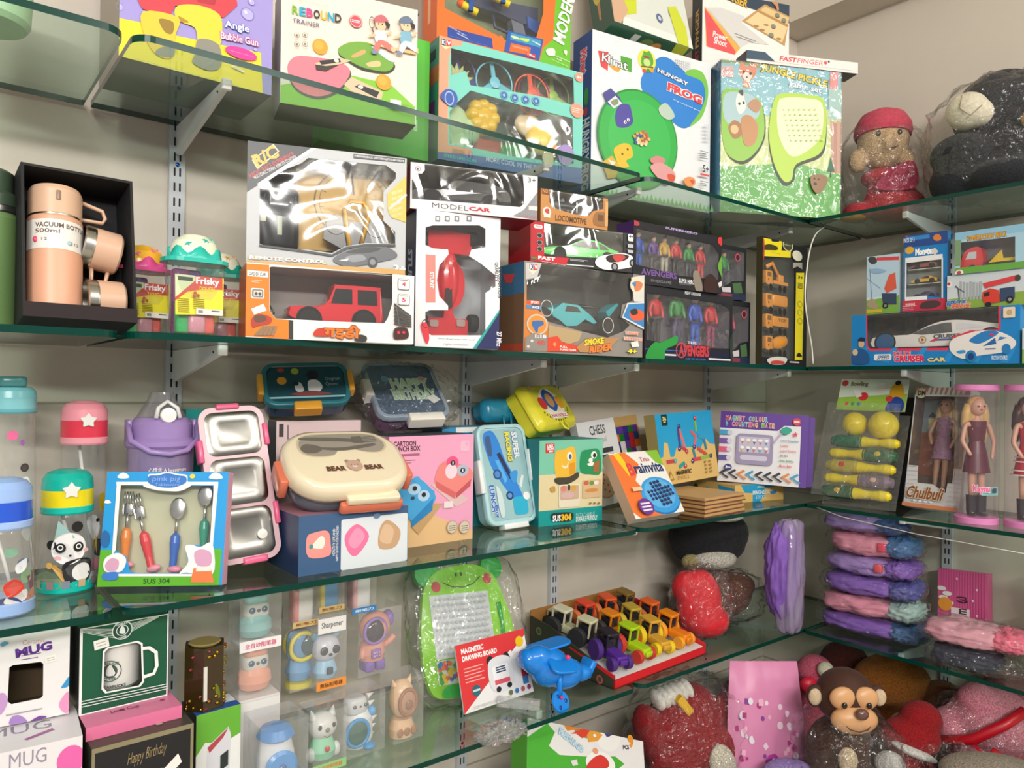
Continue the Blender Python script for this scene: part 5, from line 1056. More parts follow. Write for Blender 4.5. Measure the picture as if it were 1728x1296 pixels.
F.blob([(1030,1040),(1060,970),(1200,920),(1320,900),(1450,915),(1560,975),(1560,1030),(1480,1075),(1270,1105),(1150,1130),(1070,1100)],'#ece8e4');F.blob([(1195,975),(1320,905),(1430,920),(1300,1000),(1230,1005)],'#2f80c4');F.poly([(1300,1030),(1400,960),(1412,1010)],'#2a6aa8');F.poly([(1420,985),(1440,950),(1500,960)],'#3f86c0');F.blob([(1090,1070),(1150,1060),(1160,1080),(1110,1090)],'#3f9ad4');F.ell(1205,1110,45,48,'#2a7fc0');F.ell(1205,1112,26,28,'#174a7c');F.ell(1492,1050,36,42,'#2a7fc0');F.ell(1375,935,18,9,'#e0304c');F.bars(1320,1040,1410,1060,1,'#3a4a8a')
F.rect(1468,715,1565,795,'#e9d8bc',.003);F.ell(1517,755,24,24,'#c8a888')
r=c.done(film(body=.04,gloss=.08,bump=.35,scale=9));a,d=F.at(372,1052),F.at(1560,780)
def cru(b):
    Fx=Face(b,.3,.06,M@T((a[0]+d[0])/2,.062,a[1]-.008),T(-.15,-.0475,.012))
    q=(.172,.026);Fx._txt('CRUISER',*q,.072,.0115,'#4a4a50',.03,0);Fx.raw([(.13,.014),(.215,.014),(.215,.019),(.15,.019)],'#3f5aa0');Fx.raw([(.125,.012),(.14,.021),(.15,.021),(.14,.012)],'#d8304c');Fx.raw(circ(.108,.018,.0105),'#b8a068');Fx.raw(circ(.108,.018,.007),'#f0e6d0');Fx.raw(circ(.108,.018,.004),'#c04a3a')
car(r,T((a[0]+d[0])/2,.062,a[1]-.008),d[0]-a[0],.082,.095,[(0,.25),(.0,.4),(.03,.52),(.22,.56),(.3,.58),(.43,.86),(.55,.99),(.7,.95),(.85,.82),(1,.72),(.99,.3),(.9,.15),(.1,.15)],'#efece8',[([(.31,.59),(.43,.82),(.53,.91),(.58,.91),(.59,.58),(.38,.54)],'#55585a'),([(.62,.66),(.62,.88),(.72,.83),(.8,.72)],'#dfe0e6')],(.11,.84),.026,'#2f8ad0',extra=cru,tyre='#1f5a8c')
z2=ZB+.1515
def small(P,yaw,W_,H_,D,label,col,art,win=None,toy=None,name='toy_car_box',left='#2c4a74'):
    M=frame(P,yaw);c=Carton(name,label,'toy box',M,W_,H_,D,col,{'left':left},win,'#8a8f90');art(c.F);r=c.done();
    if toy:toy(c,r)
    return c
def a_crane(F):
    F.rectuv(0,0,1,.7,'#b8d2e4');F.polyuv([(0,.75),(1,.7),(1,1),(0,1)],'#7fae4a');F.blob([(370,330),(390,305),(430,310),(440,350),(400,365)],'#4a4a4c');F.poly([(440,310),(620,300),(620,330),(440,335)],'#d84a50');F.poly([(540,450),(590,430),(600,560),(520,600),(500,560)],'#d8604c');F.poly([(480,600),(600,600),(600,690),(490,690)],'#3a4a64');F.ell(510,700,24,24,'#2a2a2c');F.ell(510,700,12,12,'#8a8a8c');F.blob([(360,700),(400,640),(450,700),(430,730)],'#a89a7c');F.line([(385,400),(400,640)],.0015,'#6a8aa4');F.line([(360,480),(470,560)],.001,'#6a8aa4');F.rect(355,735,485,752,'#d8b83a');F.blob([(380,410),(450,400),(520,420),(430,440)],'#8fb4d4')
small((-.33,-.545,z2),-87.5,.092,.172,.055,'small crane picture box standing at the left end of the police cruiser box','#cfe0ea',a_crane,name='toy_crane_box')
def a_mini(F):
    F.rectuv(0,0,1,.16,'#2a4a8a');F.rectuv(.05,.02,.6,.07,'#3a86c8');F.blob([(895,150),(920,120),(955,130),(960,165),(920,175)],'#d8803c');F.text('PACK OF 3',650,158,745,182,'#dfeaf4',.02);F.ell(705,252,36,30,'#e0a83a');F.text('Monster',752,240,905,280,'#ffffff',.06);F.poly([(880,255),(910,230),(940,260),(910,295)],'#d9d4cc');F.ell(682,132,12,12,'#d8485a')
    F.poly([(632,660),(1000,640),(1000,760),(632,750)],'#c8344a');F.blob([(790,700),(830,665),(930,660),(960,690),(900,720),(800,725)],'#4a3a3c');F.text('WARNING',672,682,750,700,'#f6dede',.02);F.bars(645,702,770,735,3,'#e8a8b0')
    for a in((672,315,975,324),(670,632,850,650)):F.rect(*a,'#e9e9ea')
    F.poly([(672,315),(684,315),(678,648),(668,648)],'#e9e9ea');F.poly([(966,312),(978,312),(978,640),(966,636)],'#e9e9ea')
def t_mini(c,r):
    for y,cl in((395,'#8a3a40'),(515,'#d8a838'),(640,'#3a3a7c')):
        a=c.F.at(815,y);car(r,T(a[0],.014,a[1]),.066,.02,.022,SPORT,cl,[SPORTW[0]],(.26,.82),.0062,'#c9c9cc')
        b=MB();b.box(.011,.004,a[1]-.0025,.1,.024,a[1]-.0005,('#cfcfcc','plastic'));b.build('shelf_insert',r)
small((-.331,-.650,z2),-85,.112,.218,.03,'blue pack of three small model cars on the police cruiser box','#1f7fc4',a_mini,[lambda F:[F.at(*p)for p in((682,322),(968,318),(968,632),(850,622),(785,648),(676,642))]],t_mini)
def a_resc(F):
    F.rectuv(0,0,1,.75,'#cfd8dc');F.polyuv([(0,.7),(1,.62),(1,1),(0,1)],'#8fae4c')
    for k in range(7):F.rect(1110+27*k,505+4*(k%3),1128+27*k,650,'#a9b0b4')
    F.ell(1026,528,24,26,'#f0e8e8');F.ell(1024,524,13,13,'#c04048');F.line([(1110,660),(1100,560),(1080,540)],.0025,'#4a5058');F.line([(1075,545),(1150,590)],.0018,'#4a5058');F.text('RESCUE',1010,662,1165,694,'#3a6ab0',.05,0,'#e6ecf0',.04,.2);F.text('SERVICE',1042,690,1198,716,'#e8683c',.05,0,'#f4ece0',.04,.2)
    F.poly([(1300,520),(1580,450),(1590,490),(1320,560)],'#d8444a');F.poly([(1300,590),(1360,560),(1430,575),(1440,670),(1320,690),(1298,650)],'#d84438');F.poly([(1310,600),(1355,585),(1355,620),(1310,630)],'#3a2a2c');F.poly([(1440,560),(1560,545),(1560,640),(1440,670)],'#3a4a6a');F.ell(1520,650,30,30,'#2a2a2c');F.ell(1520,650,14,14,'#9a9a9c');F.ell(1345,690,26,20,'#2a2a2c');F.ell(1585,475,24,26,'#4a4446')
small((-.329,-.765,z2),-89.5,.195,.092,.055,'wide rescue crane picture box under the red truck box','#dfe4e2',a_resc,name='toy_crane_box')
def a_red(F):
    F.rectuv(0,0,1,.18,'#8fc0da');F.rectuv(0,.85,1,1,'#6aa84a');F.text('CONSTRUCTION TRUCK',1172,138,1490,138,'#e8a83a',.04,0,'#6a4a20',.03);F.ell(1108,436,34,28,'#f0e8e6');F.ell(1106,432,17,14,'#c04850');F.rectuv(0,.18,.09,.8,'#7f9f7a')
def t_red(c,r):
    a,d=c.F.at(1115,425),c.F.at(1640,245);L_=.15;b=MB();k=('#d83c44','plastic')
    b.prism(smooth_loop([(-.075,.012),(-.075,.04),(-.062,.062),(-.03,.064),(-.028,.012)],3),-.018,.018,k,XZ);b.prism([(-.066,.036),(-.058,.055),(-.04,.055),(-.04,.036)],-.0188,.0188,('#c8ccd0','gloss'),XZ);b.box(-.028,-.015,.01,.07,.015,.02,('#3a3a3c','plastic'));b.prism([(-.02,.024),(.02,.05),(.07,.05),(.07,.026)],-.012,.012,('#3c3630','plastic'),XZ);b.prism([(-.012,.022),(.018,.052),(.022,.03),(.07,.03),(.07,.022)],-.016,-.012,('#e8c02c','plastic'),XZ)
    o=b.build('toy_truck',r,T(a[0]+L_/2,.028,a[1]-.004))
    for x in(-.05,.02,.045):
        for sg in(-1,1):wheel_mb(.0105,.007,'#262626','#8a8a8c',5,T(x,sg*.016,.0105)).build('wheel',o)
small((-.337,-.787,z2+.0925),-88.6,.168,.112,.06,'blue and green window box with a red truck, topmost at the right edge','#a9cfe0',a_red,[lambda F:[F.at(*p)for p in((1115,190),(1560,140),(1560,400),(1130,425),(1115,410))]],t_red,'toy_truck_box')
Z();c=Carton('toy_box','green and white box past the right end of the police cruiser box','toy box',frame((-.345,-.948,ZB),-90),.12,.09,.1,'#8fbf6a');c.F.rectuv(0,.0,1,.6,'#cfe0ea');c.done()
# ====== third shelf, back wall
def warp(mb,i0,r):
    """wrap flat printing made since vertex i0 round an upright cylinder of radius r"""
    for k in range(i0,len(mb.v)):v=mb.v[k];rr=r-v.y;a=v.x/r;mb.v[k]=Vector((rr*math.sin(a),-rr*math.cos(a),v.z))
CLR=lambda:film(body=.05,gloss=.08,bump=0)
def bottle(x,y,label,rb,hb,hl,lidc,band,rim,base=None,art=None,star_=None,straw=True,lidr=None):
    M=T(x,y,ZC);r=empty('water_bottle',M,label,'water bottle',None);lr=lidr or rb*.93
    b=MB();b.lathe([(.0,.004),(rb*.96,.004),(rb,.012),(rb,hb*.55),(lr*.93,hb*.97),(lr*.9,hb)],CLR(),30);b.build('clear_body',r)
    if base:b=MB();b.lathe([(0,0),(rb*.98,0),(rb*1.05,.003),(rb*1.05,.018),(rb*1.0,.02)],(base,'plastic'),30);b.build('base_ring',r)
    b=MB();h=hl;b.lathe([(lr*.98,hb),(lr*1.03,hb+.003),(lr*1.03,hb+h*.15),(lr,hb+h*.17),(lr,hb+h*.55),(lr*1.01,hb+h*.57),(lr*.97,hb+h*.8),(lr*.8,hb+h*.93),(lr*.45,hb+h),(0,hb+h)],[(rim,'plastic')]*3+[(band,'plastic')]+[(lidc,'plastic')]*5,30);l=b.build('lid',r)
    if star_:b=MB();b.prism(smooth_loop(star(0,0,lr*.36,.62),3),-.003,.0035,(star_,'plastic'),T(0,-lr*1.0,hb+h*.56)@R(90,'X'));b.build('star_button',l)
    if straw:b=MB();b.tube([(rb*.45,0,.012),(-rb*.2,0,hb)],.0028,('#e6e4de','plastic'),8);b.build('straw',r)
    if art:b=MB();F=Face(b,rb*4.2,hb*1.35,M,T(-rb*1.95,0,.005))if art is panda else Face(b,rb*3,hb,M,T(-rb*1.5,0,.012));art(F);warp(b,0,rb*1.004);b.build('printed_band',r)
    return r
def panda(F):
    F.rectuv(.12,.5,.88,.93,'#8d7a84')if False else None
    F.euv(.52,.40,.05,.05,'#1d1c1e');F.euv(.30,.56,.045,.045,'#1d1c1e');F.euv(.45,.6,.15,.15,'#f3f1f2',28);F.polyuv([(.36,.33),(.5,.5),(.32,.56)],'#9cc2c0')
    for u in(.38,.53):F.euv(u,.59,.045,.047,'#1d1c1e');F.euv(u,.585,.025,.026,'#f4f4f4');F.euv(u,.585,.016,.017,'#1d1c1e')
    F.euv(.46,.665,.012,.01,'#1d1c1e');F.euv(.36,.68,.03,.018,'#f0b8bc');F.euv(.6,.63,.025,.018,'#f0b8bc');F.buv([(.4,.75),(.55,.7),(.66,.75),(.6,.95),(.45,.95)],'#232226');F.euv(.56,.83,.085,.085,'#efeeee');F.polyuv([(.3,.75),(.34,.74),(.52,.95),(.44,.96)],'#e0aa4a');F.euv(.29,.75,.03,.03,'#e8b860');F.polyuv([(.66,.85),(.78,.88),(.76,.97),(.62,.95)],'#c9c4bc');F.buv([(.14,.86),(.28,.8),(.4,.9),(.36,.97),(.16,.97)],'#8a9a7a');F.polyuv([(.79,.58),(.87,.52),(.88,.62),(.82,.72)],'#f2cf2c')
    for k in range(5):F.rectuv(.14+.13*k,.9,.2+.13*k,.97,('#c9b08c','#a98a8c','#7f8a9c')[k%3])
def blueart(F):
    F.buv([(.62,.5),(.75,.44),(.74,.56),(.64,.6)],'#eef2f6');F.buv([(.5,.72),(.62,.66),(.72,.78),(.56,.86)],'#e0402c');F.buv([(.55,.84),(.75,.8),(.74,.92),(.52,.93)],'#e6e2e0');F.buv([(.78,.86),(.9,.8),(.9,.96),(.76,.96)],'#d89a80');F.buv([(.68,.6),(.8,.58),(.82,.7),(.7,.72)],'#8fb08a');F.buv([(.4,.88),(.6,.86),(.68,.97),(.3,.97)],'#41538a');F.polyuv([(.76,.66),(.86,.62),(.88,.8),(.8,.82)],'#8a5a6c')
def tallart(F):
    F.euv(.5,.16,.07,.07,'#e86a9c');F.euv(.66,.34,.06,.062,'#3a3a3e');F.euv(.66,.34,.04,.042,'#5a4a44');F.buv([(.62,.4),(.72,.4),(.78,.5),(.7,.58),(.62,.54),(.56,.46)],'#eef0f4');F.buv([(.54,.42),(.6,.42),(.6,.5),(.54,.5)],'#5aa0d8');F.euv(.48,.66,.05,.055,'#2f86c8');F.buv([(.62,.7),(.7,.66),(.78,.7),(.72,.75)],'#f0f2f2');F.euv(.5,.8,.09,.07,'#8ad0a8');F.euv(.66,.86,.08,.05,'#3a62a8');F.polyuv(F.W and[(.62+.03*math.cos(a),.2+.02*math.sin(a))for a in(0,1.2,2.5,3.7,5)],'#a05ab0')
def pinkart(F):F.polyuv([(.68,.42),(.8,.4),(.8,.52),(.69,.54)],'#f2cf2c');F.buv([(.5,.6),(.62,.56),(.7,.66),(.6,.74)],'#f2f0ee');F.euv(.66,.6,.03,.03,'#2a2a2c');F.buv([(.6,.74),(.76,.76),(.74,.86),(.6,.84)],'#4a4448');F.euv(.4,.62,.05,.04,'#f2b8c0');F.rectuv(.5,.88,.8,.96,'#e88aa0')
q=on_y(113,900,-.195);bottle(q.x,-.195,'baby bottle with a turquoise and yellow lid and a panda print',.0405,.127,.071,'#12b3a2','#f0dc18','#12c0b0','#14bdb0',panda,'#ecebe6')
bottle(-2.418,-.285,'baby bottle with a two-tone blue lid at the left edge',.042,.125,.074,'#9cbcf0','#2c5cd8','#a8c4f4','#a0c0f4',blueart,None)
bottle(-2.29,-.14,'baby bottle with a pink and red lid behind the panda bottle',.037,.235,.075,'#f29aa8','#e23a50','#f2a0ac',None,pinkart,'#ecebe6',True,.036)
r=bottle(-2.399,-.16,'tall clear bottle with a pale blue lid and astronaut print at the left edge',.0375,.29,.045,'#7ec4cc','#86c8d0','#6ab0ba',None,tallart,None,False,.036)
b=MB();b.rbox(-.02,-.03,.333,.02,.03,.35,.008,('#4f8f92','plastic'));b.build('lid_latch',r)
x,y=-2.168,-.15;r=empty('water_jug',T(x,y,ZC),'purple straw jug with a clear dome spout behind the cutlery box','water bottle');pu=('#a58ac4','plastic')
b=MB();b.lathe([(0,0),(.05,0),(.054,.01),(.056,.22),(.055,.235)],film('#b79fd0',body=.55,gloss=.1),30);b.build('body',r)
b=MB();b.lathe([(.056,.225),(.06,.23),(.06,.238),(.052,.244),(.052,.268),(.044,.28)],pu,30);b.tube([(-.058,-.01,.268),(-.056,-.03,.24),(-.03,-.055,.222),(0,-.062,.217),(.03,-.055,.222),(.056,-.03,.24),(.058,-.01,.268)],.005,pu,10);l=b.build('lid',r)
for s_ in(-1,1):b=MB();b.rbox(s_*.055-.004,-.014,.235,s_*.055+.004,.014,.276,.003,pu);b.build('handle_arm',l)
b=MB();b.lathe([(.046,.27),(.04,.285),(.026,.308),(.02,.322),(.019,.326),(0,.327)],film('#b9b2b8',body=.3,gloss=.12),24);b.build('dome_spout',r)
b=MB();b.lathe([(0,.006),(.013,.005),(.014,0)],('#f0efee','plastic'),20,T(0,-.047,.285)@R(80,'X'));b.tube([(-.02,-.047,.28),(-.016,-.044,.298),(0,-.04,.31),(.016,-.044,.298),(.02,-.047,.28)],.0038,('#e6e4e4','plastic'),8);b.build('button',r)
b=MB();F=Face(b,.1,.02,Matrix(),T(-.05,0,.178));F._txt('心情水 A beggemore',.05,.01,.066,.011,'#f2eef6',.01,0);warp(b,0,.0565);b.build('printed_mark',r)
M=frame((-2.283,-.236,ZC+.006),-32.3,10.2);W_,H_=.198,.188;Z(0,760,3.927)
c=Carton('cutlery_box','blue and green window box with four child spoons and forks','cutlery set',M,W_,H_,.03,'#2aa0e6',{'right':'#f0b4cc','left':'#2a8ac8'},[lambda F:[F.at(*p)for p in((800,230),(980,235),(1040,265),(1180,262),(1240,235),(1410,235),(1418,300),(1385,650),(1300,625),(1230,650),(1250,760),(1190,815),(900,815),(860,800),(838,700),(790,680),(765,660))]],'#cfd0b0')
F=c.F
F.poly([(655,660),(740,660),(735,820),(1280,820),(1400,650),(1470,655),(1450,900),(630,915)],'#62b52c');F.text('SUS 304',950,850,1125,882,'#245a1c',.03)
F.poly([(775,210),(1450,205),(1405,660),(1385,650),(1422,235),(800,228),(765,660),(745,700)],'#f6f6f4')if False else None
for pts in([(772,208),(980,208),(980,228),(772,232)],[(1230,208),(1448,208),(1440,232),(1230,230)],[(1418,230),(1448,215),(1410,650),(1390,645)],[(775,220),(802,230),(768,660),(742,700)],[(740,818),(1280,818),(1280,835),(740,835)]):F.poly(pts,'#f6f6f4')
F.blob([(950,235),(985,200),(985,160),(1040,155),(1110,140),(1180,155),(1240,165),(1245,205),(1270,230),(1200,268),(1110,270),(1030,262)],'#f6f6f4',5);F.blob([(985,215),(990,170),(1050,165),(1110,152),(1180,165),(1232,175),(1232,215),(1170,242),(1110,248),(1040,240)],'#3f7fd0',5);F.text('pink pig',1015,172,1195,212,'#a0bfee',-.01);F.text('Tableware',1030,216,1190,236,'#a0bfee',-.01)
for x,y,w_ in((820,168,40),(715,340,24),(1432,170,46)):F.blob([(x-w_,y+w_*.3),(x-w_*.6,y-w_*.3),(x,y-w_*.5),(x+w_*.6,y-w_*.3),(x+w_,y+w_*.3),(x,y+w_*.5)],'#f6f6f4')
F.ell(1278,172,18,16,'#e8d84a');F.blob([(1230,640),(1270,625),(1330,640),(1390,610),(1420,660),(1410,820),(1240,810),(1190,815),(1250,740)],'#f6f6f4');F.poly([(1285,780),(1400,780),(1420,875),(1265,875)],'#f0814a');F.rect(1305,758,1400,800,'#ecebe6');F.blob([(1290,680),(1340,655),(1400,680),(1395,760),(1310,760)],'#dba6c4')
F.blob([(690,740),(720,700),(790,680),(840,720),(820,790),(770,810),(700,800)],'#f6f6f4');F.blob([(700,760),(740,715),(790,730),(780,790),(720,800)],'#dba6c4');F.blob([(690,815),(780,805),(775,855),(690,855)],'#3f7fd0');F.blob([(670,560),(700,530),(730,560),(720,630),(690,640),(665,610)],'#2a6aa8')
r=c.done(film(body=.03,gloss=.08,bump=.3,scale=14))
def cutl(p0,p1,hc,fork,nm):
    a,d=F.at(*p0),F.at(*p1);L_=math.hypot(d[0]-a[0],d[1]-a[1]);an=math.degrees(math.atan2(d[0]-a[0],d[1]-a[1]));b=MB()
    b.lathe([(0,0),(.006,.002),(.0062,.02),(.0085,L_*.36),(.0075,L_*.46),(.003,L_*.5),(0,L_*.5)],(hc,'plastic'),12);o=b.build(nm,r,T(a[0],.014,a[1])@R(an,'Y'));b=MB();st=('#d4d4d2','metal')
    b.tube([(0,0,L_*.48),(0,0,L_*.7)],.0028,st,8)
    if fork:b.rbox(-.008,-.001,L_*.68,.008,.001,L_*.84,.003,st);[b.tube([(k,0,L_*.82),(k,0,L_)],.0013,st,6)for k in(-.0065,-.0022,.0022,.0065)]
    else:b.ell((0,0,L_*.84),(.0135,.004,L_*.16),st)
    b.build('fork_head' if fork else 'spoon_head',o)
    b=MB();b.ell((.004,-.002,0),(.012,.007,.006),('#f29ab0','plastic'));b.build('shoe',o)
cutl((800,760),(835,270),'#f08a2c',True,'fork');cutl((985,790),(875,290),'#e2323c',True,'fork');cutl((1125,790),(1168,310),'#2f6ac8',False,'spoon');cutl((1330,690),(1350,225),'#2a9a80',False,'spoon')
M=frame((-2.105,-.275,ZC+.02),-4,16,4);W_,H_=.118,.288
r=empty('lunch_box',M,'open three-compartment steel lunch box with a pale pink rim and pink clips','lunch box');b=MB()
b.prism([(x,z)for x,z in rrect(0,0,W_,H_,.025,5)],.0,.008,('#dcb6be','plastic'),XZ);b.prism([(x,z)for x,z in rrect(.006,.006,W_-.006,H_-.006,.02,5)],.008,.048,('#d8bcc2','plastic'),XZ);b.build('plastic_shell',r)
for z0,z1 in((.01,.098),(.104,.19),(.196,.278)):
    b=MB();o_=rrect(.01,z0,W_-.01,z1,.016,5);i_=rrect(.018,z0+.008,W_-.018,z1-.008,.014,5);bt=rrect(.03,z0+.02,W_-.03,z1-.02,.01,5);n=len(o_)
    st=('#8b8984','metal');vs=[(x,-.003,z)for x,z in o_]+[(x,-.004,z)for x,z in i_]+[(x,-.0005,z)for x,z in bt]
    vs=[(x,-.0008,z)for x,z in o_]+[(x,-.0035,z)for x,z in i_]+[(x,.0-.0004,z)for x,z in bt]
    b.add(vs,[(j*n+i,j*n+(i+1)%n,(j+1)*n+(i+1)%n,(j+1)*n+i)for j in range(2)for i in range(n)]+[[2*n+i for i in range(n)]],st,None,True);b.build('steel_compartment',r)
for x,z,w_,h_ in((W_/2-.005,H_,.042,.01),(-.002,H_*.72,.01,.042),(W_,H_*.8,.01,.042),(W_,H_*.28,.01,.042),(W_/2+.01,.002,.044,.012)):b=MB();b.rbox(-w_/2,-.006,-h_/2,w_/2,.02,h_/2,.004,('#ee6a94','plastic'),T(x,0,z));b.build('clip',r)
b=MB();b.lathe([(0,0),(.009,0),(.009,.004),(0,.005)],('#eceae2','plastic'),18,T(W_*.72,-.004,.045)@R(90,'X'));b.build('vent_plug',r)
c=Carton('carton','teal and beige carton behind the steel lunch box','box',frame((-2.105,-.075,ZC),0),.165,.292,.055,'#d9d0c2',{'left':'#17746c'});c.F.rectuv(0,0,.32,1,'#1f9a96');c.done()
c=Carton('carton','pale pink carton under the small blue lunch box','box',frame((-1.945,-.13,ZC),-3),.185,.268,.11,'#e9cfd0',{'left':'#2c3a4c'});c.F.rectuv(.03,.02,.08,.12,'#4a4448');c.F.rectuv(.12,.03,.14,.14,'#8a7f84');c.done()
def bento(M,W_,H_,D_,label,body,lid,clip,art,clips,lidfilm=None,latch=None):
    """lunch box stood on edge: x,z is the lid, depth goes to its base"""
    r=empty('lunch_box',M,label,'lunch box');b=MB();b.prism(rrect(.004,.004,W_-.004,H_-.004,.024,5),.012,D_,(body,'plastic'),XZ);b.build('base',r)
    b=MB();o_,i_=rrect(0,0,W_,H_,.026,5),rrect(.009,.009,W_-.009,H_-.009,.02,5);n=len(o_)
    vs=[(x,.014,z)for x,z in o_]+[(x,.002,z)for x,z in o_]+[(x,0,z)for x,z in rrect(.002,.002,W_-.002,H_-.002,.024,5)]+[(x,.001,z)for x,z in i_]
    b.add(vs,[(j*n+i,j*n+(i+1)%n,(j+1)*n+(i+1)%n,(j+1)*n+i)for j in range(3)for i in range(n)],(lid,'plastic'),None,True);l=b.build('lid',r)
    b=MB();F=Face(b,W_,H_,M,T(0,.003,0));b.add([(x,.004,z)for x,z in i_],[list(range(n))],lidfilm or(lid,'gloss'));art(F);b.build('lid_panel',l)
    for x,z,w_,h_ in clips:b=MB();b.rbox(-w_/2,-.005,-h_/2,w_/2,.024,h_/2,.004,(clip,'plastic'),T(x,0,z));b.build('clip',r)
    return r
def a_b1(F):
    F.polyuv([(.06,.1),(.94,.1),(.94,.9),(.06,.9)],'#1f4a56');F.euv(.22,.42,.055,.055,'#e8a83a');F.euv(.38,.2,.045,.045,'#a8b84a');F.euv(.22,.17,.04,.03,'#b8503c');F.euv(.58,.3,.07,.07,'#20242f');F.buv([(.52,.45),(.62,.42),(.68,.58),(.62,.72),(.52,.7)],'#e9ecf2');F.buv([(.37,.5),(.43,.48),(.46,.66),(.4,.7),(.36,.62)],'#e2e4ea');F.euv(.38,.5,.03,.03,'#2a2c36');F.buv([(.3,.74),(.55,.68),(.78,.76),(.5,.8)],'#8a4a48');F.tuv('Oogram',.72,.36,.9,.46,'#a9c4cc',0);F.tuv('Queen',.72,.48,.86,.58,'#a9c4cc',0);F.rectuv(.06,.8,.94,.84,'#8fc4cc')
bento(frame((-1.978,-.15,ZC+.30),-17,34,3),.175,.105,.05,'small dark blue lunch box with yellow clips and a clear teal lid','#24486a','#2f7480','#e8a63a',a_b1,((.085,-.004,.055,.02),(-.004,.05,.012,.05),(.179,.055,.012,.05)))
def a_hb(F):
    F.polyuv([(.05,.06),(.95,.06),(.95,.94),(.05,.94)],'#4e6078');F.tuv('HAPPY',.32,.3,.86,.48,'#bcd8b0',.03,0,'#dfeee0',.05);F.tuv('BIRTHDAY',.3,.5,.9,.68,'#b4ccaa',.03,0,'#dfeee0',.05);F.euv(.26,.3,.05,.06,'#5a9ac0');F.euv(.78,.3,.05,.04,'#c89a9c');F.polyuv([(.74,.66),(.86,.6),(.93,.7),(.81,.77)],'#eceae4')
r=bento(frame((-1.742,-.19,ZC+.2375+.0375),-8.8,45,2),.175,.172,.05,'clear-lidded birthday lunch box with white clips in a crumpled bag','#7a5a74','#8d9bab','#efeae0',a_hb,((.11,-.003,.085,.022),(-.003,.09,.02,.05)))
bag('clear_bag',0,0,(.1,.022,.085),(.12,.045,.085),BAGF(),.016,18,5,r,3)
c=Carton('carton','navy blue carton with a white panel under the cream bear lunch box','box',frame((-1.983,-.342,ZC),.4),.225,.108,.165,'#41618a',{'left':'#2a3f66','top':'#b9808e'});F=c.F;Z(400,600,3.411)
F.rect(600,945,978,1190,'#dfe6ec',.004);F.blob([(620,1040),(690,970),(760,1040),(690,1150),(640,1130)],'#ee7aa6');F.blob([(640,1070),(690,990),(735,1040),(680,1110)],'#f29abc');F.blob([(815,1020),(840,960),(880,950),(940,1010),(910,1100),(820,1110)],'#c9a480');F.blob([(820,1060),(850,970),(900,1000),(880,1080)],'#dcbb98');F.blob([(400,1050),(440,1020),(520,1010),(538,1080),(530,1150),(410,1160)],'#f09a94');F.blob([(430,1100),(480,1040),(505,1060),(490,1110)],'#eceae0');F.ell(425,1100,12,14,'#4a9a94');F.ctext('HEALTHY LIFE AND',556,1075,.05,.005,'#dfe6ec',.02,90);F.ctext('HAPPY GROWTH FOR CHILDREN',575,1080,.065,.005,'#dfe6ec',.02,90);F.ell(803,922,20,16,'#6a88ac')
c.done()
M=T(-1.874,-.305,ZC+.109)@R(-6,'Z')@R(29,'X')@T(0,.05,0)@S(1.03);r=empty('lunch_box',M,'cream oval bear lunch box with a coral clip lying on the navy carton','lunch box');cr=('#efe0c2','gloss')
tilt=R(5,'X');b=MB();b.rbox(-.102,-.068,.0,.102,.068,.05,.055,film('#6f7f8c',body=.75,gloss=.12),None,6);b.build('base',r)
TL=T(0,.0,.056)@tilt;b=MB();b.rbox(-.116,-.085,-.014,.116,.085,.028,.07,cr,TL,8);l=b.build('lid',r)
b=MB();F=Face(b,.2,.16,M,TL@loc_mat(.2,.16,.0,'top')@T(0,0,0));F.FM=TL@T(-.1,-.08,.0282)@loc_mat(.2,.16,0,'top')
wn=[(.07,.3),(.12,.14),(.25,.08),(.75,.08),(.9,.16),(.94,.32),(.86,.44),(.72,.44),(.55,.36),(.45,.38),(.38,.48),(.22,.5),(.1,.44)]
F.buv(wn,'#cdbd9c');F.buv([(.5+(u-.5)*.95,.29+(v-.29)*.93)for u,v in wn],'#9c9388');sp='#6e675f'
F.buv([(.1,.33),(.16,.26),(.27,.3),(.3,.36),(.22,.43),(.12,.41)],sp);F.buv([(.28,.33),(.5,.34),(.8,.28),(.8,.33),(.5,.4),(.3,.37)],sp);F.buv([(.15,.14),(.5,.16),(.66,.2),(.66,.25),(.5,.23),(.15,.19)],sp)
for k in range(4):F.polyuv([(.66,.17+.025*k),(.86,.13+.035*k),(.86,.145+.035*k),(.66,.185+.025*k)],sp)
F.polyuv([(.62,.15),(.72,.14),(.72,.27),(.62,.26)],sp);F.tuv('BEAR',.26,.68,.44,.76,'#6a4436',.05);F.tuv('BEAR',.62,.68,.80,.76,'#6a4436',.05);F.euv(.475,.6,.02,.02,'#a8867a');F.euv(.585,.6,.02,.02,'#a8867a');F.buv([(.47,.62),(.53,.59),(.59,.62),(.6,.72),(.53,.78),(.46,.72)],'#c4a290');F.euv(.53,.7,.025,.018,'#e0cabc');F.euv(.5,.67,.006,.006,'#4a342c');F.euv(.56,.67,.006,.006,'#4a342c');F.euv(.53,.685,.007,.005,'#4a342c');b.build('printed_window',l)
b=MB();b.rbox(-.06,-.014,-.01,.06,0,.012,.006,('#e07a5e','plastic'),TL@T(.03,-.082,-.018));b.rbox(-.05,-.016,.006,.05,.004,.02,.004,cr,TL@T(.03,-.082,-.012));b.build('front_clip',r)
for s_ in(-1,1):b=MB();b.rbox(-.012,-.03,-.024,.004,.03,.014,.005,('#e07a5e','plastic'),TL@T(s_*.115,-.01,-.006)@R(0 if s_<0 else 180,'Z'));b.build('side_clip',r)
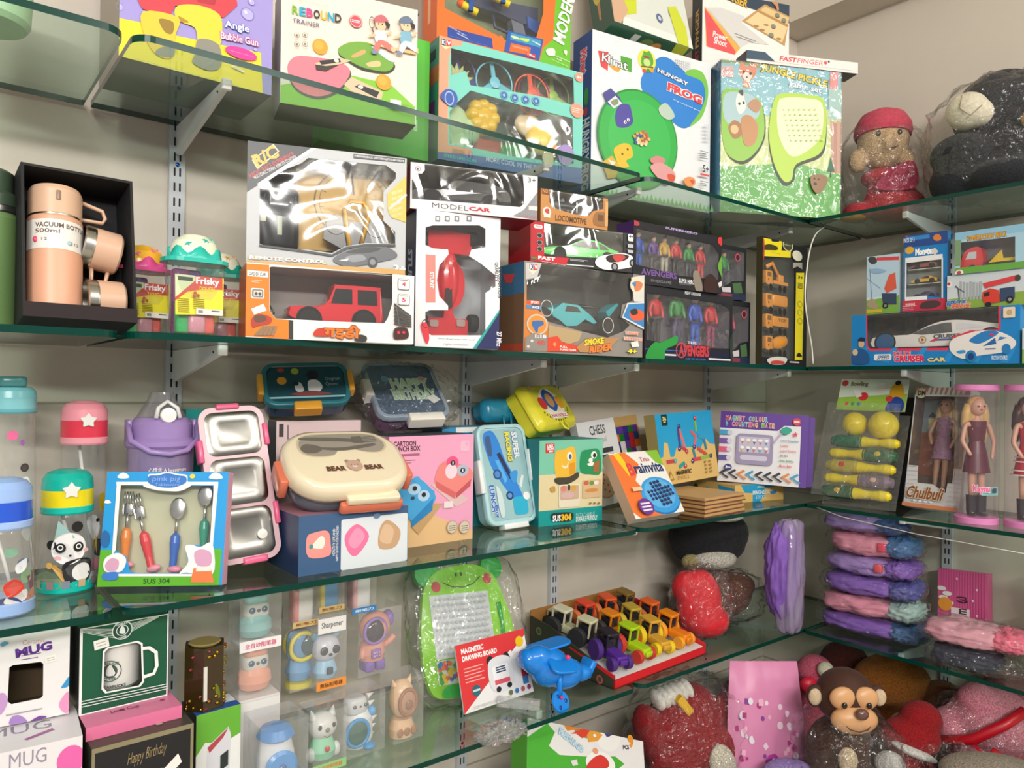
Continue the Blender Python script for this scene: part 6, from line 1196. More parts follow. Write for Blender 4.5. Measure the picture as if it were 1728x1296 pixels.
c=Carton('carton','pink and peach carton picturing blue and coral animal lunch boxes','box',frame((-1.748,-.243,ZC),1.3),.22,.237,.1,'#f0a8c8',{'left':'#d88aa8','top':'#4a5064'});F=c.F;Z(400,600,3.411)
F.polyuv([(0,.38),(.55,.75),(1,.92),(1,1),(0,1)],'#e9c08c');F.text('CARTOON',902,495,1030,518,'#4a3038',.03);F.text('LUNCH BOX',900,524,1054,548,'#4a3038',.03);F.bars(905,565,1050,580,1,'#a86a80',.6,0);F.bars(935,600,1030,622,2,'#a86a80');F.rect(1285,490,1335,550,'#f4bcd4',.003);F.ell(1322,508,10,10,'#f0a8c8')
F.poly([(1115,745),(1180,700),(1330,830),(1260,870)],'#e0c0c0');F.blob([(1135,720),(1190,610),(1340,650),(1345,720),(1260,800),(1170,780)],'#ef8a86');F.poly([(1140,720),(1260,790),(1250,825),(1145,760)],'#d86a6c');F.poly([(1260,790),(1345,710),(1340,750),(1255,825)],'#c85a60');F.ell(1238,615,34,36,'#ee5a8c');F.ell(1296,660,34,34,'#b8bcd0');F.ell(1230,665,34,44,'#f6d8e4')
for x,y in((1240,618),(1296,660),(1018,764),(1070,800)):F.ell(x,y,14,15,'#2a2c34');F.rect(x-3,y-9,x+3,y+9,'#f4f4f4')
F.poly([(1000,985),(1130,850),(1180,850),(1040,1030)],'#c9a270');F.blob([(900,830),(960,740),(1040,705),(1130,790),(1125,850),(1020,960),(960,900)],'#4aa8e0');F.poly([(1000,950),(1125,820),(1120,890),(1000,990)],'#2f86c4');F.ell(1016,768,36,32,'#b4d4ee');F.ell(1070,805,34,32,'#b4d4ee');F.ell(1018,764,13,14,'#2a2c34');F.ell(1070,800,13,14,'#2a2c34');F.ell(1006,820,12,10,'#2f4a66');F.ell(1030,710,18,16,'#4aa8e0');F.ell(1118,790,14,18,'#4aa8e0');F.rect(1185,840,1238,872,'#f0e0e0')
for x in(1232,1302):F.ell(x,985,30,38,'#b9a088');F.ell(x,985,26,34,'#d9cdb8');F.bars(x-18,975,x+18,1005,3,'#7a6a5c',.4,0)
c.done()
def a_race(F):
    F.polyuv([(.06,.05),(.94,.05),(.94,.95),(.06,.95)],'#9cc4c8');F.buv([(.12,.12),(.3,.06),(.42,.16),(.5,.35),(.62,.5),(.7,.62),(.78,.78),(.66,.82),(.5,.7),(.36,.58),(.2,.4)],'#2a86dc');F.buv([(.16,.14),(.26,.12),(.26,.3),(.18,.3)],'#3a5a8a');F.polyuv([(.35,.3),(.42,.28),(.6,.52),(.55,.56)],'#1d2c58');F.polyuv([(.3,.36),(.38,.36),(.5,.56),(.44,.6)],'#58b0f0');F.euv(.31,.5,.085,.085,'#1f4f8c');F.euv(.31,.5,.055,.055,'#4a8ad0');F.euv(.5,.72,.075,.07,'#1f3a6c');F.euv(.5,.72,.045,.04,'#5a9ad8');F.buv([(.56,.5),(.72,.48),(.68,.58),(.6,.6)],'#3a96e0');F.polyuv([(.72,.62),(.8,.52),(.84,.54),(.76,.66)],'#dfe8ea');F.rectuv(.55,.74,.84,.92,'#28b0d4',.01);F.euv(.84,.74,.07,.065,'#f2f2ee')
    F.tuv('RACING',.56,.08,.66,.38,'#efe23c',.05,-90,'#2f3f7c',.05);F.tuv('SUPER',.7,.08,.82,.36,'#e4ecf4',.05,-90,'#5a7a9c',.06);F.tuv('LUNCH',.1,.6,.2,.86,'#2a6ac0',.05,-90,'#e8eef4',.07);F.tuv('Box',.16,.8,.24,.92,'#2a6ac0',.04,-90,'#e8eef4',.06);F.buv([(.24,.62),(.34,.7),(.34,.9),(.26,.9)],'#cfdfe2')
bento(frame((-1.455,-.205,ZC+.012),-1,13.6,1),.15,.246,.045,'pale aqua lunch box with a blue racing car standing before the teal cartons','#a9d6dc','#b4dde2','#eef2f2',a_race,((.08,-.004,.075,.014),(-.004,.12,.014,.08),(.153,.14,.014,.08)))
c=Carton('carton','teal carton with a blue and white top edge behind the racing lunch box','box',frame((-1.535,-.118,ZC),0),.16,.245,.09,'#1f7f86',{'left':'#17646c','top':'#5aa8c8'});c.F.rectuv(0,0,.5,.06,'#3a9ad0');c.F.rectuv(.25,0,.65,.05,'#eef0f0');c.F.rectuv(.65,0,1,.06,'#2a3f7c');c.done()
def plainbox(M,W_,H_,D_,label,col,latch):
    r=empty('lunch_box',M,label,'lunch box');k=(col,'plastic');b=MB();b.prism(rrect(.006,.006,W_-.006,H_-.006,.018,5),.022,D_,k,XZ);b.build('base',r)
    b=MB();o_=rrect(0,0,W_,H_,.02,5);n=len(o_);vs=[]
    for y_,ins in((.024,0),(.016,0),(.012,.004),(.004,.009),(0,.016)):vs+=[(W_/2+(x-W_/2)*(1-2*ins/W_),y_,H_/2+(z-H_/2)*(1-2*ins/H_))for x,z in o_]
    b.add(vs,[(j*n+i,j*n+(i+1)%n,(j+1)*n+(i+1)%n,(j+1)*n+i)for j in range(4)for i in range(n)]+[[4*n+i for i in range(n)]],k,None,True);l=b.build('lid',r)
    b=MB();b.tube([(-.012,-.002,.016),(-.012,-.004,-.008),(0,-.005,-.014),(.012,-.004,-.008),(.012,-.002,.016)],.003,k,8,T(W_*.52,.002,0));b.build('latch',r);return r,l
zl=ZC+.2135
r,l=plainbox(frame((-1.285,-.205,zl+.03),20,34,2),.215,.135,.062,'yellow lunch box tilted back on top of the teal dinosaur carton','#e6dc3c',1)
Z(780,630,4.468);M2=r.matrix_world
b=MB();F=Face(b,.215,.135,frame((-1.285,-.205,zl+.03),20,34,2),Matrix());F.buv([(.22,.5),(.3,.28),(.5,.14),(.7,.26),(.8,.48),(.72,.7),(.5,.8),(.3,.72)],'#f2ead0');F.buv([(.36,.3),(.5,.16),(.64,.3),(.66,.5),(.5,.68),(.36,.5)],'#2c5cb0');F.euv(.28,.48,.09,.09,'#d8403a');F.euv(.72,.48,.09,.09,'#e0a02c');F.euv(.5,.42,.09,.1,'#c8945a')
for k in range(14):a=math.radians(20+10*k+(k>6)*0);F.euv(.5+.36*math.cos(a),.5+.38*math.sin(a),.012,.012,'#3a3020')
F.polyuv([(.28,.72),(.74,.72),(.72,.84),(.3,.84)],'#f6f2ea');F.tuv('PAW PATROL',.31,.74,.71,.82,'#c83a44',.04);F.euv(.16,.12,.03,.02,'#d8a0a0');F.euv(.84,.12,.025,.025,'#8a7a3a');b.build('printed_badge',l)
plainbox(frame((-1.395,-.105,ZC+.256),0,8),.13,.062,.06,'teal blue lunch box behind the yellow lunch box','#2a8fb0',1)
c=Carton('carton','teal carton picturing yellow and green dinosaur lunch boxes, under the yellow lunch box','box',frame((-1.312,-.216,ZC),-6.5),.2,.213,.125,'#7cc8ac',{'left':'#157f84','top':'#1a8a8a'});F=c.F;Z(780,630,4.468)
F.rectuv(0,.4,1,.83,'#e4d4a8');F.rectuv(0,.82,1,1,'#179a98');F.rect(628,530,695,600,'#d83a3c');F.text('LAX',640,536,688,556,'#fff',.05);F.text('SON',640,558,688,577,'#fff',.05);F.text('BOX',655,581,685,595,'#fff',.05)
F.blob([(700,600),(760,575),(845,560),(852,750),(780,780),(705,770)],'#eebc3c');F.poly([(805,680),(850,670),(850,755),(808,765)],'#e29a2a');F.blob([(700,790),(800,780),(870,745),(870,790),(780,840),(705,830)],'#4a4436');F.ell(808,625,20,34,'#f2f2ea');F.ell(812,628,11,20,'#3a6a80');F.blob([(750,690),(780,700),(800,660),(790,710),(760,715)],'#f6e6c0')
F.blob([(895,600),(950,575),(1030,580),(1040,750),(960,760),(890,740)],'#23925c');F.ell(990,615,22,28,'#f2f2ea');F.ell(994,618,12,17,'#2a2a2c');F.ell(965,655,16,18,'#f2f2ea');F.blob([(940,680),(990,670),(980,695),(950,695)],'#f2f2ea');F.poly([(985,680),(1030,650),(1025,745),(985,745)],'#a8683c')
F.rect(725,840,882,1000,'#e9e0c8',.006);F.rect(735,850,875,945,'#cfae98',.004);F.ell(760,868,24,22,'#dc8a7c');F.ell(835,865,22,22,'#d8a84a');F.ell(800,860,10,24,'#3c4a30');F.ell(790,918,50,22,'#d8b4b0');F.rect(905,805,1040,930,'#d8b890',.004);F.ell(930,826,20,16,'#c86a4a');F.ell(970,826,18,16,'#6a9a4a');F.ell(1005,822,18,16,'#eee4dc');F.ell(970,880,50,14,'#d8904a');F.blob([(660,860),(690,850),(695,890),(665,890)],'#c99a4a')
for x in(960,990,1022):F.ell(x,978,9,9,'#8a7a5a')
F.blob([(665,1065),(700,1050),(820,1048),(830,1085),(800,1112),(680,1112)],'#2c3430');F.text('SUS',675,1070,735,1112,'#fff',.04);F.text('304',738,1060,815,1106,'#f0c02c',.05);F.text('DETACHABLE',850,1055,990,1075,'#bfe4e0',-.01);F.text('DURABLE FRIENDLY',850,1080,1010,1102,'#dff2f0',.02)
c.done()
c=Carton('carton','black and white patterned carton behind the peg solitaire box','box',frame((-1.10,-.13,ZC),0),.055,.125,.06,'#e6e6ea');rr=random.Random(4)
for k in range(22):u,v=rr.random()*.8,rr.random()*.9;c.F.polyuv([(u,v),(u+.2,v+.02),(u+.12,v+.1)],('#2a2a34','#3a4488','#5a5a60')[k%3])
c.done()
def leanbox(P,yaw,lean,roll,W_,H_,D_,label,col,art,name='game_carton',cols=None):
    c=Carton(name,label,'board game',frame((P[0],P[1],P[2]+D_*math.sin(math.radians(lean))),yaw,lean,roll),W_,H_,D_,col,cols);art(c.F);c.done();return c
def a_chess(F):
    F.tuv('CHESS',.3,.06,.72,.17,'#4a4a4e',.02);F.tuv('back to travel',.3,.2,.7,.27,'#8a8a8e',-.01)
    for k in range(3):F.rectuv(.5,.34+.08*k,.82,.4+.08*k,'#3a3a3e')
    F.euv(.42,.72,.3,.32,'#b98f6a');F.euv(.42,.71,.29,.31,'#d9b89c')
    for k in range(12):a=k*2.4;F.euv(.42+.05*math.sqrt(k)*1.2*math.cos(a),.71+.05*math.sqrt(k)*math.sin(a)*.9,.02,.018,'#a8483c')
    F.polyuv([(.78,.62),(.95,.6),(.95,.64),(.78,.65)],'#b07a5a');F.polyuv([(.84,.84),(.94,.82),(.97,.9),(.87,.93)],'#5a6a6c')
leanbox((-1.03,-.125,ZC),0,12,6,.155,.245,.03,'white chess carton leaning behind the yellow lunch box','#dcdcde',a_chess)
M=frame((-.90,-.07,ZC+.01),2,11,5);r=empty('block_puzzle',M,'wooden block puzzle board with coloured tiles leaning on the back wall','puzzle');b=MB();b.box(0,0,0,.185,.012,.245,('#d2a868','satin'));b.build('board',r)
cs=('#e6c51c','#3a2f8a','#d8302c','#efefea','#e8762c','#1f7a34','#1f50a0','#6a3a9a','#4a2c22');rr=random.Random(11);b=MB()
for i in range(7):
    for j in range(9):b.box(.012+.023*i,-.005,.008+.023*j,.012+.023*i+.0226,0,.008+.023*j+.0226,(cs[(i*3+j*2+rr.randrange(3))%9],'satin'))
o=b.build('tiles',r);o['kind']='stuff'
def a_brain(F):
    F.polyuv([(0,.02),(.32,0),(.5,.2),(.3,.45),(.45,.7),(.55,1),(.1,1),(0,.9)],'#ee7a3a');F.polyuv([(.08,.02),(.2,0),(.3,.3),(.22,.38)],'#f2cf2c');F.polyuv([(.74,0),(1,0),(1,.26),(.86,.2)],'#8cc23c');F.tuv('rainvita',.37,.19,.96,.35,'#2c3a6a',.03);F.tuv('B',.24,.17,.36,.37,'#e0484c',.04);F.tuv('Trio',.55,.1,.75,.17,'#c05a5c',.02)
    F.euv(.66,.72,.37,.28,'#1f7ac0',36);F.euv(.66,.7,.37,.27,'#3c9ee2',36);F.euv(.66,.68,.3,.22,'#63b4ea',36)
    for i in range(7):
        for j in range(7):
            if 2<=i<=4 or 2<=j<=4:u,v=.66+(i-3)*.066+(j-3)*.012,.68+(j-3)*.056-(i-3)*.006;F.euv(u,v,.027,.025,'#22285c',12);F.euv(u-.006,v-.008,.012,.01,'#4a528c',10)
    F.euv(.24,.86,.14,.12,'#6a3a94');F.bars(0,0,0,0,1,'#fff')if False else[F.rectuv(.15,.8+.05*k,.33,.825+.05*k,'#efe4f4')for k in range(3)];F.rectuv(.12,.56,.3,.62,'#f6c8a0')
leanbox((-1.10,-.345,ZC),-1,32,1,.19,.185,.032,'orange and white peg solitaire box with a blue board, leaning back','#f0ede8',a_brain,cols={'left':'#c8a890'})
for k in range(5):
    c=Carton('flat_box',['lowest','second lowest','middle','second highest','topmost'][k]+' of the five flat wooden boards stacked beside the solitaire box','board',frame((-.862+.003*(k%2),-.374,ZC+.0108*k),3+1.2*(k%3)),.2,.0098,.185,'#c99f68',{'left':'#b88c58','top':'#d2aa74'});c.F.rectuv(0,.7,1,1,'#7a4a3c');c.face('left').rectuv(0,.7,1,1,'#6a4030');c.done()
c=Carton('game_carton','flat blue and tan magnetic sticks box lying under the purple maze boxes','toy box',frame((-.561,-.259,ZC),-9),.215,.054,.19,'#e0b96c',{'left':'#d8b068','top':'#c9a468'});F=c.F;F.polyuv([(.12,0),(.9,0),(.9,.2),(.6,.25),(.6,.75),(.5,1),(.36,1),(.36,.5),(.2,.45)],'#2a9ed0');F.tuv('MAGNETIC',.36,.36,.72,.6,'#e8f2f4',.03);F.tuv('STICKS',.42,.66,.62,.86,'#e8f2f4',0);F.rectuv(.45,.1,.6,.24,'#9ad0e4');F.buv([(.72,.5),(.84,.42),(.84,.6),(.74,.64)],'#3a86c0')
FL=c.face('left');FL.polyuv([(.62,.1),(1,.2),(1,1),(.76,1)],'#2a9ed0');FL.euv(.12,.4,.05,.05,'#3a4a54');FL.euv(.4,.45,.05,.05,'#8ab0b4');c.done()
def a_mag(F):
    F.polyuv([(0,0),(1,0),(1,.52),(.9,.5),(.84,.42),(.76,.5),(.7,.62),(.64,.52),(.3,.5),(.24,.62),(.18,.62),(.16,.42),(.1,.4),(.06,.6),(0,.62)],'#2aa4d8');F.rectuv(.1,.01,.2,.17,'#22302c',.004);F.tuv('36',.12,.04,.185,.1,'#e6dc8c',.04);F.rectuv(.13,.11,.17,.125,'#e6dc8c')
    st=[((.38,.22),(.44,.5),'#e07a78'),((.38,.5),(.46,.55),'#c8444c'),((.36,.22),(.36,.5),'#4a4a8a'),((.68,.14),(.68,.3),'#7cc24a'),((.58,.28),(.66,.38),'#d86a6a'),((.66,.38),(.6,.52),'#e0707a'),((.7,.36),(.82,.42),'#3aa0c0'),((.8,.42),(.82,.58),'#2a86a8'),((.58,.54),(.6,.7),'#3a8a9a'),((.66,.54),(.82,.66),'#d8503c'),((.54,.7),(.7,.7),'#d84a50'),((.7,.7),(.86,.68),'#8fc24a'),((.1,.68),(.22,.68),'#c84a50'),((.3,.78),(.4,.72),'#2aa0a0')]
    for a,d,cl in st:a,d=Vector(F.uv(*a)),Vector(F.uv(*d));n=Vector((-(d-a).y,(d-a).x)).normalized()*.0055;F.raw([tuple(a+n),tuple(d+n),tuple(d-n),tuple(a-n)],cl)
    for u,v,cl in((.38,.2,'#3a3a7c'),(.34,.52,'#3a3a7c'),(.46,.57,'#c83a44'),(.68,.1,'#d83a44'),(.6,.52,'#3a3a7c'),(.54,.72,'#4a2c6a'),(.88,.68,'#4a2c6a'),(.24,.68,'#4ab8c8'),(.4,.77,'#c84a50')):F.euv(u,v,.024,.024,cl,16);F.euv(u-.007,v-.007,.008,.007,'#d8d8ee',10)
    F.polyuv([(.08,.94),(.13,.8),(.18,.94)],'#b08c44');F.polyuv([(.1,.92),(.13,.84),(.16,.92)],'#e0ba6c');F.tuv('MAGNETIC',.23,.82,.49,.88,'#3a3020',.05);F.tuv('STICKS 2',.23,.9,.43,.95,'#6a5a3c',-.01)
    for k in range(4):F.rectuv(.74,.74+.05*k,.77,.77+.05*k,'#b08c44');F.rectuv(.82,.74+.05*k,.86,.77+.05*k,'#b08c44')
leanbox((-.83,-.205,ZC+.06),2.7,8,2.2,.285,.208,.04,'blue and tan magnetic sticks box standing on the flat boards','#e4be74',a_mag,cols={'left':'#a8945c'})
def a_maze(F):
    F.rectuv(0,0,1,.24,'#5a2c94');F.polyuv([(.66,.24),(.74,.16),(1,.16),(1,.24)],'#e9e7ea');F.polyuv([(.92,0),(1,.04),(1,1),(.92,1)],'#5a2c94');rb=('#e0444c','#f0a02c','#3aa0d0','#7cc24a','#e05a9a')
    for t,v,n in(('MAGNET COLOUR',.06,0),('& COUNTING MAZE',.145,2)):
        for i,ch in enumerate(t):
            if ch!=' ':F.tuv(ch,.06+.038*i,v,.093+.038*i,v+.065,rb[(i+n)%5],.02,0,'#f6f2fa',.04)
    F.euv(.87,.1,.045,.045,'#d83a3c');F.rectuv(.84,.09,.9,.11,'#f6e0e0')
    for k,cl in enumerate(('#3a9ed0','#7a4aa0','#e0507c','#5a4a9c')):F.rectuv(0,.27+.12*k,.1,.34+.12*k,cl);F.euv(.12,.305+.12*k,.03,.03,'#d2cbe0')
    F.rectuv(.2,.31,.62,.74,'#9a8fb0',.012);F.rectuv(.23,.35,.58,.57,'#c4bcd0',.004);F.rectuv(.25,.61,.56,.68,'#cdc6da',.008)
    for j in range(2):
        for i in range(5):F.euv(.27+.068*i,.395+.11*j,.024,.017,'#f2f0f6',14);F.polyuv([(.255+.068*i,.42+.11*j),(.285+.068*i,.42+.11*j),(.27+.068*i,.46+.11*j)],('#d85a5a','#e0b83a','#4a4a8a','#d8604a','#3a9ac0')[(i+j)%5])
    F.buv([(.7,.22),(.76,.18),(.82,.22),(.78,.28),(.72,.28)],'#1fa08a');F.raw([F.uv(*p)for p in((.7,.27),(.715,.28),(.61,.46),(.6,.45))],'#b4a8cc');F.polyuv([(.86+(.035 if i%2==0 else .016)*math.cos(i*PI/5-1.57),.28+(.042 if i%2==0 else .02)*math.sin(i*PI/5-1.57))for i in range(10)],'#e0405c')
    for k,(t,cl)in enumerate((('Colour Recognition','#2a86c0'),('Counting','#d85a3c'),('Logical Thinking','#e06a7c'),('Eye Hand','#3a3040'),('Brain Building','#2a9a5a'),('Motor Skills','#e0444c'))):F.tuv(t,.7,.36+.07*k,.7+.011*len(t),.395+.07*k,cl,.02)
    F.euv(.12,.8,.045,.04,'#3a2c7c');F.tuv('3+',.09,.78,.15,.82,'#fff',.03)
    for k in range(9):u=.02+.1*k;F.polyuv([(u,.88),(u+.08,.82),(u+.1,.84),(u+.04,.89),(u+.12,.94),(u+.1,.96)],('#2a2630','#2a2630','#d8843c','#3a9ac0','#2a2630')[k%5])
leanbox((-.535,-.175,ZC+.0565),-58,9,-2,.262,.222,.02,'front purple and white magnet maze box on the magnetic sticks box','#e9e7ea',a_maze,cols={'right':'#4a247c','top':'#5a2c94','left':'#5a2c94'})
leanbox((-.497,-.168,ZC+.0565),-58,9,-2,.268,.215,.02,'second purple maze box behind the front one','#5a2c94',lambda F:F.rectuv(.04,.04,.9,.96,'#dcd6e4'),cols={'right':'#4a247c','top':'#e4e0ea'})
# ====== third shelf, right wall
r=empty('bowling_bag',frame((-.375,-.43,ZC+.022),-84,24),'clear bag with a green printed header holding a yellow bowling set','toy bag')
b=MB();b.box(-.012,.05,0,.2,.052,.3,film(body=.05,gloss=.08,bump=.5,scale=25));b.box(-.012,-.04,0,.2,-.039,.3,film(body=.03,gloss=.07,bump=.6,scale=25));b.build('clear_bag',r)
b=MB();Fh=Face(b,.2,.105,r.matrix_world,T(0,-.005,.29));b.box(0,-.004,.29,.2,.0,.395,'#dfe8d8')
Fh.polyuv([(0,.6),(1,.45),(1,1),(0,1)],'#9cc24a');Fh.euv(.07,.13,.05,.05,'#c83a44');Fh.tuv('Bowling',.16,.08,.42,.26,'#8a7a6a',.05);Fh.euv(.38,.56,.07,.07,'#d8303c');Fh.polyuv([(.2,.35),(.3,.3),(.36,.55),(.28,.6)],'#eeeae6');Fh.buv([(.55,.3),(.62,.1),(.7,.2),(.66,.45)],'#e8e0d4');Fh.buv([(.78,.2),(.9,.15),(.96,.5),(.86,.6),(.76,.5)],'#e0a82c');Fh.euv(.85,.12,.04,.04,'#3a2a24');Fh.buv([(.76,.7),(.86,.55),(.97,.7),(.96,1),(.74,1)],'#2c4a9a');Fh.euv(.76,.62,.05,.05,'#d8443c');[Fh.euv(.15+.09*k,.8,.028,.028,c_)for k,c_ in enumerate(('#d8503c','#3aa050','#3a86c0'))]
b.build('header_card',r)
YL=('#ecd414','plastic');GN=('#0f6a4c','plastic')
for k in range(2):
    b=MB();b.ell((0,0,0),(.037+.006*k,)*3,YL,None,24,16);o=b.build('toy_ball');o.matrix_world=r.matrix_world@T(.062+.083*k,.004,.247);tag(o,('left','right')[k]+' yellow ball at the top of the clear bowling bag','toy ball','yellow bowling balls')
for k in range(5):
    M=r.matrix_world@T(.1,.004,.19-.0405*k)@R(90 if k%2==0 else-90,'Y')@T(0,0,-.098)
    b=MB();bl=(GN,('#3a6a4a','plastic'),('#b8a83c','plastic'),('#7a6a7c','plastic'),('#2a5a30','plastic'))[k]
    b.lathe([(0,0),(.014,.001),(.0195,.02),(.02,.06),(.0185,.09),(.0135,.115)],bl,20,M);b.lathe([(.0187,.088),(.0125,.125),(.0115,.14),(.0155,.17),(.014,.188),(.008,.196),(0,.197)],YL,20,M)
    if k:b.ell((0,-.008,.05),(.0125,.0135,.02),(('#d8b83c','#d8303c','#d8b09c','#d8a83c')[k-1],'plastic'),M,12,8)
    o=b.build('bowling_pin');tag(o,('topmost','second','middle','fourth','lowest')[k]+' yellow toy bowling pin from the top in the clear bag','bowling pin','toy bowling pins')
c=Carton('carton','dark header card box behind the bowling bag','box',frame((-.075,-.50,ZC),-88),.12,.33,.05,'#33302f',{'left':'#2a2827'});c.done()
def doll(parent,M,h,hair,dress,legs='#d8a88c',boots=None,skirt=1,glit=None):
    sk='#d8a58c';r=h/13;J=[(0,0,.5*h,r*.8),(0,0,.6*h,r*.62),(0,0,.74*h,r*.85),(0,0,.81*h,r*.32),(0,0,.86*h,r*.35),(-.09*h,0,.77*h,r*.3),(-.13*h,-.02*h,.62*h,r*.26),(-.08*h,-.07*h,.5*h,r*.2),(.09*h,0,.77*h,r*.3),(.13*h,-.02*h,.62*h,r*.26),(.09*h,-.06*h,.47*h,r*.2),
        (-.035*h,0,.46*h,r*.52),(-.04*h,0,.25*h,r*.38),(-.04*h,0,.04*h,r*.26),(-.045*h,-.035*h,.015*h,r*.2),(.035*h,0,.46*h,r*.52),(.04*h,0,.25*h,r*.38),(.04*h,0,.04*h,r*.26),(.045*h,-.035*h,.015*h,r*.2)]
    o=skin('doll',J,[(0,1),(1,2),(2,3),(3,4),(2,5),(5,6),(6,7),(2,8),(8,9),(9,10),(0,11),(11,12),(12,13),(13,14),(0,15),(15,16),(16,17),(17,18)],(sk,'satin'),parent,M,1)
    b=MB();b.ell((0,-.004,.91*h),(r*.78,r*.8,r*1.0),(sk,'satin'),None,16,12)
    for s_ in(-1,1):b.ell((s_*r*.3,-.004-r*.75,.915*h),(r*.14,r*.06,r*.1),('#2a2a34','gloss'),None,8,6)
    b.ell((0,-.004-r*.74,.885*h),(r*.16,r*.08,r*.06),('#c83a50','satin'),None,8,6);b.ell((0,-.004-r*.8,.9*h),(r*.07,r*.09,r*.1),(sk,'satin'),None,8,6);b.build('head',o)
    b=MB();b.ell((0,r*.2,.93*h),(r*.92,r*.85,r*.98),(hair,'satin'),None,16,10)
    for x,l in((.75,.34),(-.7,.3),(.3,.3),(-.2,.28)):b.tube([(x*r,r*.3,.93*h),(x*r*1.35,r*.35,.85*h),(x*r*1.5,r*.4,(.93-l*.6)*h),(x*r*1.3,r*.3,(.93-l)*h)],[r*.45,r*.5,r*.42,r*.1],(hair,'satin'),8)
    b.build('hair',o)
    b=MB();f=[(r*.98,.79*h),(r*1.0,.74*h),(r*.75,.62*h),(r*1.05,.52*h),(r*(1.2+.4*skirt),.36*h)]
    b.lathe([(x,z)for x,z in f],(dress,'satin'),20,T(0,0,0),True,1,.8)
    if glit:
        rr=random.Random(3)
        for k in range(90):a=-PI*rr.random();t=rr.random();x,z=(lambda i,q:(f[i][0]+(f[i+1][0]-f[i][0])*q,f[i][1]+(f[i+1][1]-f[i][1])*q))(int(t*3.99),t*3.99%1);b.ell((x*1.01*math.cos(a),x*.81*math.sin(a),z),.0016,(glit,'metal'),None,5,4)
    b.build('dress',o)
    if boots:
        b=MB()
        for s_ in(-1,1):b.lathe([(r*.45,0),(r*.5,.05*h),(r*.55,.17*h)],(boots,'gloss'),14,T(s_*.04*h,0,0));b.ell((s_*.043*h,-.028*h,.012*h),(r*.4,r*.75,.014*h),(boots,'gloss'),None,10,6)
        b.build('boots',o)
    return o
M=frame((-.256,-.622,ZC+.0145),-90.3,12.5);W_,H_=.15,.355;Z(1350,620,4.468)
c=Carton('doll_box','white brick-print window box with a blonde doll in a pink sequin dress','doll',M,W_,H_,.065,'#e2e2e4',{'right':'#d4d4d8','left':'#c8c8cc'},[lambda F:[F.uv(u,v)for u,v in((.02,.075),(.98,.075),(.98,.66),(.84,.66),(.84,.78),(.76,.78),(.74,.86),(.5,.8),(.22,.8),(.2,.66),(.02,.66))]],'#7d6a60')
F=c.F;F.rectuv(0,0,1,.06,'#c88a80');[F.polyuv([(.25+.09*k,0),(.3+.09*k,0),(.27+.09*k,.06),(.22+.09*k,.06)],'#e6dcd4')for k in range(8)];F.euv(.12,.05,.1,.1,'#e8d8bc');F.tuv('DM',.05,.025,.2,.07,'#5a4a3c',.05)
for j in range(9):
    for i in range(3):v=.67+.036*j;u=(0 if j%2 else-.05)+.075*i;F.rectuv(max(0,u),v,u+.07,v+.002,'#9a9a9e');F.rectuv(.8+.075*i,v,min(1,.87+.075*i),v+.002,'#9a9a9e')
F.tuv('Chulbuli',.06,.83,.72,.93,'#9a5a30',.03,0,'#f0e4d0',.05,.2);F.rectuv(0,.97,1,1,'#e08a5c');[F.rectuv(.2+.1*k,.94,.25+.1*k,.955,'#f4f4f4')for k in range(4)]
r=c.done(film(body=.04,gloss=.09,bump=.4,scale=12));doll(r,T(.078,.034,.045),.285,'#dcc08a','#b88ab0',glit='#e8b8d8',skirt=.1)
b=MB();b.add([(.004,.06,.1),(.146,.06,.1),(.146,.06,.33),(.004,.06,.33)],[(0,1,2,3)],'#8a9aa0');FB=Face(b,W_,H_,M,T(0,.0598,0));FB.rectuv(.03,.35,.97,.72,'#9a5a48');FB.polyuv([(.12,.22),(.2,.17),(.28,.22)],'#2c3438');FB.polyuv([(.13,.23),(.28,.23),(.26,.32),(.15,.32)],'#d8d08a');b.build('backdrop',r)
def tube_doll(x,y,label,hair,dress,chk=False,tagc='#e86a9c'):
    r=empty('doll_tube',T(x,y,ZC)@R(-42,'Z'),label,'doll','dolls in clear tubes');pk=('#ee8fcb','plastic');rr=.052
    b=MB();b.lathe([(0,0),(rr*1.02,0),(rr*1.02,.014),(rr*.97,.016),(0,.016)],pk,32);b.build('base_disc',r);b=MB();b.lathe([(0,0),(rr*.98,0),(rr*1.02,.003),(rr*1.02,.016),(0,.016)],pk,32,T(0,0,.352));b.build('top_disc',r)
    b=MB();n=40;vs=[(rr*math.cos(2*PI*i/n),rr*math.sin(2*PI*i/n),z)for z in(.016,.352)for i in range(n)];b.add(vs,[(i,(i+1)%n,n+(i+1)%n,n+i)for i in range(n)],film(col='#f0d8e8',body=.05,gloss=.07),None,True);b.build('clear_tube',r)
    o=doll(r,T(0,0,.018),.32,hair,dress,boots='#26262c',skirt=.5)
    if chk:
        b=MB()
        for k in range(9):z=.32*(.36+.018*k)+.0;f=.32/13*(1.6-.045*k);b.lathe([(f*1.03,z),(f*1.03,z+.0028)],('#f2e4e4','satin'),20,None,True,1,.8)if k%2==0 and not 3<k<6 else None
        b.build('check_bands',o)
    b=MB();F=Face(b,.07,.03,r.matrix_world,T(-.035,0,.075));F.rectuv(.3,.2,1,.95,'#8fd0cc');F.tuv('Kaynu',.02,.05,.6,.8,tagc,.05,0,'#f6e4ee',.05);F.rectuv(.72,.3,.9,.7,'#4a5a6c');warp(b,0,rr*1.004);b.build('label',r)
q=on_z(1650,884,ZC);q=on_x(1648,760,-.285)
tube_doll(q.x,q.y,'clear tube with a blonde doll in a maroon dress, left of the two tubes','#dcb878','#5a1428')
q2=on_x(1720,760,-.255);tube_doll(q2.x,q2.y-.02,'clear tube with a doll in a red checked dress at the right edge','#3a2420','#b81c34',True)
